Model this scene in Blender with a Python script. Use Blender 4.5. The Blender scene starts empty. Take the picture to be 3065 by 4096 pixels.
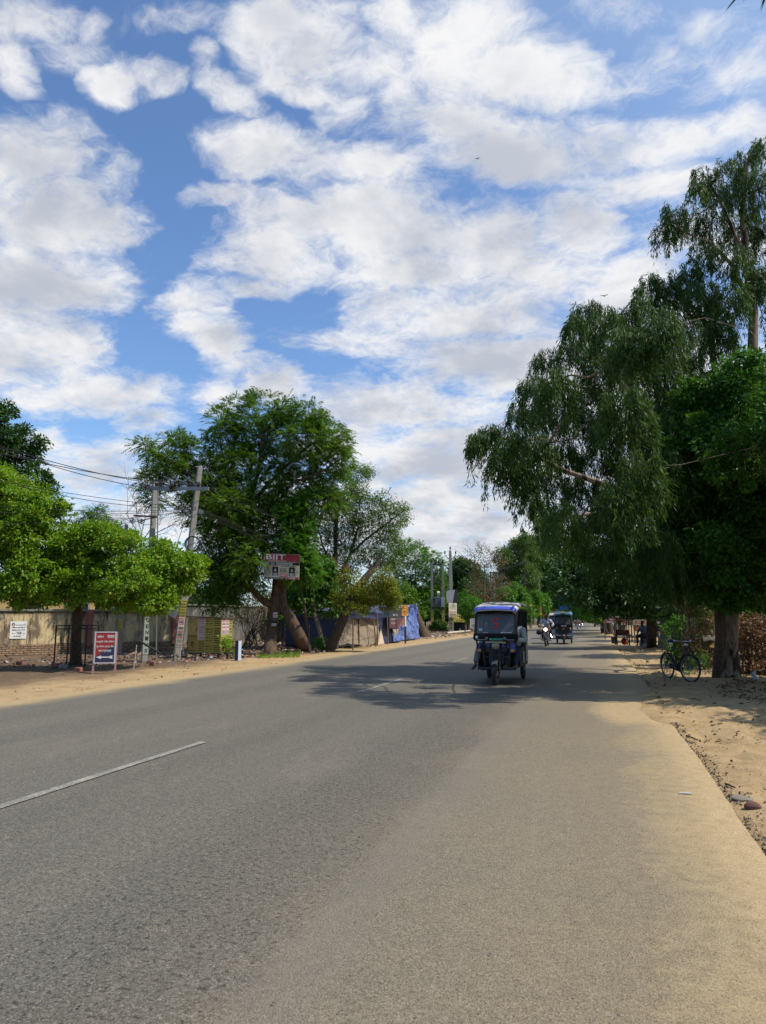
import bpy, math, random
import numpy as np
from mathutils import Vector, Matrix
random.seed(11)
rng = np.random.default_rng(11)
SC = bpy.context.scene
COL = SC.collection
PI = math.pi

# ------------------------------------------------------------------ survey of the place
# road runs along +Y, X to the right, Z up; the photographer stands at the origin, 1.5 m eye height
EYE = 1.5
FOC, CX, CY = 2840.0, 1532.5, 2048.0
TH, PSI = math.radians(8.49), math.radians(16.63)
V_F = Vector((-math.sin(PSI)*math.cos(TH), math.cos(PSI)*math.cos(TH), math.sin(TH)))
V_R = Vector((math.cos(PSI), math.sin(PSI), 0))
V_U = V_R.cross(V_F)
V_H = Vector((-math.sin(PSI), math.cos(PSI), 0))

def ray(px, py):
    return V_F + V_R*((px-CX)/FOC) + V_U*((CY-py)/FOC)

def P(px, py, d):
    """surveyed point seen at a photo pixel, d metres ahead along the ground"""
    v = ray(px, py)
    return Vector((0, 0, EYE)) + v*(d/v.dot(V_H))

def G(px, py, z=0.0):
    v = ray(px, py)
    return Vector((0, 0, EYE)) + v*((z-EYE)/v.z)

def gdepth(py):
    return G(1532, py).dot(V_H)

SUN_DIR = Vector((0.61, 0.06, 0.79)).normalized()     # towards the sun

# ------------------------------------------------------------------ mesh collector
def frame(d):
    d = Vector(d).normalized()
    a = Vector((0, 0, 1)) if abs(d.z) < 0.9 else Vector((1, 0, 0))
    u = d.cross(a).normalized()
    return u, d.cross(u).normalized()

class MB:
    def __init__(s):
        s.v, s.f, s.m = [], [], []
    def add(s, verts, faces, mi=0):
        o = len(s.v)
        s.v += [tuple(v) for v in verts]
        s.f += [tuple(i+o for i in f) for f in faces]
        s.m += [mi]*len(faces)
        return s
    def box(s, c, size, rot=None, mi=0, taper=1.0):
        x, y, z = [k/2 for k in size]
        vs = []
        for sz in (-1, 1):
            t = taper if sz > 0 else 1.0
            for sx, sy in ((-1, -1), (1, -1), (1, 1), (-1, 1)):
                v = Vector((sx*x*t, sy*y*t, sz*z))
                if rot is not None: v = rot @ v
                vs.append(v+Vector(c))
        return s.add(vs, [(3, 2, 1, 0), (4, 5, 6, 7), (0, 1, 5, 4), (1, 2, 6, 5), (2, 3, 7, 6), (3, 0, 4, 7)], mi)
    def bar(s, p0, p1, w, h, mi=0):
        """rectangular bar from p0 to p1"""
        p0, p1 = Vector(p0), Vector(p1)
        d = (p1-p0).normalized()
        a = Vector((0, 0, 1)) if abs(d.z) < 0.98 else Vector((0, 1, 0))
        u = d.cross(a).normalized(); n = u.cross(d).normalized()
        vs = []
        for p in (p0, p1):
            for a, b in ((-1, -1), (1, -1), (1, 1), (-1, 1)):
                vs.append(p+u*a*w/2+n*b*h/2)
        return s.add(vs, [(3, 2, 1, 0), (4, 5, 6, 7), (0, 1, 5, 4), (1, 2, 6, 5), (2, 3, 7, 6), (3, 0, 4, 7)], mi)
    def tube(s, pts, radii, n=8, mi=0, cap=True, squash=None):
        pts = [Vector(p) for p in pts]
        if not hasattr(radii, '__len__'): radii = [radii]*len(pts)
        u = None; vs = []
        for i, p in enumerate(pts):
            d = (pts[min(i+1, len(pts)-1)]-pts[max(i-1, 0)])
            if d.length < 1e-9: d = Vector((0, 0, 1))
            d.normalize()
            if u is None: u, w = frame(d)
            else:
                u = (u-d*u.dot(d))
                u = u.normalized() if u.length > 1e-6 else frame(d)[0]
                w = d.cross(u)
            for k in range(n):
                a = 2*PI*k/n
                vs.append(p+(u*math.cos(a)+w*math.sin(a))*radii[i])
        fs = []
        for i in range(len(pts)-1):
            for k in range(n):
                a, b = i*n+k, i*n+(k+1) % n
                fs.append((a, b, b+n, a+n))
        if cap:
            fs.append(tuple(range(n-1, -1, -1)))
            fs.append(tuple(range((len(pts)-1)*n, len(pts)*n)))
        return s.add(vs, fs, mi)
    def cyl(s, p0, p1, r, n=12, mi=0, r1=None):
        return s.tube([p0, p1], [r, r if r1 is None else r1], n, mi)
    def ell(s, c, r, n=10, mi=0, rot=None):
        c = Vector(c); vs = []; fs = []
        if not hasattr(r, '__len__'): r = (r, r, r)
        m = max(4, n//2)
        for i in range(1, m):
            t = PI*i/m
            for k in range(n):
                a = 2*PI*k/n
                v = Vector((r[0]*math.sin(t)*math.cos(a), r[1]*math.sin(t)*math.sin(a), r[2]*math.cos(t)))
                if rot is not None: v = rot @ v
                vs.append(c+v)
        for sg in (1, -1):
            v = Vector((0, 0, r[2]*sg))
            if rot is not None: v = rot @ v
            vs.append(c+v)
        T, B = len(vs)-2, len(vs)-1
        for i in range(m-2):
            for k in range(n):
                a, b = i*n+k, i*n+(k+1) % n
                fs.append((a, a+n, b+n, b))
        for k in range(n):
            fs.append((T, k, (k+1) % n))
            fs.append((B, (m-2)*n+(k+1) % n, (m-2)*n+k))
        return s.add(vs, fs, mi)
    def torus(s, c, R, r, axis=(1, 0, 0), n=28, m=8, mi=0, a0=0, a1=2*PI, squash=1.0):
        c = Vector(c); ax = Vector(axis).normalized(); u, w = frame(ax)
        full = abs(a1-a0-2*PI) < 1e-6
        N = n if full else n+1
        vs = []; fs = []
        for i in range(N):
            a = a0+(a1-a0)*i/n
            d = u*math.cos(a)+w*math.sin(a)
            for k in range(m):
                b = 2*PI*k/m
                vs.append(c+d*(R+r*math.cos(b))+ax*r*math.sin(b)*squash)
        for i in range(n):
            j = (i+1) % N
            for k in range(m):
                l = (k+1) % m
                fs.append((i*m+k, j*m+k, j*m+l, i*m+l))
        return s.add(vs, fs, mi)
    def lathe(s, prof, c=(0, 0, 0), axis=(0, 0, 1), n=16, mi=0):
        ax = Vector(axis).normalized()
        c = Vector(c)
        return s.tube([c+ax*z for r, z in prof], [r for r, z in prof], n, mi)
    def prism(s, poly, o, u, v, w, mi=0):
        """polygon (2-d points) in the plane o,u,v made solid along w"""
        o, u, v, w = Vector(o), Vector(u), Vector(v), Vector(w)
        n = len(poly)
        vs = [o+u*a+v*b for a, b in poly]+[o+u*a+v*b+w for a, b in poly]
        fs = [tuple(range(n-1, -1, -1)), tuple(range(n, 2*n))]
        fs += [(i, (i+1) % n, (i+1) % n+n, i+n) for i in range(n)]
        return s.add(vs, fs, mi)
    def grid(s, fn, nu, nv, mi=0):
        vs = [fn(i/nu, j/nv) for j in range(nv+1) for i in range(nu+1)]
        fs = [(j*(nu+1)+i, j*(nu+1)+i+1, (j+1)*(nu+1)+i+1, (j+1)*(nu+1)+i) for j in range(nv) for i in range(nu)]
        return s.add(vs, fs, mi)
    def build(s, name, mats, parent=None, smooth=False, bevel=0, loc=None, solid=0):
        me = bpy.data.meshes.new(name)
        me.from_pydata(s.v, [], s.f)
        if not isinstance(mats, (list, tuple)): mats = [mats]
        for m in mats: me.materials.append(m)
        me.polygons.foreach_set('material_index', s.m)
        if smooth: me.polygons.foreach_set('use_smooth', [True]*len(s.f))
        me.update()
        o = bpy.data.objects.new(name, me); COL.objects.link(o)
        if parent: o.parent = parent
        if loc is not None: o.location = loc
        if solid:
            m = o.modifiers.new('solid', 'SOLIDIFY'); m.thickness = solid
        if bevel:
            m = o.modifiers.new('bevel', 'BEVEL'); m.width = bevel; m.segments = 2; m.limit_method = 'ANGLE'
        if smooth:
            try:
                me.set_sharp_from_angle(angle=math.radians(40))
            except Exception: pass
        return o

def tag(o, label, cat, group=None, kind=None):
    if label: o['label'] = label
    if cat: o['category'] = cat
    if group: o['group'] = group
    if kind: o['kind'] = kind
    return o

def thing(name, label, cat, loc=(0, 0, 0), rz=0.0, group=None):
    o = bpy.data.objects.new(name, None); COL.objects.link(o)
    o.location = loc; o.rotation_euler = (0, 0, rz); o.empty_display_size = 0.2
    return tag(o, label, cat, group)

def kids(o): return [c for c in bpy.data.objects if c.parent == o]

def copy_tree(o, parent=None):
    c = o.copy(); COL.objects.link(c); c.parent = parent
    for k in kids(o): copy_tree(k, c)
    return c

def np_mesh(name, V, quads, mat, parent=None, loc=None):
    me = bpy.data.meshes.new(name)
    V = np.ascontiguousarray(V, dtype=np.float32); Q = np.ascontiguousarray(quads, dtype=np.int32)
    k = Q.shape[1]
    me.vertices.add(len(V)); me.vertices.foreach_set('co', V.ravel())
    me.loops.add(Q.size); me.loops.foreach_set('vertex_index', Q.ravel())
    me.polygons.add(len(Q))
    me.polygons.foreach_set('loop_start', np.arange(0, Q.size, k, dtype=np.int32))
    me.polygons.foreach_set('loop_total', np.full(len(Q), k, dtype=np.int32))
    me.update(calc_edges=True)
    for m in (mat if isinstance(mat, (list, tuple)) else [mat]): me.materials.append(m)
    o = bpy.data.objects.new(name, me); COL.objects.link(o)
    if parent: o.parent = parent
    if loc is not None: o.location = loc
    return o

# ------------------------------------------------------------------ materials
def srgb(r, g, b):
    return tuple((c/255/12.92 if c/255 <= .04045 else ((c/255+.055)/1.055)**2.4) for c in (r, g, b))

class NT:
    def __init__(s, name):
        s.mat = bpy.data.materials.new(name); s.mat.use_nodes = True
        s.t = s.mat.node_tree; s.t.nodes.clear()
        s.out = s.n('ShaderNodeOutputMaterial')
    def n(s, typ, **kw):
        nd = s.t.nodes.new(typ)
        for k, v in kw.items(): setattr(nd, k, v)
        return nd
    def l(s, a, b): s.t.links.new(a, b)
    def set(s, nd, **kw):
        for k, v in kw.items():
            nd.inputs[k.replace('_', ' ')].default_value = v
        return nd
    def pos(s): return s.n('ShaderNodeNewGeometry').outputs['Position']
    def obj(s): return s.n('ShaderNodeTexCoord').outputs['Object']
    def noise(s, vec, scale, detail=4, rough=.55, out='Fac', dist=0):
        nd = s.n('ShaderNodeTexNoise'); nd.inputs['Scale'].default_value = scale
        nd.inputs['Detail'].default_value = detail; nd.inputs['Roughness'].default_value = rough
        nd.inputs['Distortion'].default_value = dist
        s.l(vec, nd.inputs['Vector']); return nd.outputs[out]
    def ramp(s, fac, stops, interp='LINEAR'):
        nd = s.n('ShaderNodeValToRGB'); nd.color_ramp.interpolation = interp
        e = nd.color_ramp.elements
        while len(e) < len(stops): e.new(0.5)
        for i, (p, c) in enumerate(stops):
            e[i].position = p
            e[i].color = (c, c, c, 1) if not hasattr(c, '__len__') else tuple(c)+(1,)
        s.l(fac, nd.inputs['Fac']); return nd.outputs['Color']
    def mix(s, fac, a, b, blend='MIX'):
        nd = s.n('ShaderNodeMix', data_type='RGBA', blend_type=blend)
        for sock, val in ((nd.inputs[0], fac), (nd.inputs[6], a), (nd.inputs[7], b)):
            if hasattr(val, 'is_linked'): s.l(val, sock)
            elif hasattr(val, '__len__'): sock.default_value = tuple(val)+(1,)
            else: sock.default_value = val
        return nd.outputs[2]
    def math(s, op, a, b=0.0, c=0.0, clamp=False):
        nd = s.n('ShaderNodeMath', operation=op); nd.use_clamp = clamp
        for i, val in enumerate((a, b, c)):
            if hasattr(val, 'is_linked'): s.l(val, nd.inputs[i])
            else: nd.inputs[i].default_value = val
        return nd.outputs[0]
    def maprange(s, v, a, b, c=0.0, d=1.0, smooth=True):
        nd = s.n('ShaderNodeMapRange'); nd.interpolation_type = 'SMOOTHSTEP' if smooth else 'LINEAR'
        s.l(v, nd.inputs[0])
        for i, x in enumerate((a, b, c, d)): nd.inputs[i+1].default_value = x
        return nd.outputs[0]
    def vscale(s, vec, sc):
        nd = s.n('ShaderNodeVectorMath', operation='MULTIPLY'); s.l(vec, nd.inputs[0]); nd.inputs[1].default_value = sc
        return nd.outputs[0]
    def xyz(s, vec):
        nd = s.n('ShaderNodeSeparateXYZ'); s.l(vec, nd.inputs[0]); return nd.outputs
    def finish(s, color, rough=.8, bump=None, bstr=.3, bdist=.01, metal=0.0, spec=.5, extra=None):
        p = s.n('ShaderNodeBsdfPrincipled')
        for sock, val in (('Base Color', color), ('Roughness', rough), ('Metallic', metal)):
            if hasattr(val, 'is_linked'): s.l(val, p.inputs[sock])
            elif hasattr(val, '__len__'): p.inputs[sock].default_value = tuple(val)+(1,)
            else: p.inputs[sock].default_value = val
        p.inputs['Specular IOR Level'].default_value = spec
        if bump is not None:
            b = s.n('ShaderNodeBump'); b.inputs['Strength'].default_value = bstr; b.inputs['Distance'].default_value = bdist
            s.l(bump, b.inputs['Height']); s.l(b.outputs[0], p.inputs['Normal'])
        s.l(p.outputs[0], s.out.inputs[0]); s.p = p
        return s.mat

_mc = {}
def plain(name, c, rough=.7, metal=0.0, dirt=.25, scale=6.0, spec=.5, dirtc=(.16, .12, .08), bump=.15):
    """paint, cloth, metal ... with a little wear and dust of its own"""
    if name in _mc: return _mc[name]
    t = NT(name); o = t.obj()
    n1 = t.noise(o, scale, 6, .65)
    f = t.maprange(n1, .48, .72, 0, dirt)
    col = t.mix(f, c, dirtc)
    n2 = t.noise(o, scale*5, 3)
    col = t.mix(t.math('MULTIPLY', n2, .25), col, tuple(k*.6 for k in c))
    r = t.math('ADD', t.math('MULTIPLY', n1, .25), rough-.1, clamp=True)
    _mc[name] = t.finish(col, r, n1, bump, .01, metal, spec)
    return _mc[name]

def leafmat(name, cols, trans=.4, rough=.5, tint=(1.25, 1.2, .55), spec=.35):
    t = NT(name)
    g = t.n('ShaderNodeNewGeometry')
    n = len(cols)
    c = t.ramp(g.outputs['Random Per Island'], [(i/max(1, n-1), k) for i, k in enumerate(cols)])
    p = t.n('ShaderNodeBsdfPrincipled'); t.l(c, p.inputs['Base Color'])
    p.inputs['Roughness'].default_value = rough; p.inputs['Specular IOR Level'].default_value = spec
    tr = t.n('ShaderNodeBsdfTranslucent')
    t.l(t.mix(1.0, c, tint, 'MULTIPLY'), tr.inputs['Color'])
    m = t.n('ShaderNodeMixShader'); m.inputs[0].default_value = trans
    t.l(p.outputs[0], m.inputs[1]); t.l(tr.outputs[0], m.inputs[2])
    t.l(m.outputs[0], t.out.inputs[0])
    return t.mat

def barkmat(name, c1, c2, scale=3.0, stretch=.25, patch=None):
    t = NT(name); o = t.obj()
    v = t.vscale(o, (1, 1, stretch))
    n = t.noise(v, scale*4, 8, .65, dist=.4)
    col = t.ramp(n, [(.3, c1), (.65, c2)])
    if patch:
        n2 = t.noise(v, scale*1.3, 5, .6)
        col = t.mix(t.maprange(n2, .5, .56), col, patch)
    return t.finish(col, .9, n, .8, .03, spec=.2)
# ------------------------------------------------------------------ world: sky and cumulus
def make_world():
    w = bpy.data.worlds.new("World"); SC.world = w; w.use_nodes = True
    t = NT.__new__(NT); t.mat = None; t.t = w.node_tree; t.t.nodes.clear()
    out = t.n('ShaderNodeOutputWorld'); bg = t.n('ShaderNodeBackground'); t.l(bg.outputs[0], out.inputs[0])
    sky = t.n('ShaderNodeTexSky', sky_type='NISHITA'); sky.sun_disc = False
    sky.sun_elevation = math.asin(SUN_DIR.z)
    sky.sun_rotation = math.atan2(SUN_DIR.x, SUN_DIR.y)
    sky.air_density = 1.0; sky.dust_density = 0.6; sky.ozone_density = 2.5
    d = t.n('ShaderNodeTexCoord').outputs['Generated']
    x, y, z = t.xyz(d)
    s = t.math('DIVIDE', 1.0, t.math('ADD', t.math('MAXIMUM', z, 0.0), 0.25))
    def comb(a, b, c):
        nd = t.n('ShaderNodeCombineXYZ')
        for i, v in enumerate((a, b, c)):
            if hasattr(v, 'is_linked'): t.l(v, nd.inputs[i])
            else: nd.inputs[i].default_value = v
        return nd.outputs[0]
    q = comb(t.math('MULTIPLY', x, s), t.math('MULTIPLY', y, s), 1.0)
    def Q(px, py):
        v = ray(px, py).normalized(); k = 1/(max(v.z, 0)+.25)
        return np.array((v.x*k, v.y*k))
    K = 3065/1655
    blobs = [  # cloud masses on the sky plane: where, how wide, how deep, turned by, weight
        (40,30,150,60,0,1),(20,130,60,60,0,.9),(190,40,34,40,0,.7),(150,95,60,40,0,.45),
        (235,165,75,55,0,1),(330,165,95,45,-8,.9),(440,105,38,38,0,.9),(500,215,100,42,-25,1),(430,150,50,40,0,.6),
        (50,330,130,100,0,1.1),(110,470,215,110,0,1.2),(60,620,220,120,0,1.2),(210,610,110,70,0,1),(60,760,170,110,0,1.1),
        (180,740,90,60,-20,.8),(230,850,170,50,0,1),(320,905,85,35,0,.9),(110,860,150,50,0,.9),(235,380,50,45,0,.35),
        (410,670,85,62,0,1),(480,740,95,52,-30,1),(565,825,100,52,-15,1),(490,850,80,50,0,.8),
        (385,28,100,38,0,.7),(600,55,130,65,0,1),(570,120,60,60,0,.7),(690,110,110,75,0,1),(650,195,105,40,-10,.95),
        (860,55,80,62,0,.9),(800,150,70,55,0,.75),(740,30,60,35,0,.4),
        (1030,70,150,80,0,1),(1090,165,235,90,0,1.2),(1000,265,150,80,0,1.1),(880,240,90,90,0,.8),(760,250,70,60,0,.7),
        (590,330,125,68,0,1.1),(500,415,95,34,0,.9),(700,350,80,65,0,1),(810,370,105,52,0,1),
        (690,475,190,62,0,1.1),(600,555,150,62,0,1.1),(850,500,180,95,0,1.2),(1010,520,180,80,0,1.2),(930,590,220,60,0,1),(550,620,90,26,0,.9),
        (1130,330,190,75,0,1.1),(1340,315,170,66,0,1.1),(1480,300,120,48,0,1),(1610,270,90,44,0,1),(1400,400,140,55,0,.9),
        (1250,500,95,75,0,1.1),(1160,600,140,70,0,1.1),(1150,500,60,40,0,.8),
        (830,660,110,34,8,1),(1000,690,200,60,0,1.1),(1090,640,170,70,0,1),(1370,600,130,45,18,1),(1330,680,150,60,0,1),
        (900,740,260,40,0,1),(1100,790,260,70,0,1.1),(850,880,220,55,0,1),(1010,990,330,95,0,1.2),(750,960,120,60,0,.8),
        (950,1130,420,110,0,1.1),(200,1010,330,60,0,.75),(100,950,60,30,0,.8),(500,1120,500,80,0,.9),(1450,950,400,200,0,1.0),(1300,800,150,80,0,1),
        (1520,40,70,32,0,.55),(1400,150,80,40,40,.22),(1600,160,90,60,0,.15),(1300,20,90,40,0,.35),
        (1540,520,160,70,0,.9),(1900,300,300,120,0,1),(2100,700,400,250,0,1),(-300,500,260,300,0,1),(-500,100,200,150,0,.9),(700,-200,350,120,0,.9),(1500,-250,300,90,0,.7),(100,-250,250,80,0,.8),
    ]
    warp = t.noise(q, 5.0, 4, .6, out='Color')
    wv = t.n('ShaderNodeVectorMath', operation='SUBTRACT'); t.l(warp, wv.inputs[0]); wv.inputs[1].default_value = (.5, .5, .5)
    ws = t.n('ShaderNodeVectorMath', operation='MULTIPLY'); t.l(wv.outputs[0], ws.inputs[0]); ws.inputs[1].default_value = (.12, .12, 0)
    wa = t.n('ShaderNodeVectorMath', operation='ADD'); t.l(q, wa.inputs[0]); t.l(ws.outputs[0], wa.inputs[1])
    qw = wa.outputs[0]
    acc = None
    for cx, cy, rx, ry, rot, wgt in blobs:
        kk = 1.15 if cx > 560 else 1.05
        cx, cy, rx, ry = cx*K, cy*K, rx*K*kk, ry*K*kk
        a = math.radians(rot); c = Q(cx, cy)
        e1 = Q(cx+40*math.cos(a), cy-40*math.sin(a))-c; e2 = Q(cx+40*math.sin(a), cy+40*math.cos(a))-c
        e1 *= rx/40; e2 *= ry/40
        Mi = np.linalg.inv(np.array([e1, e2]).T)
        rr = []
        for r in Mi:
            nd = t.n('ShaderNodeVectorMath', operation='DOT_PRODUCT'); t.l(qw, nd.inputs[0])
            nd.inputs[1].default_value = (r[0], r[1], -float(r@c)); rr.append(nd.outputs['Value'])
        r2 = t.math('MULTIPLY_ADD', rr[1], rr[1], t.math('MULTIPLY', rr[0], rr[0]))
        f = t.math('MULTIPLY_ADD', r2, -wgt, wgt)
        acc = f if acc is None else t.math('SMOOTH_MAX', acc, f, .35)
    acc = t.math('MAXIMUM', acc, -1.2)
    n1 = t.noise(t.vscale(qw, (1, 1.35, 1)), 7.0, 14, .60, dist=.1)
    n2 = t.noise(q, 3.0, 8, .55)
    n3 = t.noise(qw, 42.0, 8, .7, dist=.4)
    fld = t.math('ADD', acc, t.math('MULTIPLY', t.math('SUBTRACT', n1, .5), 2.7))
    fld = t.math('ADD', fld, t.math('MULTIPLY', t.math('SUBTRACT', n3, .5), 1.1))
    dens = t.maprange(fld, DLO, DHI)
    wisp = t.noise(t.vscale(qw, (1.0, 2.6, 1)), 6.0, 12, .7, dist=.6)
    veil = t.math('MULTIPLY', t.maprange(wisp, .54, .80, 0, .32), t.maprange(acc, -1.0, .1))
    dens = t.math('SUBTRACT', 1.0, t.math('MULTIPLY', t.math('SUBTRACT', 1.0, dens), t.math('SUBTRACT', 1.0, veil)))
    # cloud bodies: the thick middles turn grey-lavender, the edges stay white
    n4 = t.noise(q, 4.2, 9, .58, dist=.2)
    thick = t.maprange(t.math('ADD', t.math('MULTIPLY', acc, .55), t.math('MULTIPLY', t.math('SUBTRACT', n4, .5), 3.0)), .0, 1.1)
    cc = t.mix(thick, tuple(k*CLOUD for k in (1.0, 1.0, 1.01)), tuple(k*CLOUD for k in (.56, .60, .69)))
    # towards the sun the veil glows
    dp = t.n('ShaderNodeVectorMath', operation='DOT_PRODUCT'); t.l(d, dp.inputs[0]); dp.inputs[1].default_value = SUN_DIR
    glow = t.maprange(dp.outputs['Value'], .3, 1.0, 0, 1)
    skyc = t.mix(1.0, sky.outputs[0], (1.38, 1.62, 1.86), 'MULTIPLY')
    skyc = t.mix(t.math('MULTIPLY', glow, .75), skyc, tuple(k*CLOUD for k in (.55, .72, .97)))
    cc = t.mix(t.math('MULTIPLY', glow, .5), cc, tuple(k*CLOUD for k in (1.12, 1.13, 1.15)))
    hz = t.maprange(z, 0.0, .16, .55, 0)
    skyc = t.mix(hz, skyc, tuple(k*CLOUD for k in (.74, .82, .92)))
    col = t.mix(dens, skyc, cc)
    t.l(col, bg.inputs[0]); bg.inputs[1].default_value = SKY_STRENGTH
    w.cycles.sampling_method = 'MANUAL'; w.cycles.sample_map_resolution = 512

SKY_STRENGTH = 0.10
DLO, DHI = -.22, 1.12
CLOUD = 9.2
SUN_STRENGTH = 5.0
make_world()
sl = bpy.data.lights.new('sun', 'SUN'); sl.energy = SUN_STRENGTH; sl.angle = math.radians(.53); sl.color = (1.0, .93, .82)
so = bpy.data.objects.new('sun', sl); COL.objects.link(so)
so.rotation_euler = (-SUN_DIR).to_track_quat('-Z', 'Y').to_euler(); so.location = SUN_DIR*60

cam = bpy.data.cameras.new('camera'); co = bpy.data.objects.new('camera', cam); COL.objects.link(co)
cam.sensor_fit = 'VERTICAL'; cam.sensor_height = 36.0; cam.sensor_width = 36*3065/4096; cam.lens = 36*FOC/4096
co.matrix_world = Matrix.Translation((0, 0, EYE)) @ Matrix((V_R, V_U, -V_F)).transposed().to_4x4()
cam.clip_end = 3000; cam.clip_start = .05
SC.camera = co
SC.view_settings.view_transform = 'Standard'; SC.view_settings.look = 'None'
SC.view_settings.exposure = 0.0; SC.view_settings.gamma = 1.0
SC.cycles.max_bounces = 6; SC.cycles.diffuse_bounces = 3; SC.cycles.glossy_bounces = 3
SC.cycles.transmission_bounces = 4; SC.cycles.transparent_max_bounces = 8

# ------------------------------------------------------------------ value noise for relief
_lat = rng.random((257, 257))
def vnoise(x, y, sc):
    x = np.asarray(x, float)*sc+71.3; y = np.asarray(y, float)*sc+37.7
    xi = np.floor(x).astype(int); yi = np.floor(y).astype(int)
    fx = x-xi; fy = y-yi
    fx = fx*fx*(3-2*fx); fy = fy*fy*(3-2*fy)
    a = _lat[xi % 256, yi % 256]; b = _lat[(xi+1) % 256, yi % 256]
    c = _lat[xi % 256, (yi+1) % 256]; d = _lat[(xi+1) % 256, (yi+1) % 256]
    return (a*(1-fx)+b*fx)*(1-fy)+(c*(1-fx)+d*fx)*fy-.5
def fbm(x, y, sc, oct=4):
    r = 0; a = 1.0
    for i in range(oct): r = r+a*vnoise(x, y, sc*2**i); a *= .5
    return r
def sst(x, a, b):
    t = np.clip((np.asarray(x, float)-a)/(b-a), 0, 1); return t*t*(3-2*t)

def edge_r(y):
    """where the broken right edge of the asphalt runs"""
    y = np.asarray(y, float)
    e = .96+.05*fbm(y*0+3.3, y, 1.1, 4)+.07*vnoise(y*0+9, y, .35)
    e = e+.06*sst(y, 15.4, 16.3)-.10*sst(y, 19, 30)
    return e

def hz(x, y):
    x = np.asarray(x, float); y = np.asarray(y, float)
    er = edge_r(y)
    z = np.full(x.shape, -.06)
    right = sst(x-er, -.10, .25)
    z = z+right*(.015+.10*fbm(x, y, .55, 4)+.085*fbm(x, y, 2.0, 4)*sst(x, 1.0, 1.6)+.012*sst(x, 1, 6))
    spill = sst(y, 10.6, 11.6)*(1-sst(y, 15.6, 17.4))*sst(x+.25*fbm(x, y, .9, 3), .25, .95)*(1-sst(x, 3.0, 5.0))
    z = z+spill*(.082+.022*fbm(x, y, 1.5, 3))
    left = 1-sst(x, -10.9, -9.6)
    z = z+left*(.05+.03*fbm(x, y, .4, 4)+.06*fbm(x, y, 1.7, 3)*(1-sst(x, -13.5, -11.5)))
    return z

def ground():
    xs = np.concatenate([np.linspace(-500, -60, 12)[:-1], np.linspace(-60, -24, 40)[:-1], np.linspace(-24, -9, 110)[:-1], np.linspace(-9, .2, 24)[:-1],
                         np.linspace(.2, 6, 120)[:-1], np.linspace(6, 14, 40)[:-1], np.linspace(14, 60, 30)[:-1], np.linspace(60, 500, 12)])
    ys = np.concatenate([np.linspace(-300, -6, 14)[:-1], np.linspace(-6, 3, 50)[:-1], np.linspace(3, 22, 240)[:-1], np.linspace(22, 50, 130)[:-1], np.linspace(50, 120, 80)[:-1], np.linspace(120, 700, 40)])
    X, Y = np.meshgrid(xs, ys); Z = hz(X, Y)
    V = np.stack([X, Y, Z], -1).reshape(-1, 3)
    nx = len(xs); i = np.arange((len(ys)-1)*(nx-1)); r = i//(nx-1); c = i % (nx-1); a = r*nx+c
    Qd = np.stack([a, a+1, a+nx+1, a+nx], -1)
    t = NT('dusty_ground'); p = t.pos(); x, y, z = t.xyz(p)
    n_lo = t.noise(p, .35, 5, .6); n_mid = t.noise(p, 2.2, 6, .65); n_hi = t.noise(p, 45, 5, .7); n_gr = t.noise(p, 190, 3, .6)
    sand = t.ramp(n_mid, [(.28, (.31, .205, .106)), (.5, (.43, .30, .155)), (.75, (.50, .365, .20))])
    sand = t.mix(t.math('MULTIPLY', t.maprange(n_hi, .42, .75), .45), sand, (.21, .14, .09))
    sand = t.mix(t.maprange(n_gr, .62, .7, 0, .6), sand, (.12, .09, .07))
    soil = t.ramp(n_mid, [(.3, (.085, .058, .04)), (.7, (.20, .135, .085))])
    soil = t.mix(t.maprange(n_hi, .5, .7, 0, .6), soil, (.05, .038, .03))
    xl = t.math('ADD', x, t.math('MULTIPLY', n_lo, 5.0))
    f = t.math('MAXIMUM', t.maprange(xl, -11.2, -9.0, 1, 0), t.maprange(xl, 7.2, 9.5, 0, 1))
    f = t.math('MULTIPLY', f, t.maprange(n_mid, .2, .55, .5, 1))
    col = t.mix(f, sand, soil)
    b = t.math('ADD', t.math('MULTIPLY', n_mid, 1.0), t.math('MULTIPLY', n_hi, .22))
    b = t.math('ADD', b, t.math('MULTIPLY', n_gr, .06))
    m = t.finish(col, .95, b, .9, .08, spec=.1)
    o = np_mesh('ground', V, Qd, m); o['kind'] = 'structure'
    o.data.polygons.foreach_set('use_smooth', [True]*len(Qd))
    return m
ground()

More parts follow.
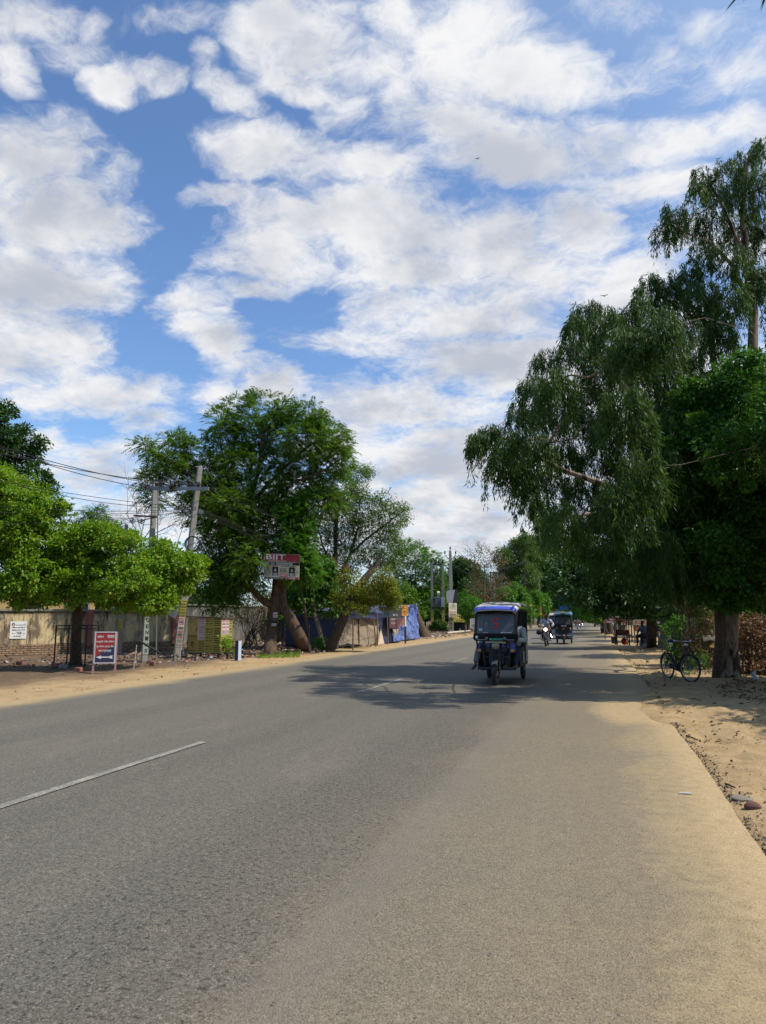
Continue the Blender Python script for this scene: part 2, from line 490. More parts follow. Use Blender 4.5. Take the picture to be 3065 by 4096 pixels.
def road():
    ys = np.concatenate([np.linspace(-120, -4, 20)[:-1], np.linspace(-4, 30, 500)[:-1], np.linspace(30, 90, 200)[:-1], np.linspace(90, 420, 60)])
    er = edge_r(ys)
    cols = [np.full_like(ys, -10.7)]
    for f in (.08, .2, .4, .6, .8, .92, .97): cols.append(-10.7+(er+10.7)*f)
    cols += [er, er+.012+.02*np.abs(vnoise(ys*0, ys, 5)), er+.035]
    zs = [-.03, .0, 0, 0, 0, 0, 0, 0, -.004, -.03, -.12]
    V = np.stack([np.stack([c, ys, np.full_like(ys, z)+(0.010*fbm(c, ys, .25, 3) if -.02 < z else 0)], -1) for c, z in zip(cols, zs)], 1).reshape(-1, 3)
    nx = len(cols); i = np.arange((len(ys)-1)*(nx-1)); r = i//(nx-1); c = i % (nx-1); a = r*nx+c
    Qd = np.stack([a, a+1, a+nx+1, a+nx], -1)
    t = NT('worn_asphalt'); p = t.pos(); x, y, z = t.xyz(p)
    n_lo = t.noise(p, .5, 5, .6)
    n_str = t.noise(t.vscale(p, (1.0, .05, 1)), 1.6, 5, .6)
    n_mid = t.noise(p, 9, 5, .6)
    n_ag = t.noise(p, 75, 4, .7)
    vor = t.n('ShaderNodeTexVoronoi'); vor.inputs['Scale'].default_value = 95; t.l(p, vor.inputs['Vector'])
    vc = t.n('ShaderNodeSeparateColor'); t.l(vor.outputs['Color'], vc.inputs[0])
    base = t.ramp(n_str, [(.3, (.118, .115, .110)), (.55, (.148, .142, .134)), (.75, (.172, .165, .155))])
    base = t.mix(t.maprange(n_lo, .4, .7, 0, .35), base, (.110, .105, .097))
    xw = t.math('ADD', x, t.math('MULTIPLY', t.math('SUBTRACT', n_lo, .5), .5))
    def lane(c, w): return t.maprange(t.math('ABSOLUTE', t.math('SUBTRACT', xw, c)), 0, w, 1, 0)
    tracks = t.math('MAXIMUM', t.math('MAXIMUM', lane(-1.0, .75), lane(-3.0, .55)), t.math('MAXIMUM', lane(-6.1, .6), lane(-7.9, .6)))
    coarse = t.math('MAXIMUM', lane(-2.0, .9), t.math('MAXIMUM', lane(-4.1, .7), lane(-7.0, .6)))
    base = t.mix(t.math('MULTIPLY', tracks, .45), base, (.185, .172, .15))
    base = t.mix(t.math('MULTIPLY', coarse, .35), base, (.085, .082, .078))
    stone = t.ramp(vc.outputs[0], [(0, (.045, .043, .042)), (.35, (.11, .105, .10)), (.7, (.17, .16, .148)), (1, (.30, .275, .245))])
    col = t.mix(.52, base, stone)
    col = t.mix(t.maprange(n_ag, .54, .68, 0, .85), col, (.028, .027, .027))
    # pitted, ravelled patches between smoother dusty lanes
    patch = t.maprange(t.noise(t.vscale(p, (1, .45, 1)), .9, 5, .65), .40, .62)
    pit = t.maprange(t.noise(p, 38, 3, .6, dist=.3), .57, .66)
    pit2 = t.maprange(t.noise(p, 22, 4, .6), .64, .72, 0, .3)
    col = t.mix(t.math('MULTIPLY', t.math('MAXIMUM', pit, pit2), t.math('MULTIPLY_ADD', t.math('MAXIMUM', t.math('MULTIPLY', patch, .6), coarse), .5, .12)), col, (.034, .032, .030))
    chip = t.maprange(t.noise(p, 55, 3, .6, dist=.5), .62, .70, 0, .55)
    col = t.mix(t.math('MULTIPLY', chip, t.math('MULTIPLY_ADD', patch, .6, .3)), col, (.34, .31, .255))
    col = t.mix(1.0, col, (1.06, 1.005, .85), 'MULTIPLY')
    # the paver's joint: a smooth worn strip with coarser, darker stone to its left
    xj = t.math('ADD', x, t.math('MULTIPLY', t.math('SUBTRACT', t.noise(t.vscale(p, (1, .6, 1)), 1.1, 4), .5), .22))
    joint = t.math('MULTIPLY', t.maprange(xj, -1.52, -1.36), t.maprange(xj, -1.20, -1.02, 1, 0))
    left = t.math('MULTIPLY', t.maprange(xj, -4.2, -1.9), t.maprange(xj, -1.52, -1.36, 1, 0))
    col = t.mix(t.math('MULTIPLY', left, .13), col, (.060, .057, .053))
    bigpit = t.math('MULTIPLY', t.maprange(t.noise(p, 30, 3, .65, dist=.4), .56, .63), t.math('MULTIPLY_ADD', left, .55, .22))
    col = t.mix(bigpit, col, (.022, .021, .020))
    pale = t.math('MULTIPLY', t.maprange(t.noise(p, 44, 3, .65, dist=.4), .60, .68), t.math('MULTIPLY_ADD', left, .35, .2))
    col = t.mix(pale, col, (.36, .33, .27))
    col = t.mix(t.math('MULTIPLY', joint, .42), col, (.160, .147, .124))
    smear = t.math('MULTIPLY', t.maprange(t.noise(t.vscale(p, (1, 2.4, 1)), 1.7, 6, .7), .62, .74), .45)
    col = t.mix(smear, col, (.34, .265, .165))
    # fine dust swept in from both verges
    nd = t.math('ADD', t.math('MULTIPLY', n_lo, 1.5), t.math('MULTIPLY', n_mid, .5))
    film = t.maprange(t.math('ADD', x, t.math('MULTIPLY', nd, 1.6)), -1.2, 2.2, 0, .42)
    fr = t.math('MAXIMUM', film, t.maprange(t.math('ADD', x, t.math('MULTIPLY', nd, .9)), .55, 1.75, 0, 1))
    fr = t.math('MULTIPLY', fr, t.maprange(n_ag, .40, .66, 1.0, .6))
    fl = t.maprange(t.math('ADD', x, t.math('MULTIPLY', n_lo, 1.0)), -9.75, -8.75, 1, 0)
    f = t.math('MAXIMUM', fr, fl)
    sp = t.math('MULTIPLY', t.maprange(y, 10.2, 11.6), t.maprange(y, 17.0, 14.0))
    sp = t.math('MULTIPLY', sp, t.maprange(t.math('ADD', x, t.math('MULTIPLY', nd, .7)), .25, .95))
    f = t.math('MAXIMUM', f, sp)
    sand = t.ramp(n_mid, [(.28, (.33, .235, .118)), (.5, (.385, .28, .142)), (.75, (.42, .315, .172))])
    sand = t.mix(t.maprange(n_ag, .55, .75, 0, .5), sand, (.22, .165, .105))
    col = t.mix(f, col, sand)
    thin = t.maprange(t.noise(t.vscale(p, (1, .3, 1)), .8, 6, .7), .52, .75, 0, .25)
    col = t.mix(thin, col, (.30, .235, .17))
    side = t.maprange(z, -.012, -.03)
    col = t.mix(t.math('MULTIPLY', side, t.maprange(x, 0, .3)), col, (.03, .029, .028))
    b = t.math('ADD', t.math('MULTIPLY', vor.outputs['Distance'], -.6), t.math('MULTIPLY', n_ag, 1.0))
    b = t.math('MULTIPLY', b, t.math('MULTIPLY_ADD', f, -.8, 1.0))
    m = t.finish(col, .82, b, .8, .012, spec=.3)
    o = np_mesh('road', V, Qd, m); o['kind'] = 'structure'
    o.data.polygons.foreach_set('use_smooth', [True]*len(Qd))
road()

def markings():
    t = NT('road_paint'); p = t.pos()
    n = t.noise(p, 60, 5, .75); n2 = t.noise(p, 7, 4)
    col = t.mix(t.maprange(t.math('ADD', n, t.math('MULTIPLY', n2, .4)), .50, .80, 0, .85), (.40, .375, .31), (.13, .123, .112))
    m = t.finish(col, .8, n, .4, .01, spec=.3)
    y0 = 7.97-3.7-9.75
    k = 0
    while y0 < 130:
        ys = np.linspace(y0, y0+3.7, 24)
        mb = MB()
        vs = []; 
        for y in ys:
            zz = .010*float(fbm(-4.6, y, .25, 3))+.009
            jl, jr = [.012*float(vnoise(c, y, 9)) for c in (1.0, 5.0)]
            xc = -4.60-.008*min(y, 40); vs += [(xc-.05+jl, y, zz), (xc+.05+jr, y, zz)]
        mb.add(vs, [(2*i, 2*i+1, 2*i+3, 2*i+2) for i in range(len(ys)-1)])
        o = mb.build('lane_marking', m); o['kind'] = 'structure'
        y0 += 9.75; k += 1
markings()
# ------------------------------------------------------------------ trees
def nrm(a): return a/np.maximum(np.linalg.norm(a, axis=-1, keepdims=True), 1e-9)
def rdir(n): return nrm(rng.normal(size=(n, 3)))

class Leaves:
    def __init__(s): s.V = []; s.n = 0
    def add(s, base, d, nor, L, W):
        """rhombic leaves, a little folded: base point, direction, normal, length, width"""
        d = nrm(d); side = nrm(np.cross(d, nor)); up = np.cross(side, d)
        L = np.asarray(L).reshape(-1, 1); W = np.asarray(W).reshape(-1, 1)
        mid = base+d*L*.45
        v = np.stack([base, mid+side*W*.5+up*W*.12, base+d*L-up*L*.06, mid-side*W*.5+up*W*.12], 1)
        s.V.append(v.reshape(-1, 3)); s.n += len(base)
    def build(s, name, mat, parent, origin):
        V = np.concatenate(s.V)-np.asarray(origin)
        q = np.arange(len(V)).reshape(-1, 4)
        return np_mesh(name, V, q, mat, parent)

def sub_centres(c, r, n, lo=.35):
    d = rdir(n)
    k = (lo**3+(1-lo**3)*rng.random(n))**(1/3)
    return np.asarray(c)+d*np.asarray(r)*k[:, None], d

def foliage_broad(lv, c, r, nsub, per, sr, L=.09, W=.05, droop=.25, lo=.4):
    sc, sd = sub_centres(c, r, nsub, lo)
    k = np.repeat(np.arange(nsub), per); n = len(k)
    size = sr*(.6+.8*rng.random(nsub))
    off = rdir(n)*(rng.random(n)**.5)[:, None]
    base = sc[k]+off*size[k][:, None]*np.array((1, 1, .75))
    d = nrm(off*.8+sd[k]*.4+rng.normal(size=(n, 3))*.55+np.array((0, 0, -droop)))
    nor = nrm(rng.normal(size=(n, 3))*.6+np.array((0, 0, 1.0))+sd[k]*.5)
    s = .65+.7*rng.random(n)
    lv.add(base, d, nor, L*s, W*s)
    return sc

def foliage_feather(lv, c, r, nsub, per, sr, L=.30, pairs=6, W=.028, lo=.4, droop=.35):
    """pinnate leaves: a rachis with pairs of narrow leaflets"""
    sc, sd = sub_centres(c, r, nsub, lo)
    k = np.repeat(np.arange(nsub), per); n = len(k)
    size = sr*(.5+.8*rng.random(nsub))
    off = rdir(n)*(rng.random(n)**.6)[:, None]
    base = sc[k]+off*size[k][:, None]
    d = nrm(off+sd[k]*.5+rng.normal(size=(n, 3))*.3+np.array((0, 0, .25)))
    nor = nrm(rng.normal(size=(n, 3))*.45+np.array((0, 0, 1.0)))
    side = nrm(np.cross(d, nor)); LL = L*(.6+.7*rng.random(n))
    for j in range(pairs):
        f = (j+.8)/pairs
        pt = base+d*(LL*f)[:, None]+np.array((0, 0, -1))*(droop*LL*f*f)[:, None]
        for sg in (-1, 1):
            ld = nrm(d*.55+side*sg*.9+np.array((0, 0, -.35))+rng.normal(size=(n, 3))*.12)
            s = (1.05-.5*abs(f-.45))*(.8+.4*rng.random(n))
            lv.add(pt, ld, nor, LL*.36*s, W*s*1.3)
    return sc

def foliage_droop(lv, c, r, nstr, length, per=26, L=.15, W=.02, lo=.3, tw=None):
    """hanging strands of slender leaves"""
    st, sd = sub_centres(c, r, nstr, lo)
    st = st+np.array((0, 0, .25))*np.asarray(r)[2]
    ln = length*(.45+.9*rng.random(nstr))
    out = nrm(sd*np.array((1, 1, .15))+rng.normal(size=(nstr, 3))*.4)
    k = np.repeat(np.arange(nstr), per); n = len(k)
    t = rng.random(n)
    arc = (np.array((0, 0, -1.0))*(t**1.2)[:, None]+out[k]*(.30*(1-(1-t)**2))[:, None])*ln[k][:, None]
    base = st[k]+arc+rng.normal(size=(n, 3))*.035
    d = nrm(np.array((0, 0, -1.0))+rng.normal(size=(n, 3))*.38+out[k]*.25)
    nor = rdir(n)
    s = .6+.8*rng.random(n)
    lv.add(base, d, nor, L*s, W*s)
    if tw is not None:
        for i in range(0, nstr, 2):
            tt = (0, .3, .65, 1)
            tw.tube([st[i]+(np.array((0, 0, -1.0))*q**1.2+out[i]*.42*(1-(1-q)**2))*ln[i] for q in tt], [.007, .006, .004, .002], 3, 0, False)
    return st

def wiggle(p0, p1, n=5, amp=.12, sag=0.0):
    p0, p1 = Vector(p0), Vector(p1); L = (p1-p0).length; out = []
    for i in range(n+1):
        t = i/n
        p = p0.lerp(p1, t)
        if 0 < i < n: p += Vector(rng.normal(size=3))*amp*L*.25
        p.z += sag*L*math.sin(PI*t)
        out.append(p)
    return out

class Tree:
    def __init__(s, name, label, cat, base, bark, leaf, group=None):
        s.o = Vector(base); s.root = thing(name, label, cat, s.o, 0, group)
        s.wood = MB(); s.lv = Leaves(); s.bark, s.leaf = bark, leaf; s.nodes = []
    def limb(s, pts, radii, n=10):
        s.wood.tube([Vector(p)-s.o for p in pts], radii, n)
        for i in range(len(pts)-1):
            for f in (0, .5):
                s.nodes.append((Vector(pts[i]).lerp(Vector(pts[i+1]), f), radii[i]*(1-f)+radii[i+1]*f))
        s.nodes.append((Vector(pts[-1]), radii[-1]))
    def branch_to(s, c, r=.05, n=6, sag=.08, lowonly=True):
        c = Vector(c)
        cand = [(p, q) for p, q in s.nodes if p.z < c.z+.5] or s.nodes
        p, q = min(cand, key=lambda a: (a[0]-c).length+(.6*(a[0].z-c.z) if a[0].z > c.z else 0))
        L = (c-p).length
        if L < .15: return
        r0 = min(q*.75, r+.015*L)
        pts = wiggle(p, c, 4, .16, sag)
        rad = [r0+(.3*r-r0)*i/4 for i in range(5)]
        s.limb(pts, rad, n)
    def twigs(s, c, subs, r=.018):
        for q in subs:
            pts = wiggle(c, q, 2, .2)
            s.wood.tube([p-s.o for p in pts], [r, r*.7, r*.3], 4, 0, False)
    def done(s, crown='crown', trunk='trunk'):
        s.wood.build(trunk, s.bark, s.root, smooth=True)
        if s.lv.n: s.lv.build(crown, s.leaf, s.root, s.o)
        return s.root

def ellipse(px, py, rx, ry, d, rd=None):
    """a foliage mass seen at that pixel, d metres off: centre and half sizes in metres"""
    k = math.sqrt(FOC**2)*1.0
    sc = d/ (FOC)*1.0
    c = P(px, py, d)
    a, b = rx*sc, ry*sc
    return c, (a, rd if rd else (a*.5+b*.5), b)

M_LEAF_LIME = leafmat('leaf_lime', [(.08, .19, .010), (.15, .30, .014), (.22, .36, .022), (.11, .24, .012), (.30, .36, .03)], .42)
M_LEAF_NEEM = leafmat('leaf_neem', [(0.039, 0.102, 0.012), (0.078, 0.180, 0.017), (0.124, 0.240, 0.024), (0.055, 0.132, 0.014), (0.182, 0.264, 0.030)], .36, .55, spec=.2)
M_LEAF_DARK = leafmat('leaf_dark', [(0.024, 0.063, 0.012), (0.038, 0.100, 0.018), (0.051, 0.123, 0.019), (0.030, 0.075, 0.014)], .22)
M_LEAF_DEEP = leafmat('leaf_deep', [(0.029, 0.090, 0.013), (0.047, 0.138, 0.018), (0.065, 0.174, 0.022), (0.091, 0.222, 0.024), (0.036, 0.108, 0.014)], .34, .5, spec=.25)
M_LEAF_EUCA = leafmat('leaf_eucalyptus', [(0.024, 0.061, 0.012), (0.040, 0.095, 0.016), (0.059, 0.124, 0.020), (0.029, 0.073, 0.013), (0.093, 0.158, 0.025)], .34, .55, spec=.25)
M_LEAF_OLIVE = leafmat('leaf_olive', [(0.059, 0.119, 0.022), (0.090, 0.167, 0.032), (0.071, 0.149, 0.024), (0.119, 0.194, 0.040)], .35)
M_LEAF_YEL = leafmat('leaf_yellow_green', [(.11, .16, .015), (.18, .21, .02), (.24, .24, .022), (.09, .14, .015)], .4)
M_LEAF_FRESH = leafmat('leaf_fresh', [(0.054, 0.154, 0.015), (0.084, 0.224, 0.020), (0.108, 0.252, 0.022), (0.066, 0.175, 0.016)], .42)
M_LEAF_DRY = leafmat('leaf_dry', [(.14, .06, .028), (.20, .09, .04), (.10, .05, .028), (.24, .13, .06), (.07, .05, .02)], .25)
M_LEAF_BRN = leafmat('leaf_brown', [(.15, .095, .045), (.20, .12, .06), (.10, .09, .035), (.16, .13, .055)], .3)
M_BARK = barkmat('bark_dark', (.030, .022, .016), (.10, .072, .050))
M_BARK_WARM = barkmat('bark_warm', (.035, .023, .016), (.15, .10, .068), 3.5)
M_BARK_PEEL = barkmat('bark_peeling', (.11, .07, .045), (.33, .245, .165), 3.6, .28, (.045, .028, .019))
M_BARK_PALE = barkmat('bark_pale', (.15, .115, .085), (.34, .28, .22), 3.0)
M_BARK_GREY = barkmat('bark_grey', (.06, .05, .04), (.16, .13, .105), 3.0)

# --- clipped round tree on the left with its own short trunk
def left_trees():
    d = 21.6
    T = Tree('roadside_tree', 'round clipped lime green tree standing in the black tree guard by the red sign', 'tree', G(300, 2662), M_BARK, M_LEAF_LIME)
    b = T.o
    top = P(315, 2330, d)
    T.limb([b+Vector((0, 0, -.1)), b+Vector((.02, 0, .12)), b.lerp(top, .35), b.lerp(top, .7), top], [.26, .19, .155, .15, .13], 12)
    for p in ((180, 2260), (420, 2230), (560, 2260), (330, 2200), (700, 2280)):
        T.limb(wiggle(top, P(p[0], p[1], d+random.uniform(-.7, .7)), 4, .15), [.09, .07, .05, .035, .02], 7)
    for e in ((250,2240,120,140),(330,2180,130,100),(450,2170,140,90),(560,2200,130,90),(660,2260,110,110),(560,2330,150,90),(420,2330,160,100),(270,2350,130,90),
              (700,2350,80,80),(740,2250,70,60),(380,2120,70,55),(200,2330,70,100),(770,2290,50,40),(790,2245,35,25),(480,2400,90,45),(620,2410,80,45)):
        c, r = ellipse(e[0]*.95+18, e[1]*.96+95, e[2]*.80, e[3]*.80, d+random.uniform(-.45, .45), rd=1.15 if e[2] > 100 else .6)
        n = int(20*e[2]*e[3]/9000)+7
        sc = foliage_broad(T.lv, c, r, int(n*1.15), 120, .25, .095, .056, .3, .5)
        foliage_broad(T.lv, c, tuple(q*1.28 for q in r), 8, 46, .20, .095, .056, -.3, .93)
        T.branch_to(c, .03); T.twigs(c, sc[:6], .012)
    for i in range(60):   # stray shoots
        c = P(random.uniform(230, 760), random.uniform(2080, 2160), d+random.uniform(-1, 1))
    T.done()
    # leftmost bright tree, partly outside the frame
    d = 20.6
    T = Tree('roadside_tree', 'leftmost bright green tree cut off by the photo edge beside the notice wall', 'tree', P(-140, 2472, d)-Vector((0, 0, EYE)), M_BARK, M_LEAF_LIME)
    b = T.o; top = b+Vector((.1, 0, 2.6))
    T.limb([b-Vector((0, 0, .1)), b+Vector((0, 0, 1)), top], [.2, .16, .13], 10)
    for e in ((40,1990,150,120),(-80,1960,170,150),(130,2060,110,90),(190,2010,60,55),(20,2130,160,130),(150,2170,90,120),(60,2280,150,110),(160,2300,70,90),(20,2370,120,60),(-120,2150,200,200),(-160,2320,170,120),(215,2080,40,60),(100,2400,70,35)):
        c, r = ellipse(e[0]-16, e[1]*.97+60, e[2]*.86, e[3]*.86, d+random.uniform(-.5, .5), rd=1.0)
        n = int(21*e[2]*e[3]/9000)+6
        sc = foliage_broad(T.lv, c, r, int(n*1.15), 125, .26, .095, .056, .3, .5)
        foliage_broad(T.lv, c, tuple(q*1.25 for q in r), 8, 46, .22, .095, .056, -.3, .93)
        T.branch_to(c, .035); T.twigs(c, sc[:6], .012)
    T.done()
    # taller dark tree behind, top left
    d = 32
    T = Tree('tall_tree', 'tall dark tree rising behind the wall at the far left', 'tree', P(-60, 2472, d)-Vector((0, 0, EYE)), M_BARK, M_LEAF_DARK)
    b = T.o
    T.limb([b-Vector((0, 0, .1)), b+Vector((.1, 0, 3)), b+Vector((.3, .2, 6)), b+Vector((.2, 0, 9))], [.3, .24, .18, .08], 10)
    for e in ((-40,1680,70,90),(20,1640,40,35),(40,1760,60,50),(-60,1830,110,110),(80,1800,60,45),(130,1830,45,35),(60,1890,90,70),(150,1900,60,55),(170,1960,50,50),(60,2000,100,80),(-70,2000,120,100),(190,2040,40,50),(100,1720,18,12),(160,1770,20,14)):
        c, r = ellipse(*e, d+random.uniform(-.6, .6))
        n = int(22*e[2]*e[3]/5000)+5
        sc = foliage_broad(T.lv, c, r, n, 60, .34, .17, .08, .1, .4)
        T.branch_to(c, .05); T.twigs(c, sc[:8], .02)
    T.done()
    # low tree seen between the two
    d = 34
    T = Tree('young_tree', 'small feathery tree behind the wall between the two lime green trees', 'tree', P(380, 2472, d)-Vector((0, 0, EYE)), M_BARK, M_LEAF_NEEM)
    b = T.o
    T.limb([b-Vector((0, 0, .1)), b+Vector((.1, 0, 2)), b+Vector((.0, 0, 4))], [.12, .1, .06], 8)
    for e in ((300,2140,60,50),(370,2080,50,40),(385,2050,18,16),(420,2110,55,40),(270,2180,50,60),(350,2170,90,70),(460,2130,40,40)):
        c, r = ellipse(*e, d)
        sc = foliage_feather(T.lv, c, r, 16, 8, .3, .34)
        T.branch_to(c, .03); T.twigs(c, sc[:5], .014)
    T.done()
    # leafless tree behind the poles
    d = 36
    T = Tree('bare_tree', 'leafless tree with thin branches against the sky behind the crossarm poles', 'tree', P(560, 2472, d)-Vector((0, 0, EYE)), M_BARK, M_LEAF_DRY)
    b = T.o
    T.limb([b-Vector((0, 0, .1)), b+Vector((0, 0, 2.2)), P(560, 2170, d)], [.10, .08, .06], 7)
    def rec(p, dr, L, r, dep):
        q = p+dr*L
        T.wood.tube([x-T.o for x in wiggle(p, q, 3, .14)], [r, r*.85, r*.7, r*.5], 4, 0, False)
        if dep == 0: return
        for k in range(3 if dep > 1 else 4):
            nd = (dr+Vector(rng.normal(size=3))*.5+Vector((0, 0, .12))).normalized()
            rec(p.lerp(q, random.uniform(.45, 1)), nd, L*random.uniform(.5, .8), r*.55, dep-1)
    for px, py in ((470, 1980), (540, 1930), (600, 2010), (660, 2050), (500, 2080), (700, 2090)):
        q = P(px, py, d+random.uniform(-.5, .5)); p = P(560, 2170, d)
        rec(p, (q-p).normalized(), (q-p).length*.62, .026, 3)
    T.done()
left_trees()

# --- the big neem and its neighbours
def neem_trees():
    d = 31.0
    b = G(1080, 2618)
    T = Tree('neem_tree', 'big spreading neem tree with the BIIT board, an upright and a leaning trunk', 'tree', b, M_BARK_WARM, M_LEAF_NEEM)
    def p(x, y, dd=0.0): return P(x, y, d+dd)
    T.limb([b-Vector((0, 0, .1)), b+Vector((0, 0, .15)), p(1085, 2540), p(1098, 2440), p(1108, 2340), p(1112, 2290), p(1085, 2230), p(1020, 2150), p(985, 2090)], [.36, .29, .25, .22, .20, .22, .21, .2, .17], 14)
    lb = G(1222, 2606)
    T.limb([lb-Vector((0, 0, .1)), lb+Vector((0, 0, .1)), p(1195, 2540), p(1160, 2470), p(1132, 2425), p(1128, 2370), p(1134, 2325)], [.34, .30, .27, .24, .21, .17, .13], 12)
    T.limb([p(1092, 2425), p(1050, 2400, -.2), p(1010, 2360, -.4), p(970, 2330, -.6)], [.17, .15, .13, .10], 9)
    T.limb([p(1112, 2320, -.15), p(1160, 2310, -.4), p(1185, 2285, -.5), p(1210, 2270, -.5)], [.11, .09, .06, .03], 8)
    T.limb([p(985, 2090), p(930, 2030, -.4), p(870, 1980, -.6), p(800, 1930, -.6), p(690, 1850, -.4), p(600, 1790)], [.13, .10, .085, .065, .045, .015], 8)
    T.limb([p(985, 2090), p(1000, 2000), p(1030, 1900, .3), p(1050, 1760), p(1080, 1650)], [.14, .12, .09, .06, .03], 9)
    T.limb([p(1000, 2030), p(1060, 1950), p(1150, 1860, .3), p(1240, 1780), p(1300, 1750)], [.10, .09, .07, .05, .02], 8)
    T.limb([p(985, 2090), p(1060, 2070, -.5), p(1105, 2110, -.6), p(1110, 2150, -.6)], [.06, .05, .045, .03], 7)
    T.limb([p(1060, 1950), p(1180, 1930, -.5), p(1300, 1880, -.6), p(1370, 1830, -.6)], [.08, .06, .045, .02], 8)
    T.limb([p(985, 2090), p(940, 1990, .8), p(900, 1880, 1.0), p(880, 1750, 1.0)], [.11, .09, .06, .03], 8)
    E = [(880,1690,60,70),(960,1660,90,70),(1050,1640,90,55),(1130,1640,70,45),(1220,1660,80,50),(1280,1700,50,40),(1290,1670,24,16),
         (900,1780,110,80),(1010,1760,120,90),(1130,1740,110,80),(1230,1760,90,80),(1310,1750,55,55),(1350,1725,36,32),(1365,1790,40,55),
         (850,1880,110,80),(960,1860,110,80),(1080,1850,110,80),(1200,1850,110,80),(1320,1850,90,80),(1370,1860,36,55),(1335,1940,55,55),
         (720,1800,50,50),(700,1760,40,40),(690,1850,60,40),(780,1870,70,50),(740,1790,36,42),(660,1900,70,50),(760,1940,80,60),(600,1920,45,40),(580,1780,30,28),(600,1800,24,20),(640,1850,40,26),
         (850,1980,90,70),(940,1960,90,60),(1080,1960,90,70),(1200,1960,110,60),(1290,1990,70,60),(1360,2000,40,40),
         (860,2080,80,70),(900,2160,90,70),(850,2220,80,70),(930,2250,100,80),(840,2310,80,60),(930,2340,80,60),(1000,2240,80,70),(1000,2330,70,60),
         (1110,2040,80,60),(1020,2010,90,70),(1090,2110,80,70),(1020,2120,70,60),(930,2020,90,70),(1150,2000,80,60),(1180,2230,50,40),(820,1990,80,60),(880,2060,110,90),(960,2140,80,90),(860,2280,110,80),(940,2300,100,80),(1010,2180,60,70),(780,2050,60,60),(1200,2060,90,60),(1190,2140,70,70),(1140,2210,60,50),(620,1990,50,40),(820,2400,70,40),(900,2420,60,30)]
    for e in E:
        c, r = ellipse(*e, d+random.uniform(-1.2, 1.2), rd=1.0 if min(e[2:]) > 50 else .5)
        n = int(31*e[2]*e[3]/5000)+7
        sc = foliage_feather(T.lv, c, r, n, 8, .30, .36, 6, .036)
        T.branch_to(c, .045); T.twigs(c, sc[:5], .014)
    T.done()
    # bright low spray in front of it
    T = Tree('neem_sapling', 'bright yellow green neem spray growing in front of the BIIT board', 'tree', G(1235, 2600), M_BARK, M_LEAF_FRESH)
    b = T.o
    T.limb([b-Vector((0, 0, .1)), P(1222, 2450, d-.6), P(1200, 2330, d-.9), P(1175, 2240, d-.9), P(1180, 2140, d-.6)], [.06, .05, .045, .035, .015], 7)
    for e in ((1170,2160,60,60),(1200,2190,55,60),(1220,2240,50,50),(1170,2240,70,60),(1240,2290,35,36),(1190,2290,50,36),(1190,2070,60,70),(1210,2010,40,40)):
        c, r = ellipse(*e, d-.8)
        sc = foliage_feather(T.lv, c, r, 42, 8, .22, .30, 6, .032)
        T.branch_to(c, .02); T.twigs(c, sc[:4], .01)
    T.done()
    # tree leaning over the tent
    d2 = 32.5
    b = G(1318, 2606)
    T = Tree('leaning_tree', 'dark leaning tree trunk bending over the tarpaulin stall with yellow green leaves', 'tree', b, M_BARK, M_LEAF_YEL)
    def p(x, y, dd=0.0): return P(x, y, d2+dd)
    T.limb([b-Vector((0, 0, .1)), b+Vector((.03, 0, .1)), p(1350, 2530), p(1385, 2450, .2), p(1420, 2370, .4), p(1455, 2320, .6), p(1490, 2280, .8), p(1520, 2240, 1)], [.30, .25, .22, .20, .18, .17, .15, .09], 12)
    for e in ((1440,2380,70,50),(1500,2360,80,50),(1560,2370,55,45),(1590,2400,35,30),(1480,2430,70,35),(1400,2330,60,50),(1540,2310,50,40),(1420,2440,50,24),(1570,2430,30,24),(1355,2390,40,40)):
        c, r = ellipse(*e, d2+random.uniform(-.6, .8))
        sc = foliage_broad(T.lv, c, r, int(20*e[2]*e[3]/2500)+5, 46, .26, .10, .055, .2, .3)
        T.branch_to(c, .03); T.twigs(c, sc[:5], .012)
    for px, py in ((1470,2230),(1530,2200),(1500,2250),(1450,2260)):
        T.limb(wiggle(p(1490, 2280, .8), p(px, py, .8), 3), [.07, .05, .03, .012], 6)
    T.done()
    # thin grey-green tree behind it
    d3 = 37
    b = P(1345, 2472, d3)-Vector((0, 0, EYE))
    T = Tree('sparse_tree', 'sparse olive tree with a thin pale straight trunk behind the leaning tree', 'tree', b, M_BARK_GREY, M_LEAF_OLIVE)
    def p(x, y, dd=0.0): return P(x, y, d3+dd)
    T.limb([b-Vector((0, 0, .1)), p(1345, 2400), p(1342, 2250), p(1345, 2100), p(1350, 2040)], [.16, .14, .12, .10, .08], 9)
    T.limb([p(1350, 2040), p(1390, 2000), p(1430, 1930), p(1460, 1890)], [.07, .055, .035, .012], 6)
    T.limb([p(1345, 2100), p(1300, 2020), p(1285, 1960)], [.06, .045, .015], 6)
    T.limb([p(1400, 2220), p(1460, 2160), p(1540, 2100), p(1590, 2060), p(1620, 2040)], [.08, .065, .05, .03, .012], 6)
    T.limb([p(1345, 2330), p(1400, 2220), p(1430, 2120), p(1440, 2080)], [.09, .08, .05, .02], 6)
    T.limb([p(1345, 2300), p(1290, 2180), p(1270, 2100)], [.07, .05, .02], 6)
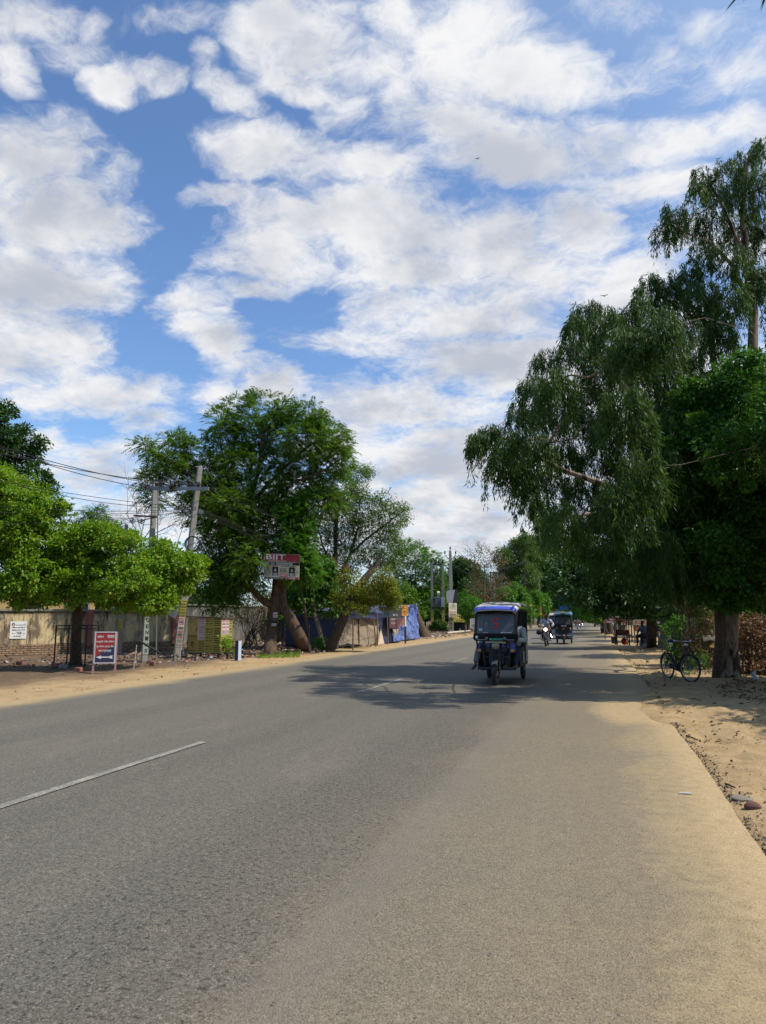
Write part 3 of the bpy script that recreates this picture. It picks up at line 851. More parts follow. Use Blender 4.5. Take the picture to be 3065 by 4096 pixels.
    for e in ((1300,1980,60,60),(1440,1890,40,40),(1470,1880,26,24),(1390,1960,60,60),(1440,1970,40,50),(1300,2080,70,70),(1380,2050,80,70),(1470,2040,70,70),(1530,2010,45,40),
              (1590,2040,40,30),(1610,2060,24,40),(1560,2090,50,40),(1290,2180,60,70),(1370,2150,80,70),(1460,2130,80,70),(1540,2160,60,60),(1400,2240,70,60),(1490,2230,70,60),(1560,2240,50,50),(1590,2170,30,60),(1290,2260,50,60)):
        c, r = ellipse(*e, d3+random.uniform(-1, 1), rd=.9)
        sc = foliage_broad(T.lv, c, r, int(44*e[2]*e[3]/4000)+8, 38, .36, .12, .042, .5, .2)
        T.branch_to(c, .03); T.twigs(c, sc[:7], .014)
    T.done()
    # broad dark shrub between the trunks
    d4 = 34.5
    T = Tree('mango_tree', 'low tree with large glossy drooping leaves between the leaning trunks', 'tree', P(1300, 2472, d4)-Vector((0, 0, EYE)), M_BARK_PALE, M_LEAF_DEEP)
    b = T.o
    T.limb([b-Vector((0, 0, .1)), P(1278, 2520, d4), P(1258, 2450, d4), P(1250, 2380, d4), P(1262, 2300, d4)], [.13, .12, .10, .08, .04], 8)
    for e in ((1220,2330,60,50),(1280,2280,70,50),(1300,2350,70,60),(1230,2410,50,40),(1330,2420,50,40),(1250,2250,60,40),(1200,2260,40,40),(1180,2380,36,40)):
        c, r = ellipse(*e, d4+random.uniform(-.5, .5), rd=.8)
        sc = foliage_broad(T.lv, c, r, int(26*e[2]*e[3]/3000)+6, 30, .30, .24, .08, .7, .3)
        T.branch_to(c, .03); T.twigs(c, sc[:5], .012)
    T.done()
    # rust-coloured dead crown
    T = Tree('withered_tree', 'small tree with rust coloured dead leaves under the sparse olive tree', 'tree', P(1350, 2472, 35.5)-Vector((0, 0, EYE)), M_BARK_GREY, M_LEAF_DRY)
    b = T.o
    T.limb([b-Vector((0, 0, .1)), P(1352, 2420, 35.5), P(1350, 2300, 35.5)], [.07, .06, .04], 7)
    for e in ((1335,2260,40,30),(1370,2290,40,26),(1320,2300,36,30),(1345,2330,30,24)):
        c, r = ellipse(*e, 35.5)
        sc = foliage_broad(T.lv, c, r, 9, 40, .25, .13, .06, .5, .3)
        T.branch_to(c, .03); T.twigs(c, sc[:6], .012)
    T.done()
    # brown thicket along the grey wall
    T = Tree('thorn_shrub', 'brown half dry thorn shrub against the grey wall beside the neem trunk', 'shrub', P(1000, 2472, 36)-Vector((0, 0, EYE)), M_BARK_GREY, M_LEAF_BRN)
    b = T.o
    for i in range(14):
        q = P(random.uniform(930, 1070), random.uniform(2380, 2500), 36+random.uniform(-.7, .7))
        T.limb(wiggle(b+Vector((random.uniform(-.5, .5), 0, 0)), q, 4, .2), [.035, .028, .02, .014, .006], 5)
    for e in ((990,2420,70,50),(1040,2450,50,50),(960,2470,50,40),(1020,2510,50,40),(1060,2400,36,40)):
        c, r = ellipse(*e, 36)
        sc = foliage_broad(T.lv, c, r, 22, 30, .32, .09, .035, .2, .2)
        T.twigs(c, sc, .01)
    T.done()
neem_trees()

# --- trees along the far left side
def far_tree(label, px, d, E, leaf, bark, L=.2, W=.09, dens=1.0, feather=False, name='roadside_tree', per=26, group=None, trunk=.14, sub=.45, bare=0):
    b = P(px, 2472, d)-Vector((0, 0, EYE))
    T = Tree(name, label, 'tree', b, bark, leaf, group)
    cs = [ellipse(*e, d+random.uniform(-.04, .04)*d) for e in E]
    ztop = max(c.z for c, r in cs); mx = sum((c for c, r in cs), Vector())/len(cs)
    T.limb([b-Vector((0, 0, .15)), b+Vector((0, 0, .2)), b.lerp(Vector((mx.x, mx.y, ztop)), .35)+Vector((.1, 0, 0)), b.lerp(Vector((mx.x, mx.y, ztop)), .8)], [trunk*1.6, trunk*1.15, trunk, trunk*.4], 9)
    for (c, r), e in zip(cs, E):
        n = int(dens*34*r[0]*r[2]/.6)+6
        if feather: sc = foliage_feather(T.lv, c, r, n, 6, sub, L*1.8, 5, W*.6, .3)
        else: sc = foliage_broad(T.lv, c, r, n, per, sub, L, W, .25, .3)
        T.branch_to(c, .04); T.twigs(c, sc[:4], .02)
    for i in range(bare):
        e = random.choice(E); c = P(e[0]+random.uniform(-e[2], e[2]), e[1]-e[3]*random.uniform(.6, 1.5), d)
        p0 = ellipse(*e, d)[0]
        q = wiggle(p0, c, 4, .2)
        T.wood.tube([x-T.o for x in q], [.03, .024, .018, .012, .006], 4, 0, False)
        for k in range(5):
            T.wood.tube([x-T.o for x in wiggle(q[2+k % 3], q[2+k % 3]+Vector((random.uniform(-.7, .7), random.uniform(-.4, .4), random.uniform(.1, .9))), 2, .2)], [.012, .009, .004], 3, 0, False)
    return T.done()

far_tree('bushy fresh green tree behind the blue tarpaulin stall', 1660, 90, [(1600,2250,50,50),(1660,2220,60,40),(1720,2260,60,60),(1600,2340,70,60),(1680,2330,80,70),(1750,2330,50,60),(1660,2410,90,50),(1580,2410,50,40),(1668,2185,16,14),(1740,2400,50,50),(1630,2180,40,22)], M_LEAF_FRESH, M_BARK, .27, .13, .55, True)
far_tree('green tree spreading behind the transformer platform', 1800, 95, [(1780,2330,40,40),(1850,2310,40,50),(1830,2270,36,36),(1790,2400,50,40),(1870,2380,50,50),(1900,2440,40,40)], M_LEAF_FRESH, M_BARK, .26, .13, .9)
far_tree('dark tree right behind the tall single pole', 1850, 92, [(1840,2270,40,40),(1880,2290,40,50),(1830,2330,40,60),(1880,2370,50,60),(1920,2330,36,50)], M_LEAF_DARK, M_BARK, .3, .14, .9)
far_tree('brown half bare tree right of the tall single pole', 1930, 82, [(1900,2230,50,40),(1940,2300,70,60),(1990,2350,60,60),(1900,2370,50,50),(1960,2420,70,50),(1980,2240,50,40),(1930,2200,30,24)], M_LEAF_BRN, M_BARK_GREY, .18, .07, .42, bare=26, per=14)
far_tree('bright green bush beside the bamboo screen', 1870, 80, [(1862,2390,32,30),(1880,2430,36,36),(1856,2440,22,26),(1885,2470,24,24),(1900,2420,24,30)], M_LEAF_FRESH, M_BARK, .22, .11, 1.0)
far_tree('bare topped olive tree behind the first rickshaw', 2050, 108, [(2010,2230,40,40),(2060,2200,50,40),(2100,2170,50,36),(2060,2270,60,50),(2130,2230,60,50),(2100,2310,70,60),(2020,2320,50,50)], M_LEAF_OLIVE, M_BARK_GREY, .3, .12, .7, bare=16)
far_tree('fresh green tree behind the twin concrete poles', 2040, 98, [(2020,2390,40,40),(2060,2370,40,36),(2090,2410,36,40),(2040,2440,60,36),(2110,2450,30,40)], M_LEAF_FRESH, M_BARK, .28, .14, .9)
far_tree('tall hazy olive tree left of the road far ahead', 2150, 150, [(2120,2190,50,40),(2170,2180,50,36),(2200,2220,50,50),(2150,2260,70,50),(2180,2320,60,60),(2130,2360,50,50),(2210,2380,40,60)], M_LEAF_OLIVE, M_BARK, .45, .2, .7, sub=.7)
far_tree('bright green roadside tree behind the yellow diamond sign', 2155, 122, [(2140,2400,30,36),(2160,2440,36,30),(2180,2410,24,30),(2130,2440,24,30)], M_LEAF_FRESH, M_BARK, .34, .16, 1.0)
far_tree('dark tree over the far left verge', 2215, 175, [(2200,2360,50,50),(2230,2410,50,40),(2200,2440,50,30),(2250,2440,40,30)], M_LEAF_DARK, M_BARK, .5, .25, .8, sub=.8)
far_tree('broad dark tree closing the far end of the road', 2330, 230, [(2260,2330,60,60),(2330,2360,80,60),(2400,2350,70,60),(2290,2420,80,50),(2380,2430,80,44),(2240,2400,60,60),(2450,2380,60,60)], M_LEAF_DARK, M_BARK, .7, .35, .8, sub=1.2, trunk=.3)
# ------------------------------------------------------------------ trees on the right
CAMP = Vector((0, 0, EYE))
def right_trees():
    # great eucalyptus
    b = G(2922, 2704)
    d0 = b.dot(V_H)
    T = Tree('eucalyptus_tree', 'huge weeping eucalyptus with peeling trunk overhanging the right of the road', 'tree', b, M_BARK_PEEL, M_LEAF_EUCA)
    def p(x, y, dd=0.0): return P(x, y, d0+dd)
    T.limb([b-Vector((0, 0, .25)), b+Vector((0, 0, .05)), p(2921, 2660), p(2916, 2560), p(2920, 2440), p(2925, 2300), p(2950, 2050), p(2985, 1750), p(3010, 1450), p(3015, 1250), p(2985, 1050), p(2970, 850), p(2990, 660), p(3000, 600)],
           [.31, .25, .225, .215, .215, .20, .18, .16, .14, .12, .10, .08, .05, .02], 18)
    T.limb([p(2930, 2330), p(2985, 2200, .6), p(3060, 1950, 1), p(3160, 1600, 1.5), p(3200, 1200, 1.5)], [.2, .16, .13, .09, .04], 9)
    T.limb([p(2935, 2180), p(2860, 1960, -.3), p(2740, 1790, -.8), p(2600, 1640, -1.2), p(2480, 1530, -1.6), p(2380, 1420, -1.8), p(2320, 1290, -1.8)], [.15, .12, .10, .08, .065, .045, .02], 9)
    T.limb([p(2950, 2040), p(2800, 1700, .3), p(2700, 1480, .2), p(2580, 1370, 0), p(2450, 1290, 0), p(2360, 1230, 0)], [.14, .11, .085, .06, .04, .015], 9)
    T.limb([p(2975, 1800), p(2860, 1480, .8), p(2840, 1330, 1), p(2790, 1240, 1), p(2700, 1180, 1), p(2640, 1170, 1)], [.12, .09, .08, .055, .035, .012], 8)
    T.limb([p(3015, 1250), p(2930, 1060), p(2840, 970, -.3), p(2740, 930, -.3), p(2690, 880, -.3)], [.08, .055, .04, .025, .01], 7)
    T.limb([p(2990, 1060), p(2880, 800, .4), p(2810, 690, .4)], [.06, .04, .012], 7)
    T.limb([p(2930, 2230), p(2800, 2130, -1), p(2640, 2020, -1.6), p(2450, 1950, -2), p(2250, 1880, -2.2), p(2080, 1790, -2.3), p(1960, 1720, -2.3)], [.14, .12, .10, .08, .055, .035, .012], 8)
    T.limb([p(2640, 2020, -1.6), p(2500, 2040, -2), p(2330, 2060, -2.4), p(2200, 2080, -2.5)], [.07, .055, .035, .012], 7)
    T.limb([p(2925, 2290), p(2780, 2270, .8), p(2600, 2200, 1.2), p(2420, 2160, 1.4), p(2280, 2120, 1.4)], [.12, .09, .07, .045, .015], 7)
    E = [  # px, py, half width, half height, depth offset, strand length
        (2990,640,70,70,0,.9),(3050,600,50,60,0,.9),(2810,700,55,50,.4,.9),(2900,690,70,50,.3,.8),(2960,760,90,80,0,.9),(2870,790,80,70,.4,.9),(2790,760,46,40,.4,.8),(3040,760,70,110,0,.9),
        (2690,850,60,60,-.3,.8),(2660,930,60,60,-.3,.8),(2750,900,80,60,-.3,.9),(2850,910,90,80,.3,.9),(2960,930,100,90,0,.9),(3050,950,60,100,0,.9),
        (2820,1010,80,60,.3,.8),(2930,1050,90,80,.4,.9),(3040,1120,60,110,.4,.9),(2740,1120,80,70,1,.9),(2600,1130,60,40,1,.9),(2660,1190,80,70,1,.9),(2560,1190,36,50,1,.9),(2800,1190,90,70,1,.9),(2910,1210,100,90,.6,.9),
        (2340,1250,80,50,-.2,.9),(2300,1300,50,60,-.6,.9),(2420,1290,80,70,-.2,1.0),(2520,1260,50,60,0,.9),(2520,1370,100,80,0,1.0),(2640,1310,90,80,.4,1.0),(2760,1330,90,80,.9,1.0),(2870,1350,80,90,.8,1.0),
        (2290,1400,90,60,-1.8,1.1),(2180,1440,70,60,-1.6,1.1),(2400,1440,100,80,-1.6,1.1),(2520,1490,100,80,-1,1.1),(2640,1460,90,80,0,1.1),(2740,1460,80,80,.5,1.1),(2130,1540,60,60,-1.6,1.1),(2230,1540,90,70,-1.8,1.1),(2360,1570,100,80,-1.8,1.1),(2500,1620,110,80,-1.4,1.1),(2640,1590,90,80,-.6,1.1),
        (2070,1650,60,60,-2,1.1),(2170,1660,90,70,-2,1.1),(2300,1690,100,80,-1.8,1.1),(2440,1720,110,90,-1.6,1.1),(2590,1730,100,90,-1.2,1.1),(2700,1700,70,90,-.8,1.1),
        (1965,1720,55,34,-2.3,1.0),(1905,1745,30,26,-2.3,.9),(2050,1760,60,50,-2.3,1.1),(2010,1800,46,40,-2.3,1.4),(2140,1790,80,70,-2.2,1.1),(2270,1820,100,80,-2.0,1.1),(2410,1850,110,80,-1.8,1.1),(2560,1870,100,90,-1.4,1.1),(2670,1860,70,90,-1,1.1),
        (2090,1900,50,60,-2.3,1.2),(2200,1920,80,70,-2.2,1.1),(2330,1960,100,80,-2,1.1),(2470,1990,110,90,-1.6,1.1),(2610,2010,90,90,-1.2,1.1),
        (2160,2010,36,40,-2.4,1.1),(2250,2060,80,60,-2.4,1.0),(2190,2100,50,36,-2.4,.8),(2380,2090,100,70,-2,1.0),(2520,2130,100,80,-1.4,1.0),(2640,2160,80,80,-.8,1.0),(2330,2160,70,40,1,.8),(2440,2200,90,60,1.2,.9),(2560,2250,80,70,1,1.0),(2660,2290,90,80,.5,1.2),(2760,2330,70,70,.5,1.2),
        (3180,800,120,250,1,1),(3200,1300,130,300,1.4,1),(3180,1700,120,200,1.4,1)]
    for e in E:
        sp = min(1.0, max(.0, (e[0]-1900)/450)); off = random.uniform(-3.0-3.8*sp, 1.2+2.4*sp) if e[1] > 1230 else random.uniform(-1.2, 1.6)
        c, r = ellipse(e[0], e[1], e[2]*.80, e[3]*.74, d0+off, rd=.75 if e[2] > 60 else .45)
        n = int((44 if e[1] > 1100 else 27)*e[2]*e[3]/5000)+8
        st = foliage_droop(T.lv, c, r, n, e[5]*.62, 48, .135, .021, .15, T.wood if False else None)
        T.branch_to(c, .024, 6, .02); T.twigs(c, st[:8], .011)
    # the inner crown over the verge
    n_in = 0
    while n_in < 16:
        c = Vector((random.uniform(2.2, 8.0), random.uniform(13.0, 22.5), random.uniform(4.6, 9.5)))
        v = c-Vector((0, 0, EYE)); dd = v.dot(V_F); px = CX+FOC*v.dot(V_R)/dd; py = CY-FOC*v.dot(V_U)/dd
        if px < 2450 or px > 2720 or py < 1600: continue
        st = foliage_droop(T.lv, c, (1.0, 1.0, .8), 52, .7, 46, .135, .021, .1); T.branch_to(c, .024, 6, .02); T.twigs(c, st[:6], .011); n_in += 1
    # long tassels hanging free at the tips
    for x, y, L in ((1905,1745,1.0),(1890,1770,.5),(1985,1830,1.6),(2000,1800,1.3),(1960,1740,.7),(2070,1860,.9),(2110,1960,.9),(2140,2020,.7),(2030,1860,.7),(2195,2120,.5),(2260,2140,.5),(2350,2190,.5),(2120,1930,.6)):
        q = P(x, y, d0-2.3)
        for k in range(5):
            foliage_droop(T.lv, q+Vector(rng.normal(size=3))*.06, (.05, .05, .05), 2, L*random.uniform(.6, 1), 46, .14, .024)
    T.done()
    # dense leafy tree in front of it
    d = 17.6
    b = G(2872, 2705)
    T = Tree('leafy_tree', 'dense dark broadleaf tree with sunlit top twigs at the right edge beside the peeling trunk', 'tree', b+Vector((.05, .25, 0)), M_BARK_WARM, M_LEAF_DEEP)
    def p(x, y, dd=0.0): return P(x, y, d+dd)
    T.limb([T.o-Vector((0, 0, .25)), T.o+Vector((0, 0, .1)), p(2885, 2540, .8), p(2878, 2420, .6), p(2880, 2280, .4), p(2890, 2050, .3), p(2900, 1800), p(2940, 1560)], [.20, .15, .14, .13, .12, .10, .08, .04], 12)
    T.limb([p(2862, 2420, .6), p(2780, 2250, .2), p(2730, 2050, 0), p(2740, 1850, 0)], [.12, .10, .07, .03], 8)
    T.limb([p(2880, 2280, .4), p(3000, 2100, 0), p(3080, 1900, -.3), p(3160, 1700, -.3)], [.12, .1, .08, .03], 8)
    E = [(2975,1480,80,60),(2880,1520,70,50),(3050,1500,60,70),(2760,1580,60,50),(2820,1600,80,70),(2920,1620,100,90),(3040,1640,80,100),(2740,1690,60,60),(2800,1740,80,80),(2920,1760,100,90),(3040,1800,80,100),
         (2710,1800,46,50),(2730,1880,60,70),(2840,1880,90,90),(2960,1910,100,100),(3060,1960,80,100),(2690,1960,50,60),(2760,2010,80,80),(2880,2030,100,90),(3010,2080,100,100),(2680,2080,50,60),(2750,2150,80,80),(2870,2170,100,90),(3000,2220,100,100),
         (2690,2210,50,50),(2780,2280,80,60),(2890,2300,90,60),(3020,2330,100,80),(2830,2380,70,40),(2930,2400,90,36),(3040,2410,70,40),(2700,2310,50,40),
         (3200,1650,150,180),(3200,2000,170,200),(3220,2320,170,140),(3400,1900,200,250),(3400,2250,200,180)]
    for e in E:
        c, r = ellipse(e[0]+random.uniform(-12, 12), e[1], e[2]*.85, e[3]*.85, d+random.uniform(-1.4, .8), rd=.9 if e[2] > 60 else .5)
        n = int(19*e[2]*e[3]/6000)+6
        if e[0] > 3100: n = int(n*.5)
        sc = foliage_broad(T.lv, c, r, n, 105, .24, .092, .052, .35, .45)
        foliage_broad(T.lv, c, tuple(q*1.3 for q in r), 7, 46, .20, .095, .054, -.1, .92)
        T.branch_to(c, .03); T.twigs(c, sc[:6], .011)
    n_in = 0
    while n_in < 46:   # the far and right sides of the crown
        c = Vector((random.uniform(2.6, 8.2), random.uniform(13.0, 21.0), random.uniform(4.2, 8.4)))
        v = c-Vector((0, 0, EYE)); dd = v.dot(V_F); px = CX+FOC*v.dot(V_R)/dd; py = CY-FOC*v.dot(V_U)/dd
        if px < 2740 or py < 1560 or py > 2330: continue
        sc = foliage_broad(T.lv, c, (.85, .85, .7), 26, 80, .24, .10, .056, .35, .4); T.branch_to(c, .03); T.twigs(c, sc[:5], .011); n_in += 1
    T.done()
    # tree outside the frame whose shade falls across the near right verge
    T = Tree('leafy_tree', 'dense broadleaf tree just outside the right edge shading the near verge', 'tree', Vector((8.7, 15.2, 0)), M_BARK_WARM, M_LEAF_DEEP)
    b = T.o
    T.limb([b-Vector((0, 0, .2)), b+Vector((0, 0, 1)), b+Vector((.1, .2, 3)), b+Vector((0, 0, 5.5))], [.25, .2, .17, .08], 10)
    for k in range(85):
        c = b+Vector((random.uniform(-2.9, 3), random.uniform(-3.4, 4.4), random.uniform(3.0, 6.9)))
        if (c-CAMP).dot(V_R)*FOC/max(.1, (c-CAMP).dot(V_H)) < 1532+230: continue
        sc = foliage_broad(T.lv, c, (1.1, 1.1, .9), 42, 60, .34, .14, .075, .3, .3); T.branch_to(c, .04); T.twigs(c, sc[:6], .012)
    T.done()
    # dark tree over the food cart
    d = 36
    b = G(2607, 2588)
    T = Tree('mango_tree', 'dark mango like tree with thick black trunk shading the food cart', 'tree', b, M_BARK, M_LEAF_DARK)
    def p(x, y, dd=0.0): return P(x, y, d+dd)
    T.limb([b-Vector((0, 0, .2)), b+Vector((0, 0, .08)), p(2607, 2540), p(2604, 2480), p(2590, 2420), p(2560, 2350), p(2520, 2280)], [.32, .25, .23, .22, .20, .16, .09], 12)
    T.limb([p(2598, 2450), p(2520, 2400, .5), p(2420, 2370, 1), p(2330, 2340, 1)], [.18, .14, .09, .03], 8)
    T.limb([p(2604, 2470), p(2660, 2380), p(2700, 2300)], [.15, .1, .04], 8)
    E = [(2290,2240,60,40),(2350,2220,60,36),(2250,2300,50,50),(2330,2300,70,50),(2410,2260,70,50),(2480,2300,80,60),(2560,2300,80,60),(2640,2330,80,60),(2270,2370,50,40),(2340,2380,70,40),(2430,2380,80,50),(2520,2390,80,50),(2600,2410,70,44),(2680,2400,50,40),
         (2420,2425,60,26),(2490,2430,50,22),(2550,2430,40,20),(2660,2435,50,24),(2240,2250,30,30),(2700,2330,60,60)]
    for e in E:
        c, r = ellipse(*e, d+random.uniform(-1.3, 2.2), rd=1.2)
        n = int(26*e[2]*e[3]/3500)+6
        sc = foliage_broad(T.lv, c, r, n, 38, .40, .25, .09, .5, .3)
        T.branch_to(c, .04); T.twigs(c, sc[:5], .016)
    T.done()
    far_tree('pale trunked tree in front of the second coaching board behind the cart', 2645, 38.5, [(2650,2420,50,40),(2700,2380,60,60),(2640,2360,60,50)], M_LEAF_DARK, M_BARK_PALE, .2, .09, .9, trunk=.2)
    far_tree('bright yellow green tree over the right kerb beyond the cart', 2425, 66, [(2290,2410,40,30),(2330,2400,40,30),(2370,2430,50,36),(2320,2450,40,24),(2420,2410,50,40),(2400,2460,50,20)], M_LEAF_FRESH, M_BARK, .26, .11, .9)
    far_tree('tall dark tree behind the food cart tree', 2470, 88, [(2260,2260,50,50),(2330,2230,60,40),(2400,2290,60,60),(2460,2330,60,60),(2350,2320,60,60),(2290,2340,50,50),(2520,2380,60,50),(2440,2420,70,40),(2360,2420,60,40)], M_LEAF_DARK, M_BARK, .34, .17, 1.6, sub=.55, trunk=.25)
    far_tree('dark tree overhanging the far right lane in deep shade', 2420, 135, [(2260,2400,40,36),(2320,2430,50,36),(2380,2450,50,30),(2290,2450,40,24),(2350,2380,50,40)], M_LEAF_DARK, M_BARK, .45, .22, 1.6, sub=.7, trunk=.25)
    far_tree('black green tree hanging over the parked vehicles on the far right', 2440, 70, [(2350,2420,50,30),(2420,2440,50,26),(2470,2420,50,40),(2400,2380,60,40),(2330,2370,50,36),(2480,2360,50,50)], M_LEAF_DARK, M_BARK, .3, .15, 1.6, sub=.5, trunk=.25)
    far_tree('tree behind the dry hedge at the right edge', 3040, 34, [(3000,2440,60,30),(3050,2480,40,40),(3100,2420,80,60),(2960,2420,50,40),(3180,2380,100,90)], M_LEAF_FRESH, M_BARK, .14, .07, .8)
    far_tree('tree standing behind the brown hedge and coaching boards', 2780, 46, [(2720,2420,50,50),(2790,2400,60,60),(2750,2340,60,60),(2830,2440,50,50),(2860,2370,60,60)], M_LEAF_DARK, M_BARK, .18, .09, .8)

    # hedges and shrubs by the trunk
    def shrub(name, label, px, d, E, leaf, L, W, dens=1.0, stems=10, hz_=.9, wood=M_BARK_GREY, per=40):
        b = P(px, 2472, d)-Vector((0, 0, EYE))
        T = Tree(name, label, name.split('_')[-1], b, wood, leaf)
        for i in range(stems):
            e = random.choice(E)
            c, r = ellipse(*e, d)
            q = c+Vector((random.uniform(-r[0], r[0]), random.uniform(-.3, .3), random.uniform(-r[2], r[2])*.9))
            s = Vector((q.x*.5+c.x*.5+random.uniform(-.2, .2), q.y, 0))
            T.limb(wiggle(s, q, 4, .22), [.02, .017, .013, .009, .004], 4)
        for e in E:
            c, r = ellipse(*e, d+random.uniform(-.3, .3), rd=.5)
            c = Vector((c.x, c.y, max(c.z, .12)))
            n = int(dens*20*r[0]*r[2]/.15)+5
            sc = foliage_broad(T.lv, c, r, n, per, .2, L, W, .2, .1)
            T.twigs(c, sc[:10], .008)
        return T.done()
    shrub('dry_hedge', 'rust brown dry hedge filling the right edge behind the peeling trunk', 3000, 20.5, [(2990,2500,60,60),(3060,2520,60,70),(3000,2580,60,60),(3070,2600,60,70),(2990,2660,60,50),(3060,2680,60,50),(3150,2560,80,90),(3150,2670,80,60),(2960,2560,40,60)], M_LEAF_DRY, .07, .04, .8, 46)
    shrub('dry_bush', 'brown leafless looking bush between bicycle and peeling trunk', 2800, 22.5, [(2790,2500,50,60),(2830,2450,50,50),(2850,2560,40,60),(2800,2600,50,50),(2840,2650,40,36),(2760,2440,40,40),(2770,2560,40,50),(2800,2400,50,40),(2860,2480,30,50),(2730,2400,40,40),(2840,2600,40,40)], M_LEAF_BRN, .06, .034, .7, 80)
    shrub('green_shrub', 'sunlit green shrub with pale leaves right behind the bicycle', 2730, 24, [(2700,2520,40,30),(2740,2500,40,30),(2730,2560,40,40),(2690,2590,30,30),(2770,2620,30,24),(2800,2560,24,40),(2700,2630,30,16),(2830,2480,30,40)], M_LEAF_FRESH, .11, .055, .55, 30)
    shrub('weed_plant', 'low green weeds on the verge behind the bicycle wheel', 2785, 21.5, [(2785,2650,24,12),(2805,2630,16,16)], M_LEAF_DEEP, .08, .04, .4, 8)
    shrub('verge_plant', 'pale leafed bush at the foot of the transformer poles', 1770, 80, [(1750,2500,24,18),(1775,2505,20,14),(1735,2510,16,10)], M_LEAF_OLIVE, .2, .12, .6, 8)
    shrub('weed_bush', 'green weeds at the foot of the leaning tree beside the stall', 1292, 33.5, [(1280,2570,26,22),(1300,2590,24,14),(1265,2590,16,12)], M_LEAF_FRESH, .09, .045, .7, 8)
    shrub('young_plant', 'young sunlit plant with big leaves in front of the poster kiosk', 908, 27.2, [(908,2575,12,14),(912,2595,16,8),(905,2560,8,8)], M_LEAF_LIME, .14, .08, .5, 4, per=10)
    # undergrowth behind the walls keeps the horizon closed
    for i, (px, d, lab) in enumerate(((700, 42, 'dark green thicket behind the slanting white board'), (850, 44, 'dark green thicket above the poster kiosk'), (1180, 45, 'dark shrubbery behind the neem trunks'), (1430, 58, 'dark shrubbery behind the tarpaulin stall'), (1560, 74, 'green shrubbery between stall and transformer'), (1700, 104, 'dark shrubbery behind the transformer poles'), (1930, 110, 'shrubbery behind the bamboo screen'))):
        far_tree(lab, px, d, [(px-60, 2400, 70, 50), (px+40, 2390, 70, 60), (px, 2440, 90, 40), (px-80, 2460, 50, 30), (px+90, 2455, 50, 30)], M_LEAF_DARK if i != 4 else M_LEAF_NEEM, M_BARK, .16+d*.002, .07+d*.001, .75, name='thicket', sub=.45)
    for px, d, lab in ((2760, 33, 'dark thicket behind the brown bush and bicycle'), (2900, 36, 'dark thicket behind the peeling trunk'), (3060, 42, 'dark thicket behind the rust brown hedge'), (2620, 60, 'dark thicket behind the coaching boards'), (2480, 75, 'dark thicket behind the torn banner')):
        far_tree(lab, px, d, [(px-50, 2420, 60, 46), (px+50, 2410, 60, 50), (px, 2460, 80, 30), (px-60, 2465, 50, 24)], M_LEAF_DARK, M_BARK, .16+d*.002, .07+d*.001, .6, name='thicket', sub=.45)
    for x, y, lab in ((6.6, 31, 'tall dark roadside tree behind the brown bush'), (7.0, 40, 'tall dark roadside tree behind the coaching boards'), (6.4, 50, 'tall dark roadside tree beyond the food cart'), (5.8, 62, 'tall dark roadside tree beyond the torn banner')):
        v = Vector((x, y, 0)); dd = v.dot(V_H); px = CX+FOC*v.dot(V_R)/(dd*math.cos(TH)); q = FOC/dd
        far_tree(lab, px, dd, [(px+a*q, 2472-(h-1.5)*q, 1.5*q, 1.1*q) for a, h in ((0, 7.4), (-1.6, 6.2), (1.7, 6.4), (0, 5.4), (-1.0, 4.4), (1.2, 4.4), (2.4, 5.2))], M_LEAF_DARK, M_BARK, .26, .12, .9, sub=.5, trunk=.2)
    # more of the avenue beyond, both sides
    for k, (x, y, s) in enumerate(((-16, 190, 6), (-14, 250, 7), (8, 180, 6), (9, 215, 7), (-26, 120, 6), (-32, 75, 5), (14, 60, 5), (16, 100, 6), (-40, 45, 5), (13, 30, 4.5), (-5, 300, 8), (6, 300, 8), (-20, 310, 9), (20, 310, 9))):
        v = Vector((x, y, 0)); dd = v.dot(V_H); px = CX+FOC*(v.dot(V_R))/(dd*math.cos(TH))
        q = FOC/dd
        far_tree(('dark distant avenue tree past the vehicles', 'tree standing back from the road among other trees')[0 if y > 150 else 1], px, dd,
                 [(px, 2472-q*(s*.65), q*s*.42, q*s*.32), (px-q*s*.3, 2472-q*s*.45, q*s*.33, q*s*.28), (px+q*s*.3, 2472-q*s*.45, q*s*.33, q*s*.28), (px, 2472-q*s*.25, q*s*.4, q*s*.2)],
                 (M_LEAF_DARK, M_LEAF_OLIVE, M_LEAF_NEEM)[k % 3], M_BARK, .2+dd*.0022, .1+dd*.001, .6, sub=.6+dd*.001, trunk=.2, group='avenue trees in the distance' if y > 150 else 'trees standing back from the road')
right_trees()
# ------------------------------------------------------------------ lettering
_tc = {}
def glyphs(s):
    if s in _tc: return _tc[s]
    cu = bpy.data.curves.new('lettering', 'FONT'); cu.body = s; cu.size = 1.0; cu.resolution_u = 2; cu.offset = .014; cu.align_x = 'CENTER'
    o = bpy.data.objects.new('lettering', cu); COL.objects.link(o)
    dg = bpy.context.evaluated_depsgraph_get()
    me = bpy.data.meshes.new_from_object(o.evaluated_get(dg))
    V = np.array([v.co[:2] for v in me.vertices]) if len(me.vertices) else np.zeros((0, 2))
    F = [tuple(p.vertices) for p in me.polygons]
    bpy.data.objects.remove(o); bpy.data.meshes.remove(me); bpy.data.curves.remove(cu)
    if len(V):
        lo, hi = V.min(0), V.max(0); V = (V-lo)/np.maximum(hi-lo, 1e-6)-.5
    _tc[s] = (V, F)
    return _tc[s]

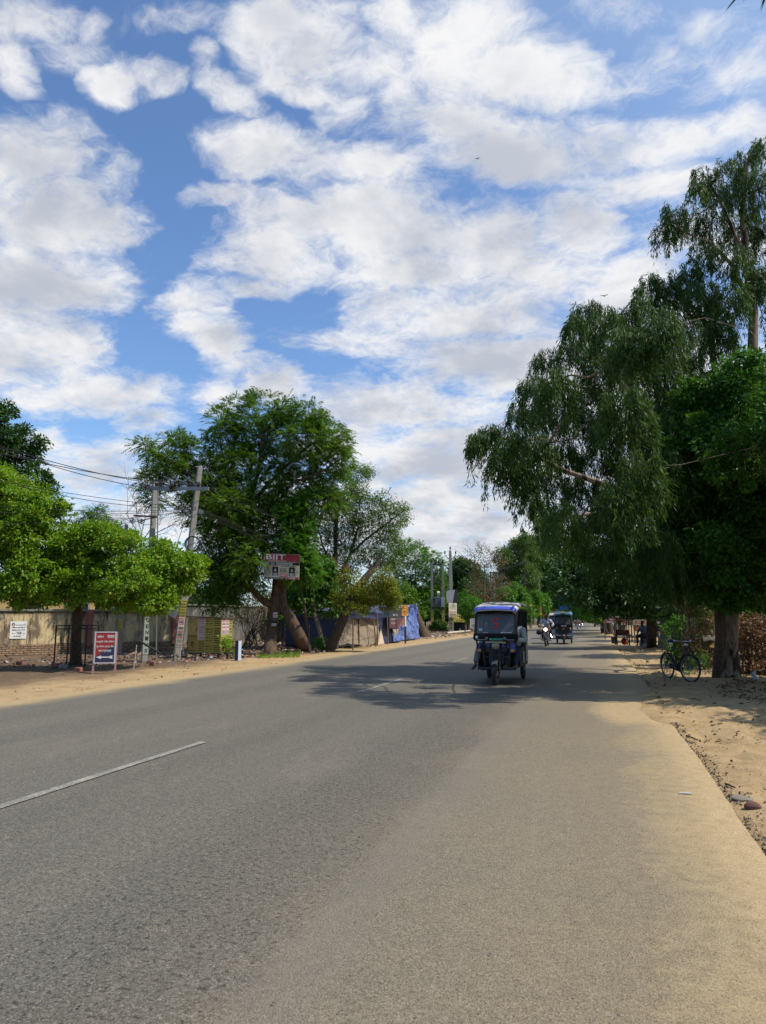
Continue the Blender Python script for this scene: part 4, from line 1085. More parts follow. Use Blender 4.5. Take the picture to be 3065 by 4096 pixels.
class Board:
    """a flat face: centre o, right u, up v, outward n; things are laid on it in metres"""
    def __init__(s, o, u, n=None, v=None):
        s.o = Vector(o); s.u = Vector(u).normalized(); s.v = Vector(v or (0, 0, 1)).normalized()
        s.n = Vector(n).normalized() if n is not None else s.u.cross(s.v).normalized()
    def at(s, x, y, off=0.0): return s.o+s.u*x+s.v*y+s.n*off
    def rect(s, mb, x, y, w, h, mi=0, off=.003, th=.002, skew=0.0):
        pts = [(x-w/2, y-h/2), (x+w/2, y-h/2), (x+w/2+skew, y+h/2), (x-w/2+skew, y+h/2)]
        mb.prism(pts, s.o+s.n*(off-th), s.u, s.v, s.n*th, mi)
    def slab(s, mb, x, y, w, h, t, mi=0, back=0.0):
        mb.prism([(x-w/2, y-h/2), (x+w/2, y-h/2), (x+w/2, y+h/2), (x-w/2, y+h/2)], s.o+s.n*(-t-back), s.u, s.v, s.n*t, mi)
    def text(s, mb, txt, x, y, w, h, mi=0, off=.005, shear=0.0, rot=0.0):
        V, F = glyphs(txt)
        c, sn = math.cos(rot), math.sin(rot)
        vs = []
        for a, b in V:
            X, Y = a*w+b*h*shear, b*h
            vs.append(s.at(x+X*c-Y*sn, y+X*sn+Y*c, off))
        mb.add(vs, F, mi)
    def lines(s, mb, x, y, w, h, n, mi=0, off=.005, fill=.5):
        """rows of small print"""
        for i in range(n):
            yy = y+h/2-h*(i+.5)/n; xx = -w/2; hh = h/n*fill
            while xx < w/2-.02*w:
                ww = random.uniform(.05, .16)*w; ww = min(ww, w/2-xx)
                s.rect(mb, x+xx+ww/2, yy, ww*.85, hh, mi, off); xx += ww

WHITE = plain('white_paint', (.72, .71, .68), .6, dirt=.35)
OFFWHITE = plain('off_white_print', (.58, .56, .52), .7, dirt=.4)
BLACK = plain('black_paint', (.012, .012, .013), .55, dirt=.15)
INK = plain('black_ink', (.015, .014, .014), .8, dirt=.05)
RED = plain('red_paint', (.32, .018, .02), .6, dirt=.25)
REDINK = plain('red_ink', (.42, .03, .035), .8, dirt=.1)
NAVY = plain('navy_paint', (.018, .022, .07), .6, dirt=.25)
YELLOW = plain('yellow_poster', (.40, .34, .06), .8, dirt=.35, scale=9)
PINK = plain('pink_poster', (.58, .47, .47), .8, dirt=.25, scale=9)
ORANGE = plain('orange_sign', (.80, .34, .03), .6, dirt=.2)
CONC = plain('concrete', (.30, .28, .245), .9, dirt=.5, scale=4, bump=.5)
CONC_D = plain('weathered_concrete', (.20, .19, .17), .9, dirt=.6, scale=4, bump=.5)
STEEL = plain('galvanised_steel', (.26, .26, .26), .5, .5, dirt=.4)
RUST = plain('rusty_steel', (.075, .055, .045), .8, .2, dirt=.5)
IRON = plain('black_iron', (.015, .015, .016), .6, .3, dirt=.2)
WOOD = plain('weathered_wood', (.20, .14, .09), .9, dirt=.5, scale=5, bump=.5)
CERAM = plain('brown_insulator', (.035, .018, .015), .25, dirt=.1)
RUBBER = plain('tyre_rubber', (.018, .018, .018), .85, dirt=.5, dirtc=(.12, .10, .08))
CHROME = plain('chrome', (.62, .62, .62), .2, 1.0, dirt=.15)
SKIN = plain('dark_skin', (.075, .038, .024), .55, dirt=.1)
HAIR = plain('black_hair', (.008, .007, .007), .6, dirt=0)

# ------------------------------------------------------------------ boundary walls
def wall_run(name, label, pts, h, mats, pillar=3.0, plinth=.42, holes=True, cap=True):
    """pts: base corners; face towards the road"""
    a, b = Vector(pts[0]), Vector(pts[1])
    o = a.copy(); R = thing(name, label, 'wall', o)
    d = (b-a); L = d.length; d.normalize(); n = Vector((d.y, -d.x, 0))
    if n.x < 0: n = -n
    mb = MB()
    N = int(L/.25)
    def fn(u, v):
        x = u*L; z = plinth-.05+v*(h-plinth+.05)
        return d*x+n*(.0+.012*float(fbm(x, z, 1.5, 3)))+Vector((0, 0, z))
    mb.grid(fn, N, 8)
    mb.prism([(0, plinth-.05), (L, plinth-.05), (L, h), (0, h)], -n*.24, d, Vector((0, 0, 1)), n*.02)
    mb.prism([(0, h-.02), (L, h-.02), (L, h), (0, h)], -n*.24, d, Vector((0, 0, 1)), n*.238)
    mb.build('plaster', mats[0], R, smooth=False)
    mp = MB()
    mp.prism([(0, -.3), (L, -.3)]+[(L-L*i/40, plinth+.05*float(vnoise(i*.7, 3, 1.0))) for i in range(41)], -n*.22, d, Vector((0, 0, 1)), n*.26)
    mp.build('brick_plinth', mats[1], R)
    if cap:
        mc = MB()
        k = int(L/1.5)
        for i in range(k):
            j = random.uniform(-.012, .012)
            mc.prism([(L*i/k+.004, h+j), (L*(i+1)/k-.004, h+j), (L*(i+1)/k-.004, h+.085+j), (L*i/k+.004, h+.085+j)], -n*.29, d, Vector((0, 0, 1)), n*.36)
        mc.build('coping', mats[2], R, bevel=.012)
    x = pillar*.55
    while x < L:
        m2 = MB(); m2.box(d*x+n*.05+Vector((0, 0, h/2+.15)), (.30, .16, h-.28), Matrix.Rotation(math.atan2(d.y, d.x), 3, 'Z'))
        m2.build('pillar', mats[3], R, bevel=.015)
        x += pillar
    return R, d, n

def wall_materials():
    t = NT('stained_yellow_plaster'); o = t.pos()
    n = t.noise(t.vscale(o, (1, 1, .35)), 2.2, 9, .7, dist=.6); n2 = t.noise(o, 6, 7, .7); n3 = t.noise(t.vscale(o, (1, 1, .12)), 5, 6, .7)
    col = t.ramp(n2, [(.3, (.50, .38, .20)), (.6, (.62, .49, .28)), (.8, (.56, .47, .31))])
    col = t.mix(t.maprange(n, .46, .60, 0, .95), col, (.15, .115, .08))
    col = t.mix(t.maprange(n3, .49, .64, 0, .92), col, (.05, .043, .036))
    col = t.mix(t.maprange(t.noise(o, 1.4, 8, .7), .56, .62, 0, .8), col, (.34, .30, .22))
    z = t.xyz(o)[2]
    col = t.mix(t.maprange(t.math('ADD', z, t.math('MULTIPLY', n2, .5)), 1.75, 2.1, 0, .85), col, (.04, .036, .03))
    plaster = t.finish(col, .95, n2, .6, .03, spec=.1)
    t = NT('grey_stained_plaster'); o = t.pos()
    n3 = t.noise(t.vscale(o, (1, 1, .1)), 3.5, 7, .7); n2 = t.noise(o, 5, 7, .7)
    col = t.ramp(n3, [(.32, (.045, .043, .04)), (.5, (.13, .125, .11)), (.68, (.27, .25, .21))])
    col = t.mix(t.maprange(n2, .5, .7, 0, .5), col, (.08, .075, .065))
    grey = t.finish(col, .95, n2, .5, .03, spec=.1)
    t = NT('old_brick'); o = t.obj()
    br = t.n('ShaderNodeTexBrick'); m = t.n('ShaderNodeMapping'); m.inputs['Rotation'].default_value = (PI/2, 0, 0)
    xx = t.xyz(o); cb = t.n('ShaderNodeCombineXYZ'); t.l(xx[1], cb.inputs[0]); t.l(xx[2], cb.inputs[1]); 
    t.l(cb.outputs[0], br.inputs['Vector'])
    br.inputs['Scale'].default_value = 1.0; br.inputs['Brick Width'].default_value = .24; br.inputs['Row Height'].default_value = .085; br.inputs['Mortar Size'].default_value = .012
    br.inputs['Color1'].default_value = (.30, .19, .12, 1); br.inputs['Color2'].default_value = (.36, .25, .16, 1); br.inputs['Mortar'].default_value = (.05, .04, .03, 1)
    n2 = t.noise(o, 5, 7, .7)
    col = t.mix(t.maprange(n2, .48, .62), br.outputs['Color'], (.12, .09, .065))
    brick = t.finish(col, .95, t.math('MULTIPLY', br.outputs['Fac'], -1.0), .8, .02, spec=.1)
    return plaster, grey, brick
PLASTER, GREYWALL, BRICK = wall_materials()
PILLAR = plain('faded_red_pillar', (.26, .10, .075), .9, dirt=.7, scale=4, dirtc=(.09, .07, .055), bump=.5)

def walls():
    A, B = G(-900, 2654), G(705, 2600)
    R, d, n = wall_run('boundary_wall', 'stained yellow plaster compound wall on a brick plinth at the left', (A, B), 1.78, (PLASTER, BRICK, CONC_D, PILLAR), 4.05)
    # the painted notice pasted on it
    u = n.cross(Vector((0, 0, 1))); u = -d if d.dot(V_R) < 0 else d
    # where the sight line through the notice meets the wall face
    v = ray(73, 2520); E = Vector((0, 0, EYE)); k = (A-E).dot(n)/v.dot(n); c = E+v*k+n*.03
    T = thing('notice', 'white paper notice with 104 helpline number pasted on the yellow wall', 'notice', c)
    bd = Board((0, 0, 0), u, n)
    mb = MB(); bd.slab(mb, 0, 0, .64, .70, .004); mb.build('sheet', plain('white_paper', (.72, .72, .70), .8, dirt=.3), T)
    m2 = MB()
    for txt, x, y, w, h in (('सरकारी स्वास्थ्य सेवा संबंधित', .08, .20, .40, .05), ('शिकायत दर्ज करने या', 0, .10, .50, .075), ('चिकित्सा परामर्श के लिए', 0, -.005, .50, .07), ("'104'", .03, -.12, .22, .12), ('टोल फ्री नम्बर', -.18, -.135, .16, .04), ('निःशुल्क', .22, -.135, .12, .04), ('पर फोन करें ।', -.02, -.25, .30, .065)):
        bd.text(m2, txt, x, y, w, h)
    m2.build('lettering', INK, T)
    m3 = MB(); m3.cyl(bd.at(-.20, .22, .001), bd.at(-.20, .22, .004), .065, 20); m3.build('emblem', plain('emblem_maroon', (.12, .02, .03), .7), T)
    m4 = MB(); m4.cyl(bd.at(-.20, .21, .004), bd.at(-.20, .21, .006), .035, 12); m4.build('emblem_centre', plain('emblem_pale', (.6, .45, .42), .7), T)
    # grey wall behind the neem
    wall_run('boundary_wall', 'grey rain streaked wall behind the neem trunks', (G(720, 2590), P(1560, 2472, 62)-Vector((0, 0, EYE))), 2.15, (GREYWALL, BRICK, CONC_D, CONC_D), 5.0, plinth=.25)
    # yellow building beyond the wall
    d0 = 38
    L0 = P(-420, 2472, d0+1)-Vector((0, 0, EYE)); R0 = P(640, 2472, d0+6)-Vector((0, 0, EYE))
    B0 = thing('yellow_building', 'low yellow building glimpsed over the compound wall through the leaves', 'building', L0)
    dd = (R0-L0); Lb = dd.length; dd.normalize(); nn = Vector((dd.y, -dd.x, 0)); nn = nn if nn.x > 0 else -nn
    bd = Board((0, 0, 0), dd, nn)
    mb = MB(); bd.slab(mb, Lb/2, 1.7, Lb, 3.4, 6); mb.build('wall', plain('yellow_wash', (.55, .38, .14), .9, dirt=.3, scale=1), B0)
    mb = MB(); bd.slab(mb, Lb/2, 3.52, Lb+.6, .2, 6.6, back=-.3); mb.build('roof', CONC_D, B0)
    for i in range(int(Lb/2.6)):
        x = 1.3+i*2.6
        f = MB()
        for sx in (-.62, .62): bd.slab(f, x+sx, 1.75, .10, 1.34, .05, back=-.052)
        for sy in (-.64, .64): bd.slab(f, x, 1.75+sy, 1.14, .10, .05, back=-.052)
        w = f.build('window', CONC, B0)
        f = MB(); bd.slab(f, x, 1.75, 1.13, 1.17, .01, back=-.012); f.build('pane', plain('dark_pane', (.02, .022, .025), .2), w)
walls()

# ------------------------------------------------------------------ poles
def poster(bd, name, label, x, y, w, h, base, items, o, group=None, parent=None):
    pass

def pole_axes(q0, q1, turn=.55):
    ax = (q1-q0).normalized(); u = (V_R-ax*V_R.dot(ax)).normalized(); n = u.cross(ax); n = n if n.dot(V_H) < 0 else -n
    return ax, u*math.cos(turn)-n*math.sin(turn), n*math.cos(turn)+u*math.sin(turn)

def h_pole():
    d = 24.9
    R = thing('electric_pole', 'leaning twin concrete poles carrying a steel crossarm of insulators behind the round tree', 'electric pole', G(640, 2642))
    o = R.location
    def loc(v): return Vector(v)-o
    a0, a1 = G(578, 2646), P(622, 1940, d+.35); b0, b1 = G(703, 2646), P(801, 1866, d-.1)
    for q0, q1 in ((a0, a1), (b0, b1)):
        mb = MB(); q0 = q0-Vector((0, 0, .2))
        ax, u, w = pole_axes(q0, q1)
        vs = []
        for p, s in ((q0, .112), (q1, .082)):
            for i, j in ((-1, -1), (1, -1), (1, 1), (-1, 1)): vs.append(loc(p)+u*i*s+w*j*s*.9)
        mb.add(vs, [(3, 2, 1, 0), (4, 5, 6, 7), (0, 1, 5, 4), (1, 2, 6, 5), (2, 3, 7, 6), (3, 0, 4, 7)])
        mb.build('pole', CONC, R, bevel=.02)
    arm = MB(); c0, c1 = loc(P(588, 1953, d-.1)), loc(P(836, 1955, d-.5))
    arm.bar(c0, c1, .07, .13); arm.build('crossarm', STEEL, R)
    arm = MB(); e0, e1 = loc(P(535, 2062, d+.2)), loc(P(632, 2068, d+.2)); arm.bar(e0, e1, .05, .06); arm.bar(loc(P(548, 2085, d+.2)), e1, .03, .03); arm.build('lower_crossarm', RUST, R)
    pts = [(585, 1950), (692, 1945), (800, 1940)]
    for (x, y) in pts:      # strain discs facing left
        m = MB(); p = loc(P(x, y, d-.35)); ax = (V_R*-1+V_H*-.5).normalized()
        for k in range(2): m.lathe([(.02, 0), (.11, .015), (.125, .04), (.06, .06), (.02, .065)], p+ax*(.07*k), ax, 16)
        m.lathe([(.015, 0), (.015, .25)], p-ax*.13, ax, 6)
        m.build('strain_insulator', CERAM, R, smooth=True)
    m = MB(); p = loc(P(850, 1962, d-.45)); ax = V_R
    for k in range(2): m.lathe([(.02, 0), (.10, .015), (.115, .04), (.06, .06), (.02, .065)], p+ax*(.07*k), ax, 16)
    m.build('strain_insulator', CERAM, R, smooth=True)
    for x, y in ((535, 2075), (572, 2078)):
        m = MB(); p = loc(P(x, y, d+.2)); ax = Vector((-.4, -.3, -.9))
        for k in range(3): m.lathe([(.015, 0), (.085, .015), (.09, .035), (.015, .05)], p+ax.normalized()*(.06*k), ax, 12)
        m.build('strain_insulator', CERAM, R, smooth=True)
    for x, y in ((626, 1925), (644, 1925), (700, 1925), (716, 1928), (752, 1920), (770, 1925)):
        m = MB(); p = loc(P(x, y+18, d-.35))
        m.lathe([(.02, -.02), (.05, 0), (.06, .04), (.035, .06), (.055, .09), (.05, .12), (.03, .15), (.04, .19), (.015, .21)], p, (0, 0, 1), 12)
        m.build('post_insulator', CERAM, R, smooth=True)
    m = MB()
    for k, (x0, y0, x1, y1) in enumerate(((664, 1892, 690, 1945), (745, 1885, 790, 1940), (610, 1890, 660, 1915))):
        m = MB(); m.tube([loc(P(x0-12, y0+22, d-.35)), loc(P(x0-4, y0+4, d-.35)), loc(P(x0+8, y0, d-.35)), loc(P((x0+x1)/2+6, (y0+y1)/2, d-.35)), loc(P(x1, y1, d-.35))], .012, 5)
        m.build('jumper_wire', IRON, R)
    for q in ((655, 1905, 705, 1925), (690, 1905, 750, 1935), (735, 1900, 780, 1935)):
        m = MB(); m.bar(loc(P(q[0], q[1], d-.4)), loc(P(q[2], q[3], d-.4)), .03, .03); m.build('isolator_switch', STEEL, R)
    m = MB(); m.tube([loc(P(632, 1960, d)), loc(P(625, 2640, d))], .022, 6); m.build('operating_rod', STEEL, R)
    m = MB(); m.tube([loc(P(757, 2035, d)), loc(P(702, 2195, d-.3))], .012, 5); m.build('stay_wire', STEEL, R)
    # lamp on the pole
    L = thing('street_light', 'small flood light fixed on the right concrete pole', 'light', P(805, 2048, d-.5))
    m = MB(); m.box((0, 0, 0), (.17, .06, .14)); m.bar((-.02, .04, -.07), (-.06, .15, -.16), .03, .03); m.build('housing', STEEL, L)
    for s in (-.04, .04):
        m = MB(); m.box((s, -.032, .01), (.065, .008, .10)); m.build('lens', plain('lamp_lens', (.45, .40, .30), .3), L)
    # coil of cable
    m = MB(); c = P(770, 2175, d-.45)
    for k in range(7):
        m.torus(Vector(rng.normal(size=3))*.012, .24+random.uniform(-.012, .03), .011, (V_H+V_R*random.uniform(-.2, .2)), 30, 5)
    m.tube([Vector(rng.normal(size=3))*.01+V_R*.2, V_R*0, V_R*-.18+Vector((0, 0, -.12))], .009, 5)
    tag(m.build('cable_coil', BLACK, loc=c), 'coil of black cable hung on the right concrete pole', 'cable coil')
    # pasted posters: right pole from below: yellow, pink SPEED sheets, yellow
    def strip(x0, x1, mat, name, lab, fn, q0=b0, q1=b1, half=.118):
        ax, u, n = pole_axes(q0, q1, .55 if half > .11 else 0)
        L = (q1-q0).length; mid = q0+ax*(x0+x1)/2
        s = .9*.112
        T = thing(name, lab, 'poster', mid+n*(s+.012))
        bd = Board((0, 0, 0), u, n, ax); mb = MB(); bd.slab(mb, 0, 0, half*1.75, x1-x0, .004); mb.build('sheet', mat, T)
        m = MB(); m2 = MB(); fn(bd, m, m2, half*1.75, x1-x0)
        m.build('print', INK, T)
        if m2.v: m2.build('red_print', REDINK, T)
        return T
    def f_speed(bd, m, m2, w, h):
        for k in (.25, -.25):
            bd.text(m2, 'SPEED', 0, h*(k+.19), w*.85, h*.085, shear=.25); bd.text(m, 'MATHEMATICS', 0, h*(k+.11), w*.85, h*.045)
            bd.text(m2, '20 JUNE', 0, h*(k-.02), w*.85, h*.10); bd.lines(m, 0, h*(k+.06), w*.8, h*.05, 2); bd.lines(m, 0, h*(k-.15), w*.85, h*.1, 3, fill=.35)
    def f_yel(bd, m, m2, w, h):
        n = max(3, int(h/.09))
        for i in range(n):
            y = h/2-h*(i+.5)/n
            if i % 3 == 0: bd.text(m, ('JOHRI', 'SCIENCE', 'BIOLOGY', 'CHEMISTRY')[i//3 % 4], 0, y, w*.85, h/n*.62)
            else: bd.lines(m, 0, y, w*.9, h/n*.8, 2, fill=.45)
    strip(.05, .62, YELLOW, 'poster', 'lowest yellow text poster wrapped on the right concrete pole', f_yel)
    strip(.63, 1.55, PINK, 'poster', 'pink SPEED 20 JUNE poster on the right concrete pole', f_speed)
    strip(1.56, 2.15, YELLOW, 'poster', 'upper yellow text poster on the right concrete pole', f_yel)
    def f_let(bd, m, m2, w, h):
        for i, c in enumerate('GENIUS'): bd.text(m, c, 0, h*(.40-i*.16), w*.5, h*.10)
    strip(.25, 1.55, plain('pale_green_wash', (.36, .42, .36), .9, dirt=.5), 'poster', 'pale vertical lettering strip on the left concrete pole', f_let, a0, a1)
    strip(1.58, 1.98, YELLOW, 'poster', 'yellow square poster high on the left concrete pole', f_yel, a0, a1)
    # third pole behind
    q0 = G(478, 2618); q1 = P(463, 2098, q0.dot(V_H))
    T = thing('concrete_pole', 'slim grey concrete pole with a yellow poster behind the red sign', 'pole', q0)
    m = MB(); m.box((0, 0, (q1-q0).z/2-.1), (.17, .15, (q1-q0).z+.2), Matrix.Rotation(PSI, 3, 'Z'), taper=.75); m.build('shaft', CONC_D, T, bevel=.015)
    strip(1.0, 1.5, YELLOW, 'poster', 'yellow poster on the slim grey concrete pole', f_yel, q0, q0+Vector((0, 0, 4)), .10)
h_pole()

def left_street():
    # red and navy government sign
    c = G(418, 2694); d = c.dot(V_H)
    T = thing('direction_sign', 'red and navy Hindi government sign with white arrow on two posts', 'sign', c, PSI+.22)
    for x in (-.30, .27):
        m = MB(); m.bar((x, 0, -.1), (x, 0, 1.12), .05, .04); m.build('post', plain('red_white_post', (.40, .20, .19), .6, dirt=.4), T)
    bd = Board((-.015, -.03, .70), (1, 0, 0), (0, -1, 0))
    m = MB()
    for s in (-.265, .265): bd.slab(m, s, 0, .035, .86, .02, back=-.008)
    for s in (-.415, .415): bd.slab(m, 0, s, .495, .03, .02, back=-.008)
    m.build('frame', plain('grey_white_frame', (.5, .5, .52), .6, dirt=.3), T)
    m = MB(); bd.slab(m, 0, 0, .50, .80, .01); pn = m.build('panel', RED, T)
    m = MB(); m.prism([(-.24, -.39), (.24, -.39), (.24, .08), (.10, 0), (-.24, -.26)], bd.o+bd.n*.001, bd.u, bd.v, bd.n*.003); m.build('navy_field', NAVY, T)
    m = MB()
    for txt, x, y, w, h in (('बिहार', -.13, .29, .17, .085), ('सरकार', .14, .29, .19, .085), ('प्राकृतिक जिला प्रोबेशन', 0, .155, .47, .075), ('गृह विभाग (कारा) सेवा', 0, .025, .46, .075), ('मगध प्रमण्डल', 0, -.10, .33, .075)):
        bd.text(m, txt, x, y, w, h, off=.008)
    m.prism([(-.22, -.26), (-.09, -.21), (-.09, -.245), (.12, -.245), (.15, -.22), (.22, -.22), (.19, -.26), (.22, -.30), (.15, -.30), (.12, -.275), (-.09, -.275), (-.09, -.31)], bd.o+bd.n*.004, bd.u, bd.v, bd.n*.004)
    m.build('lettering', WHITE, T)
    # tree guard
    c = G(302, 2664); T = thing('tree_guard', 'black iron cage guard around the round lime tree trunk', 'tree guard', c, PSI)
    for x in (-.48, .48):
        for y in (-.45, .45):
            m = MB(); m.bar((x, y, -.05), (x, y, 1.28), .035, .035); m.build('upright', IRON, T)
    for z in (1.26, 1.16, .08):
        m = MB()
        for s in (-.45, .45): m.bar((-.465, s, z), (.465, s, z), .02, .025)
        for s in (-.48, .48): m.bar((s, -.43, z), (s, .43, z), .02, .025)
        m.build('rail', IRON, T)
    # blue post stone, its sunlit right side painted as a paler face
    c = G(951, 2643); T = thing('post_stone', 'dark blue marker stone with lettered side painted sunlit pale by the left verge', 'marker stone', c, PSI-.55)
    m = MB(); m.box((0, 0, .33), (.17, .17, .76), taper=.9); m.build('stone', NAVY, T, bevel=.015)
    bd = Board((.0, -.083, .36), (1, 0, 0), (0, -1, 0), (0, .012, 1))
    m = MB(); m.box((.0855, 0, .34), (.012, .15, .72)); m.build('sunlit_face', plain('sunlit_pale_blue', (.45, .52, .62), .7, dirt=.3), T)
    m = MB(); m.box((0, 0, -.02), (.34, .34, .08)); m.build('footing', CONC, T)
    # poster kiosk
    o = G(838, 2632); T = thing('poster_kiosk', 'small box kiosk on legs plastered all over with yellow and pink class posters', 'kiosk', o, PSI-.22)
    W, Dp, z0, z1 = 1.35, 1.0, .22, 1.50
    m = MB(); m.box((0, 0, (z0+z1)/2), (W, Dp, z1-z0)); m.build('body', plain('kiosk_board', (.30, .26, .08), .9, dirt=.5), T)
    m = MB(); m.box((0, .02, z1+.025), (W+.12, Dp+.14, .045), Matrix.Rotation(.03, 3, 'Y')); m.build('roof', RUST, T)
    for x in (-.55, .55):
        for y in (-.4, .4):
            m = MB(); m.bar((x, y, -.1), (x, y, z0), .06, .06); m.build('leg', RUST, T)
    FB = Board((0, -Dp/2, (z0+z1)/2), (1, 0, 0), (0, -1, 0)); SB = Board((W/2, 0, (z0+z1)/2), (0, 1, 0), (1, 0, 0))
    # each pasted poster a part of the kiosk skin
    def sheet(bd, x, y, w, h, mat, fn, rot=0):
        s = MB(); bd.rect(s, x+random.uniform(-.012, .012), y+random.uniform(-.012, .012), w*random.uniform(.95, 1.04), h*random.uniform(.94, 1.02), 0, .006+random.uniform(0, .003), .002, random.uniform(-.02, .02)); p = s.build('pasted_poster', mat, T)
        a, b = MB(), MB(); fn(bd, a, b, x, y, w, h)
        if a.v: a.build('print', INK, p)
        if b.v: b.build('red_print', REDINK, p)
    def vis(bd, a, b, x, y, w, h):
        bd.text(a, 'VISION GS', x, y+h*.22, w*.88, h*.30, off=.011); bd.text(a, 'बिहार पुलिस', x, y-h*.15, w*.8, h*.34, off=.011); bd.lines(a, x, y-h*.42, w*.9, h*.1, 1, off=.011)
    def spd(bd, a, b, x, y, w, h):
        bd.text(b, 'SPEED', x, y+h*.38, w*.75, h*.13, off=.011, shear=.3); bd.lines(a, x, y+h*.2, w*.85, h*.12, 2, off=.011); bd.text(b, '20 JUNE', x, y-h*.03, w*.8, h*.17, off=.011); bd.lines(a, x, y-h*.32, w*.85, h*.26, 4, off=.011, fill=.35)
    def lin(bd, a, b, x, y, w, h): bd.lines(a, x, y, w*.92, h*.9, max(2, int(h/.07)), off=.011, fill=.5)
    def big(bd, a, b, x, y, w, h):
        bd.text(a, 'ग', x, y-h*.1, w*.34, h*.4, off=.011); bd.rect(a, x-.0, y+h*.44, w*.9, .02, 0, .011); bd.rect(a, x, y-h*.44, w*.8, .02, 0, .011); bd.rect(a, x-w*.44, y, .02, h*.88, 0, .011)
    torn = plain('torn_poster', (.40, .30, .10), .9, dirt=.95, scale=7, dirtc=(.15, .05, .04))
    sheet(FB, -.47, .32, .40, .62, torn, lambda *k: None); sheet(FB, -.47, -.30, .40, .60, plain('ochre_poster', (.30, .20, .04), .8, dirt=.5), big)
    sheet(FB, -.12, .43, .28, .38, PINK, spd); sheet(FB, -.12, .04, .28, .38, PINK, spd); sheet(FB, -.12, -.39, .28, .46, YELLOW, lin)
    for i in range(4): sheet(FB, .21, .475-i*.315, .36, .31, YELLOW, vis)
    for i in range(4): sheet(FB, .53, .475-i*.315, .26, .31, YELLOW, lin)
    sheet(SB, -.30, .30, .30, .56, PINK, spd); sheet(SB, .02, .30, .30, .56, PINK, spd)
    for i in range(4): sheet(SB, .34, .475-i*.315, .28, .31, YELLOW, vis if i < 3 else lin)
    sheet(SB, -.15, -.32, .62, .58, YELLOW, lin)
    # slanting white boards on the right pole
    c = P(668, 2425, 25.3); T = thing('loose_board', 'slanting pale board hanging behind the poster pole', 'board', c, PSI)
    bd = Board((0, 0, 0), (1, 0, -.50), (0, -1, 0), (.35, 0, 1))
    m = MB(); m.prism([(-.42, -.20), (.42, -.26), (.52, .30), (-.32, .30)], (0, 0, 0), bd.u, bd.v, Vector((0, .02, 0))); m.build('sheet', plain('grey_white_board', (.45, .45, .46), .7, dirt=.4, scale=3), T)
    m = MB(); m.bar(bd.at(.05, -.25, .01), bd.at(.10, .3, .01), .03, .02); m.build('batten', WOOD, T)
    m = MB(); bd.lines(m, -.2, 0, .35, .2, 3, off=.006, fill=.2); bd.lines(m, .3, -.05, .3, .2, 3, off=.006, fill=.2); m.build('faded_print', plain('faded_grey_ink', (.28, .28, .29), .8), T)
    c = P(735, 2405, 25.8); T = thing('loose_board', 'narrow pale board sticking out right of the poster pole', 'board', c, PSI)
    m = MB(); m.prism([(-.12, -.25), (.10, -.05), (.28, .32), (.02, .38)], (0, 0, 0), (1, 0, 0), (0, 0, 1), Vector((0, .02, 0))); m.build('sheet', plain('grey_white_board', (.45, .45, .46)), T)
    # white stick, black tube
    m = MB(); a, b = G(533, 2684), P(547, 2582, 20.3); m.tube([Vector(), (b-a)*.5+Vector((.01, 0, 0)), b-a], [.016, .014, .012], 7)
    tag(m.build('white_stick', WHITE, loc=a), 'thin white stick leaning in the earth right of the red sign', 'stick')
    m = MB(); a, b = P(556, 2562, 24.3), P(640, 2612, 24.6); m.tube([Vector(), b-a], .035, 8)
    tag(m.build('black_pipe', IRON, loc=a), 'black pipe slanting across the left concrete pole', 'pipe')
    # bricks at the verge
    for (x, y, s, lab, mat) in ((80, 2658, .24, 'red brick lying on the sand under the notice', PILLAR), (220, 2668, .22, 'red brick lying left of the round tree foot', PILLAR), (253, 2673, .24, 'grey block lying at the round tree foot', CONC_D), (312, 2686, .24, 'red brick at the shade edge near the red sign', PILLAR), (610, 2661, .2, 'broken brick near the foot of the poster pole', PILLAR)):
        m = MB(); m.box((0, 0, .05), (s, s*.55, .13), Matrix.Rotation(random.uniform(-.2, .2), 3, 'X')); tag(m.build('brick', mat, loc=G(x, y), bevel=.02), lab, 'brick')
    # rope of earth / fallen log
    m = MB(); m.tube(wiggle((0, 0, .04), G(640, 2610)-G(500, 2632)+Vector((0, 0, .05)), 6, .1), [.05, .06, .055, .06, .05, .05, .03], 7)
    tag(m.build('fallen_branch', WOOD, loc=G(500, 2632)), 'fallen branch lying along the wall behind the poles', 'branch')
left_street()
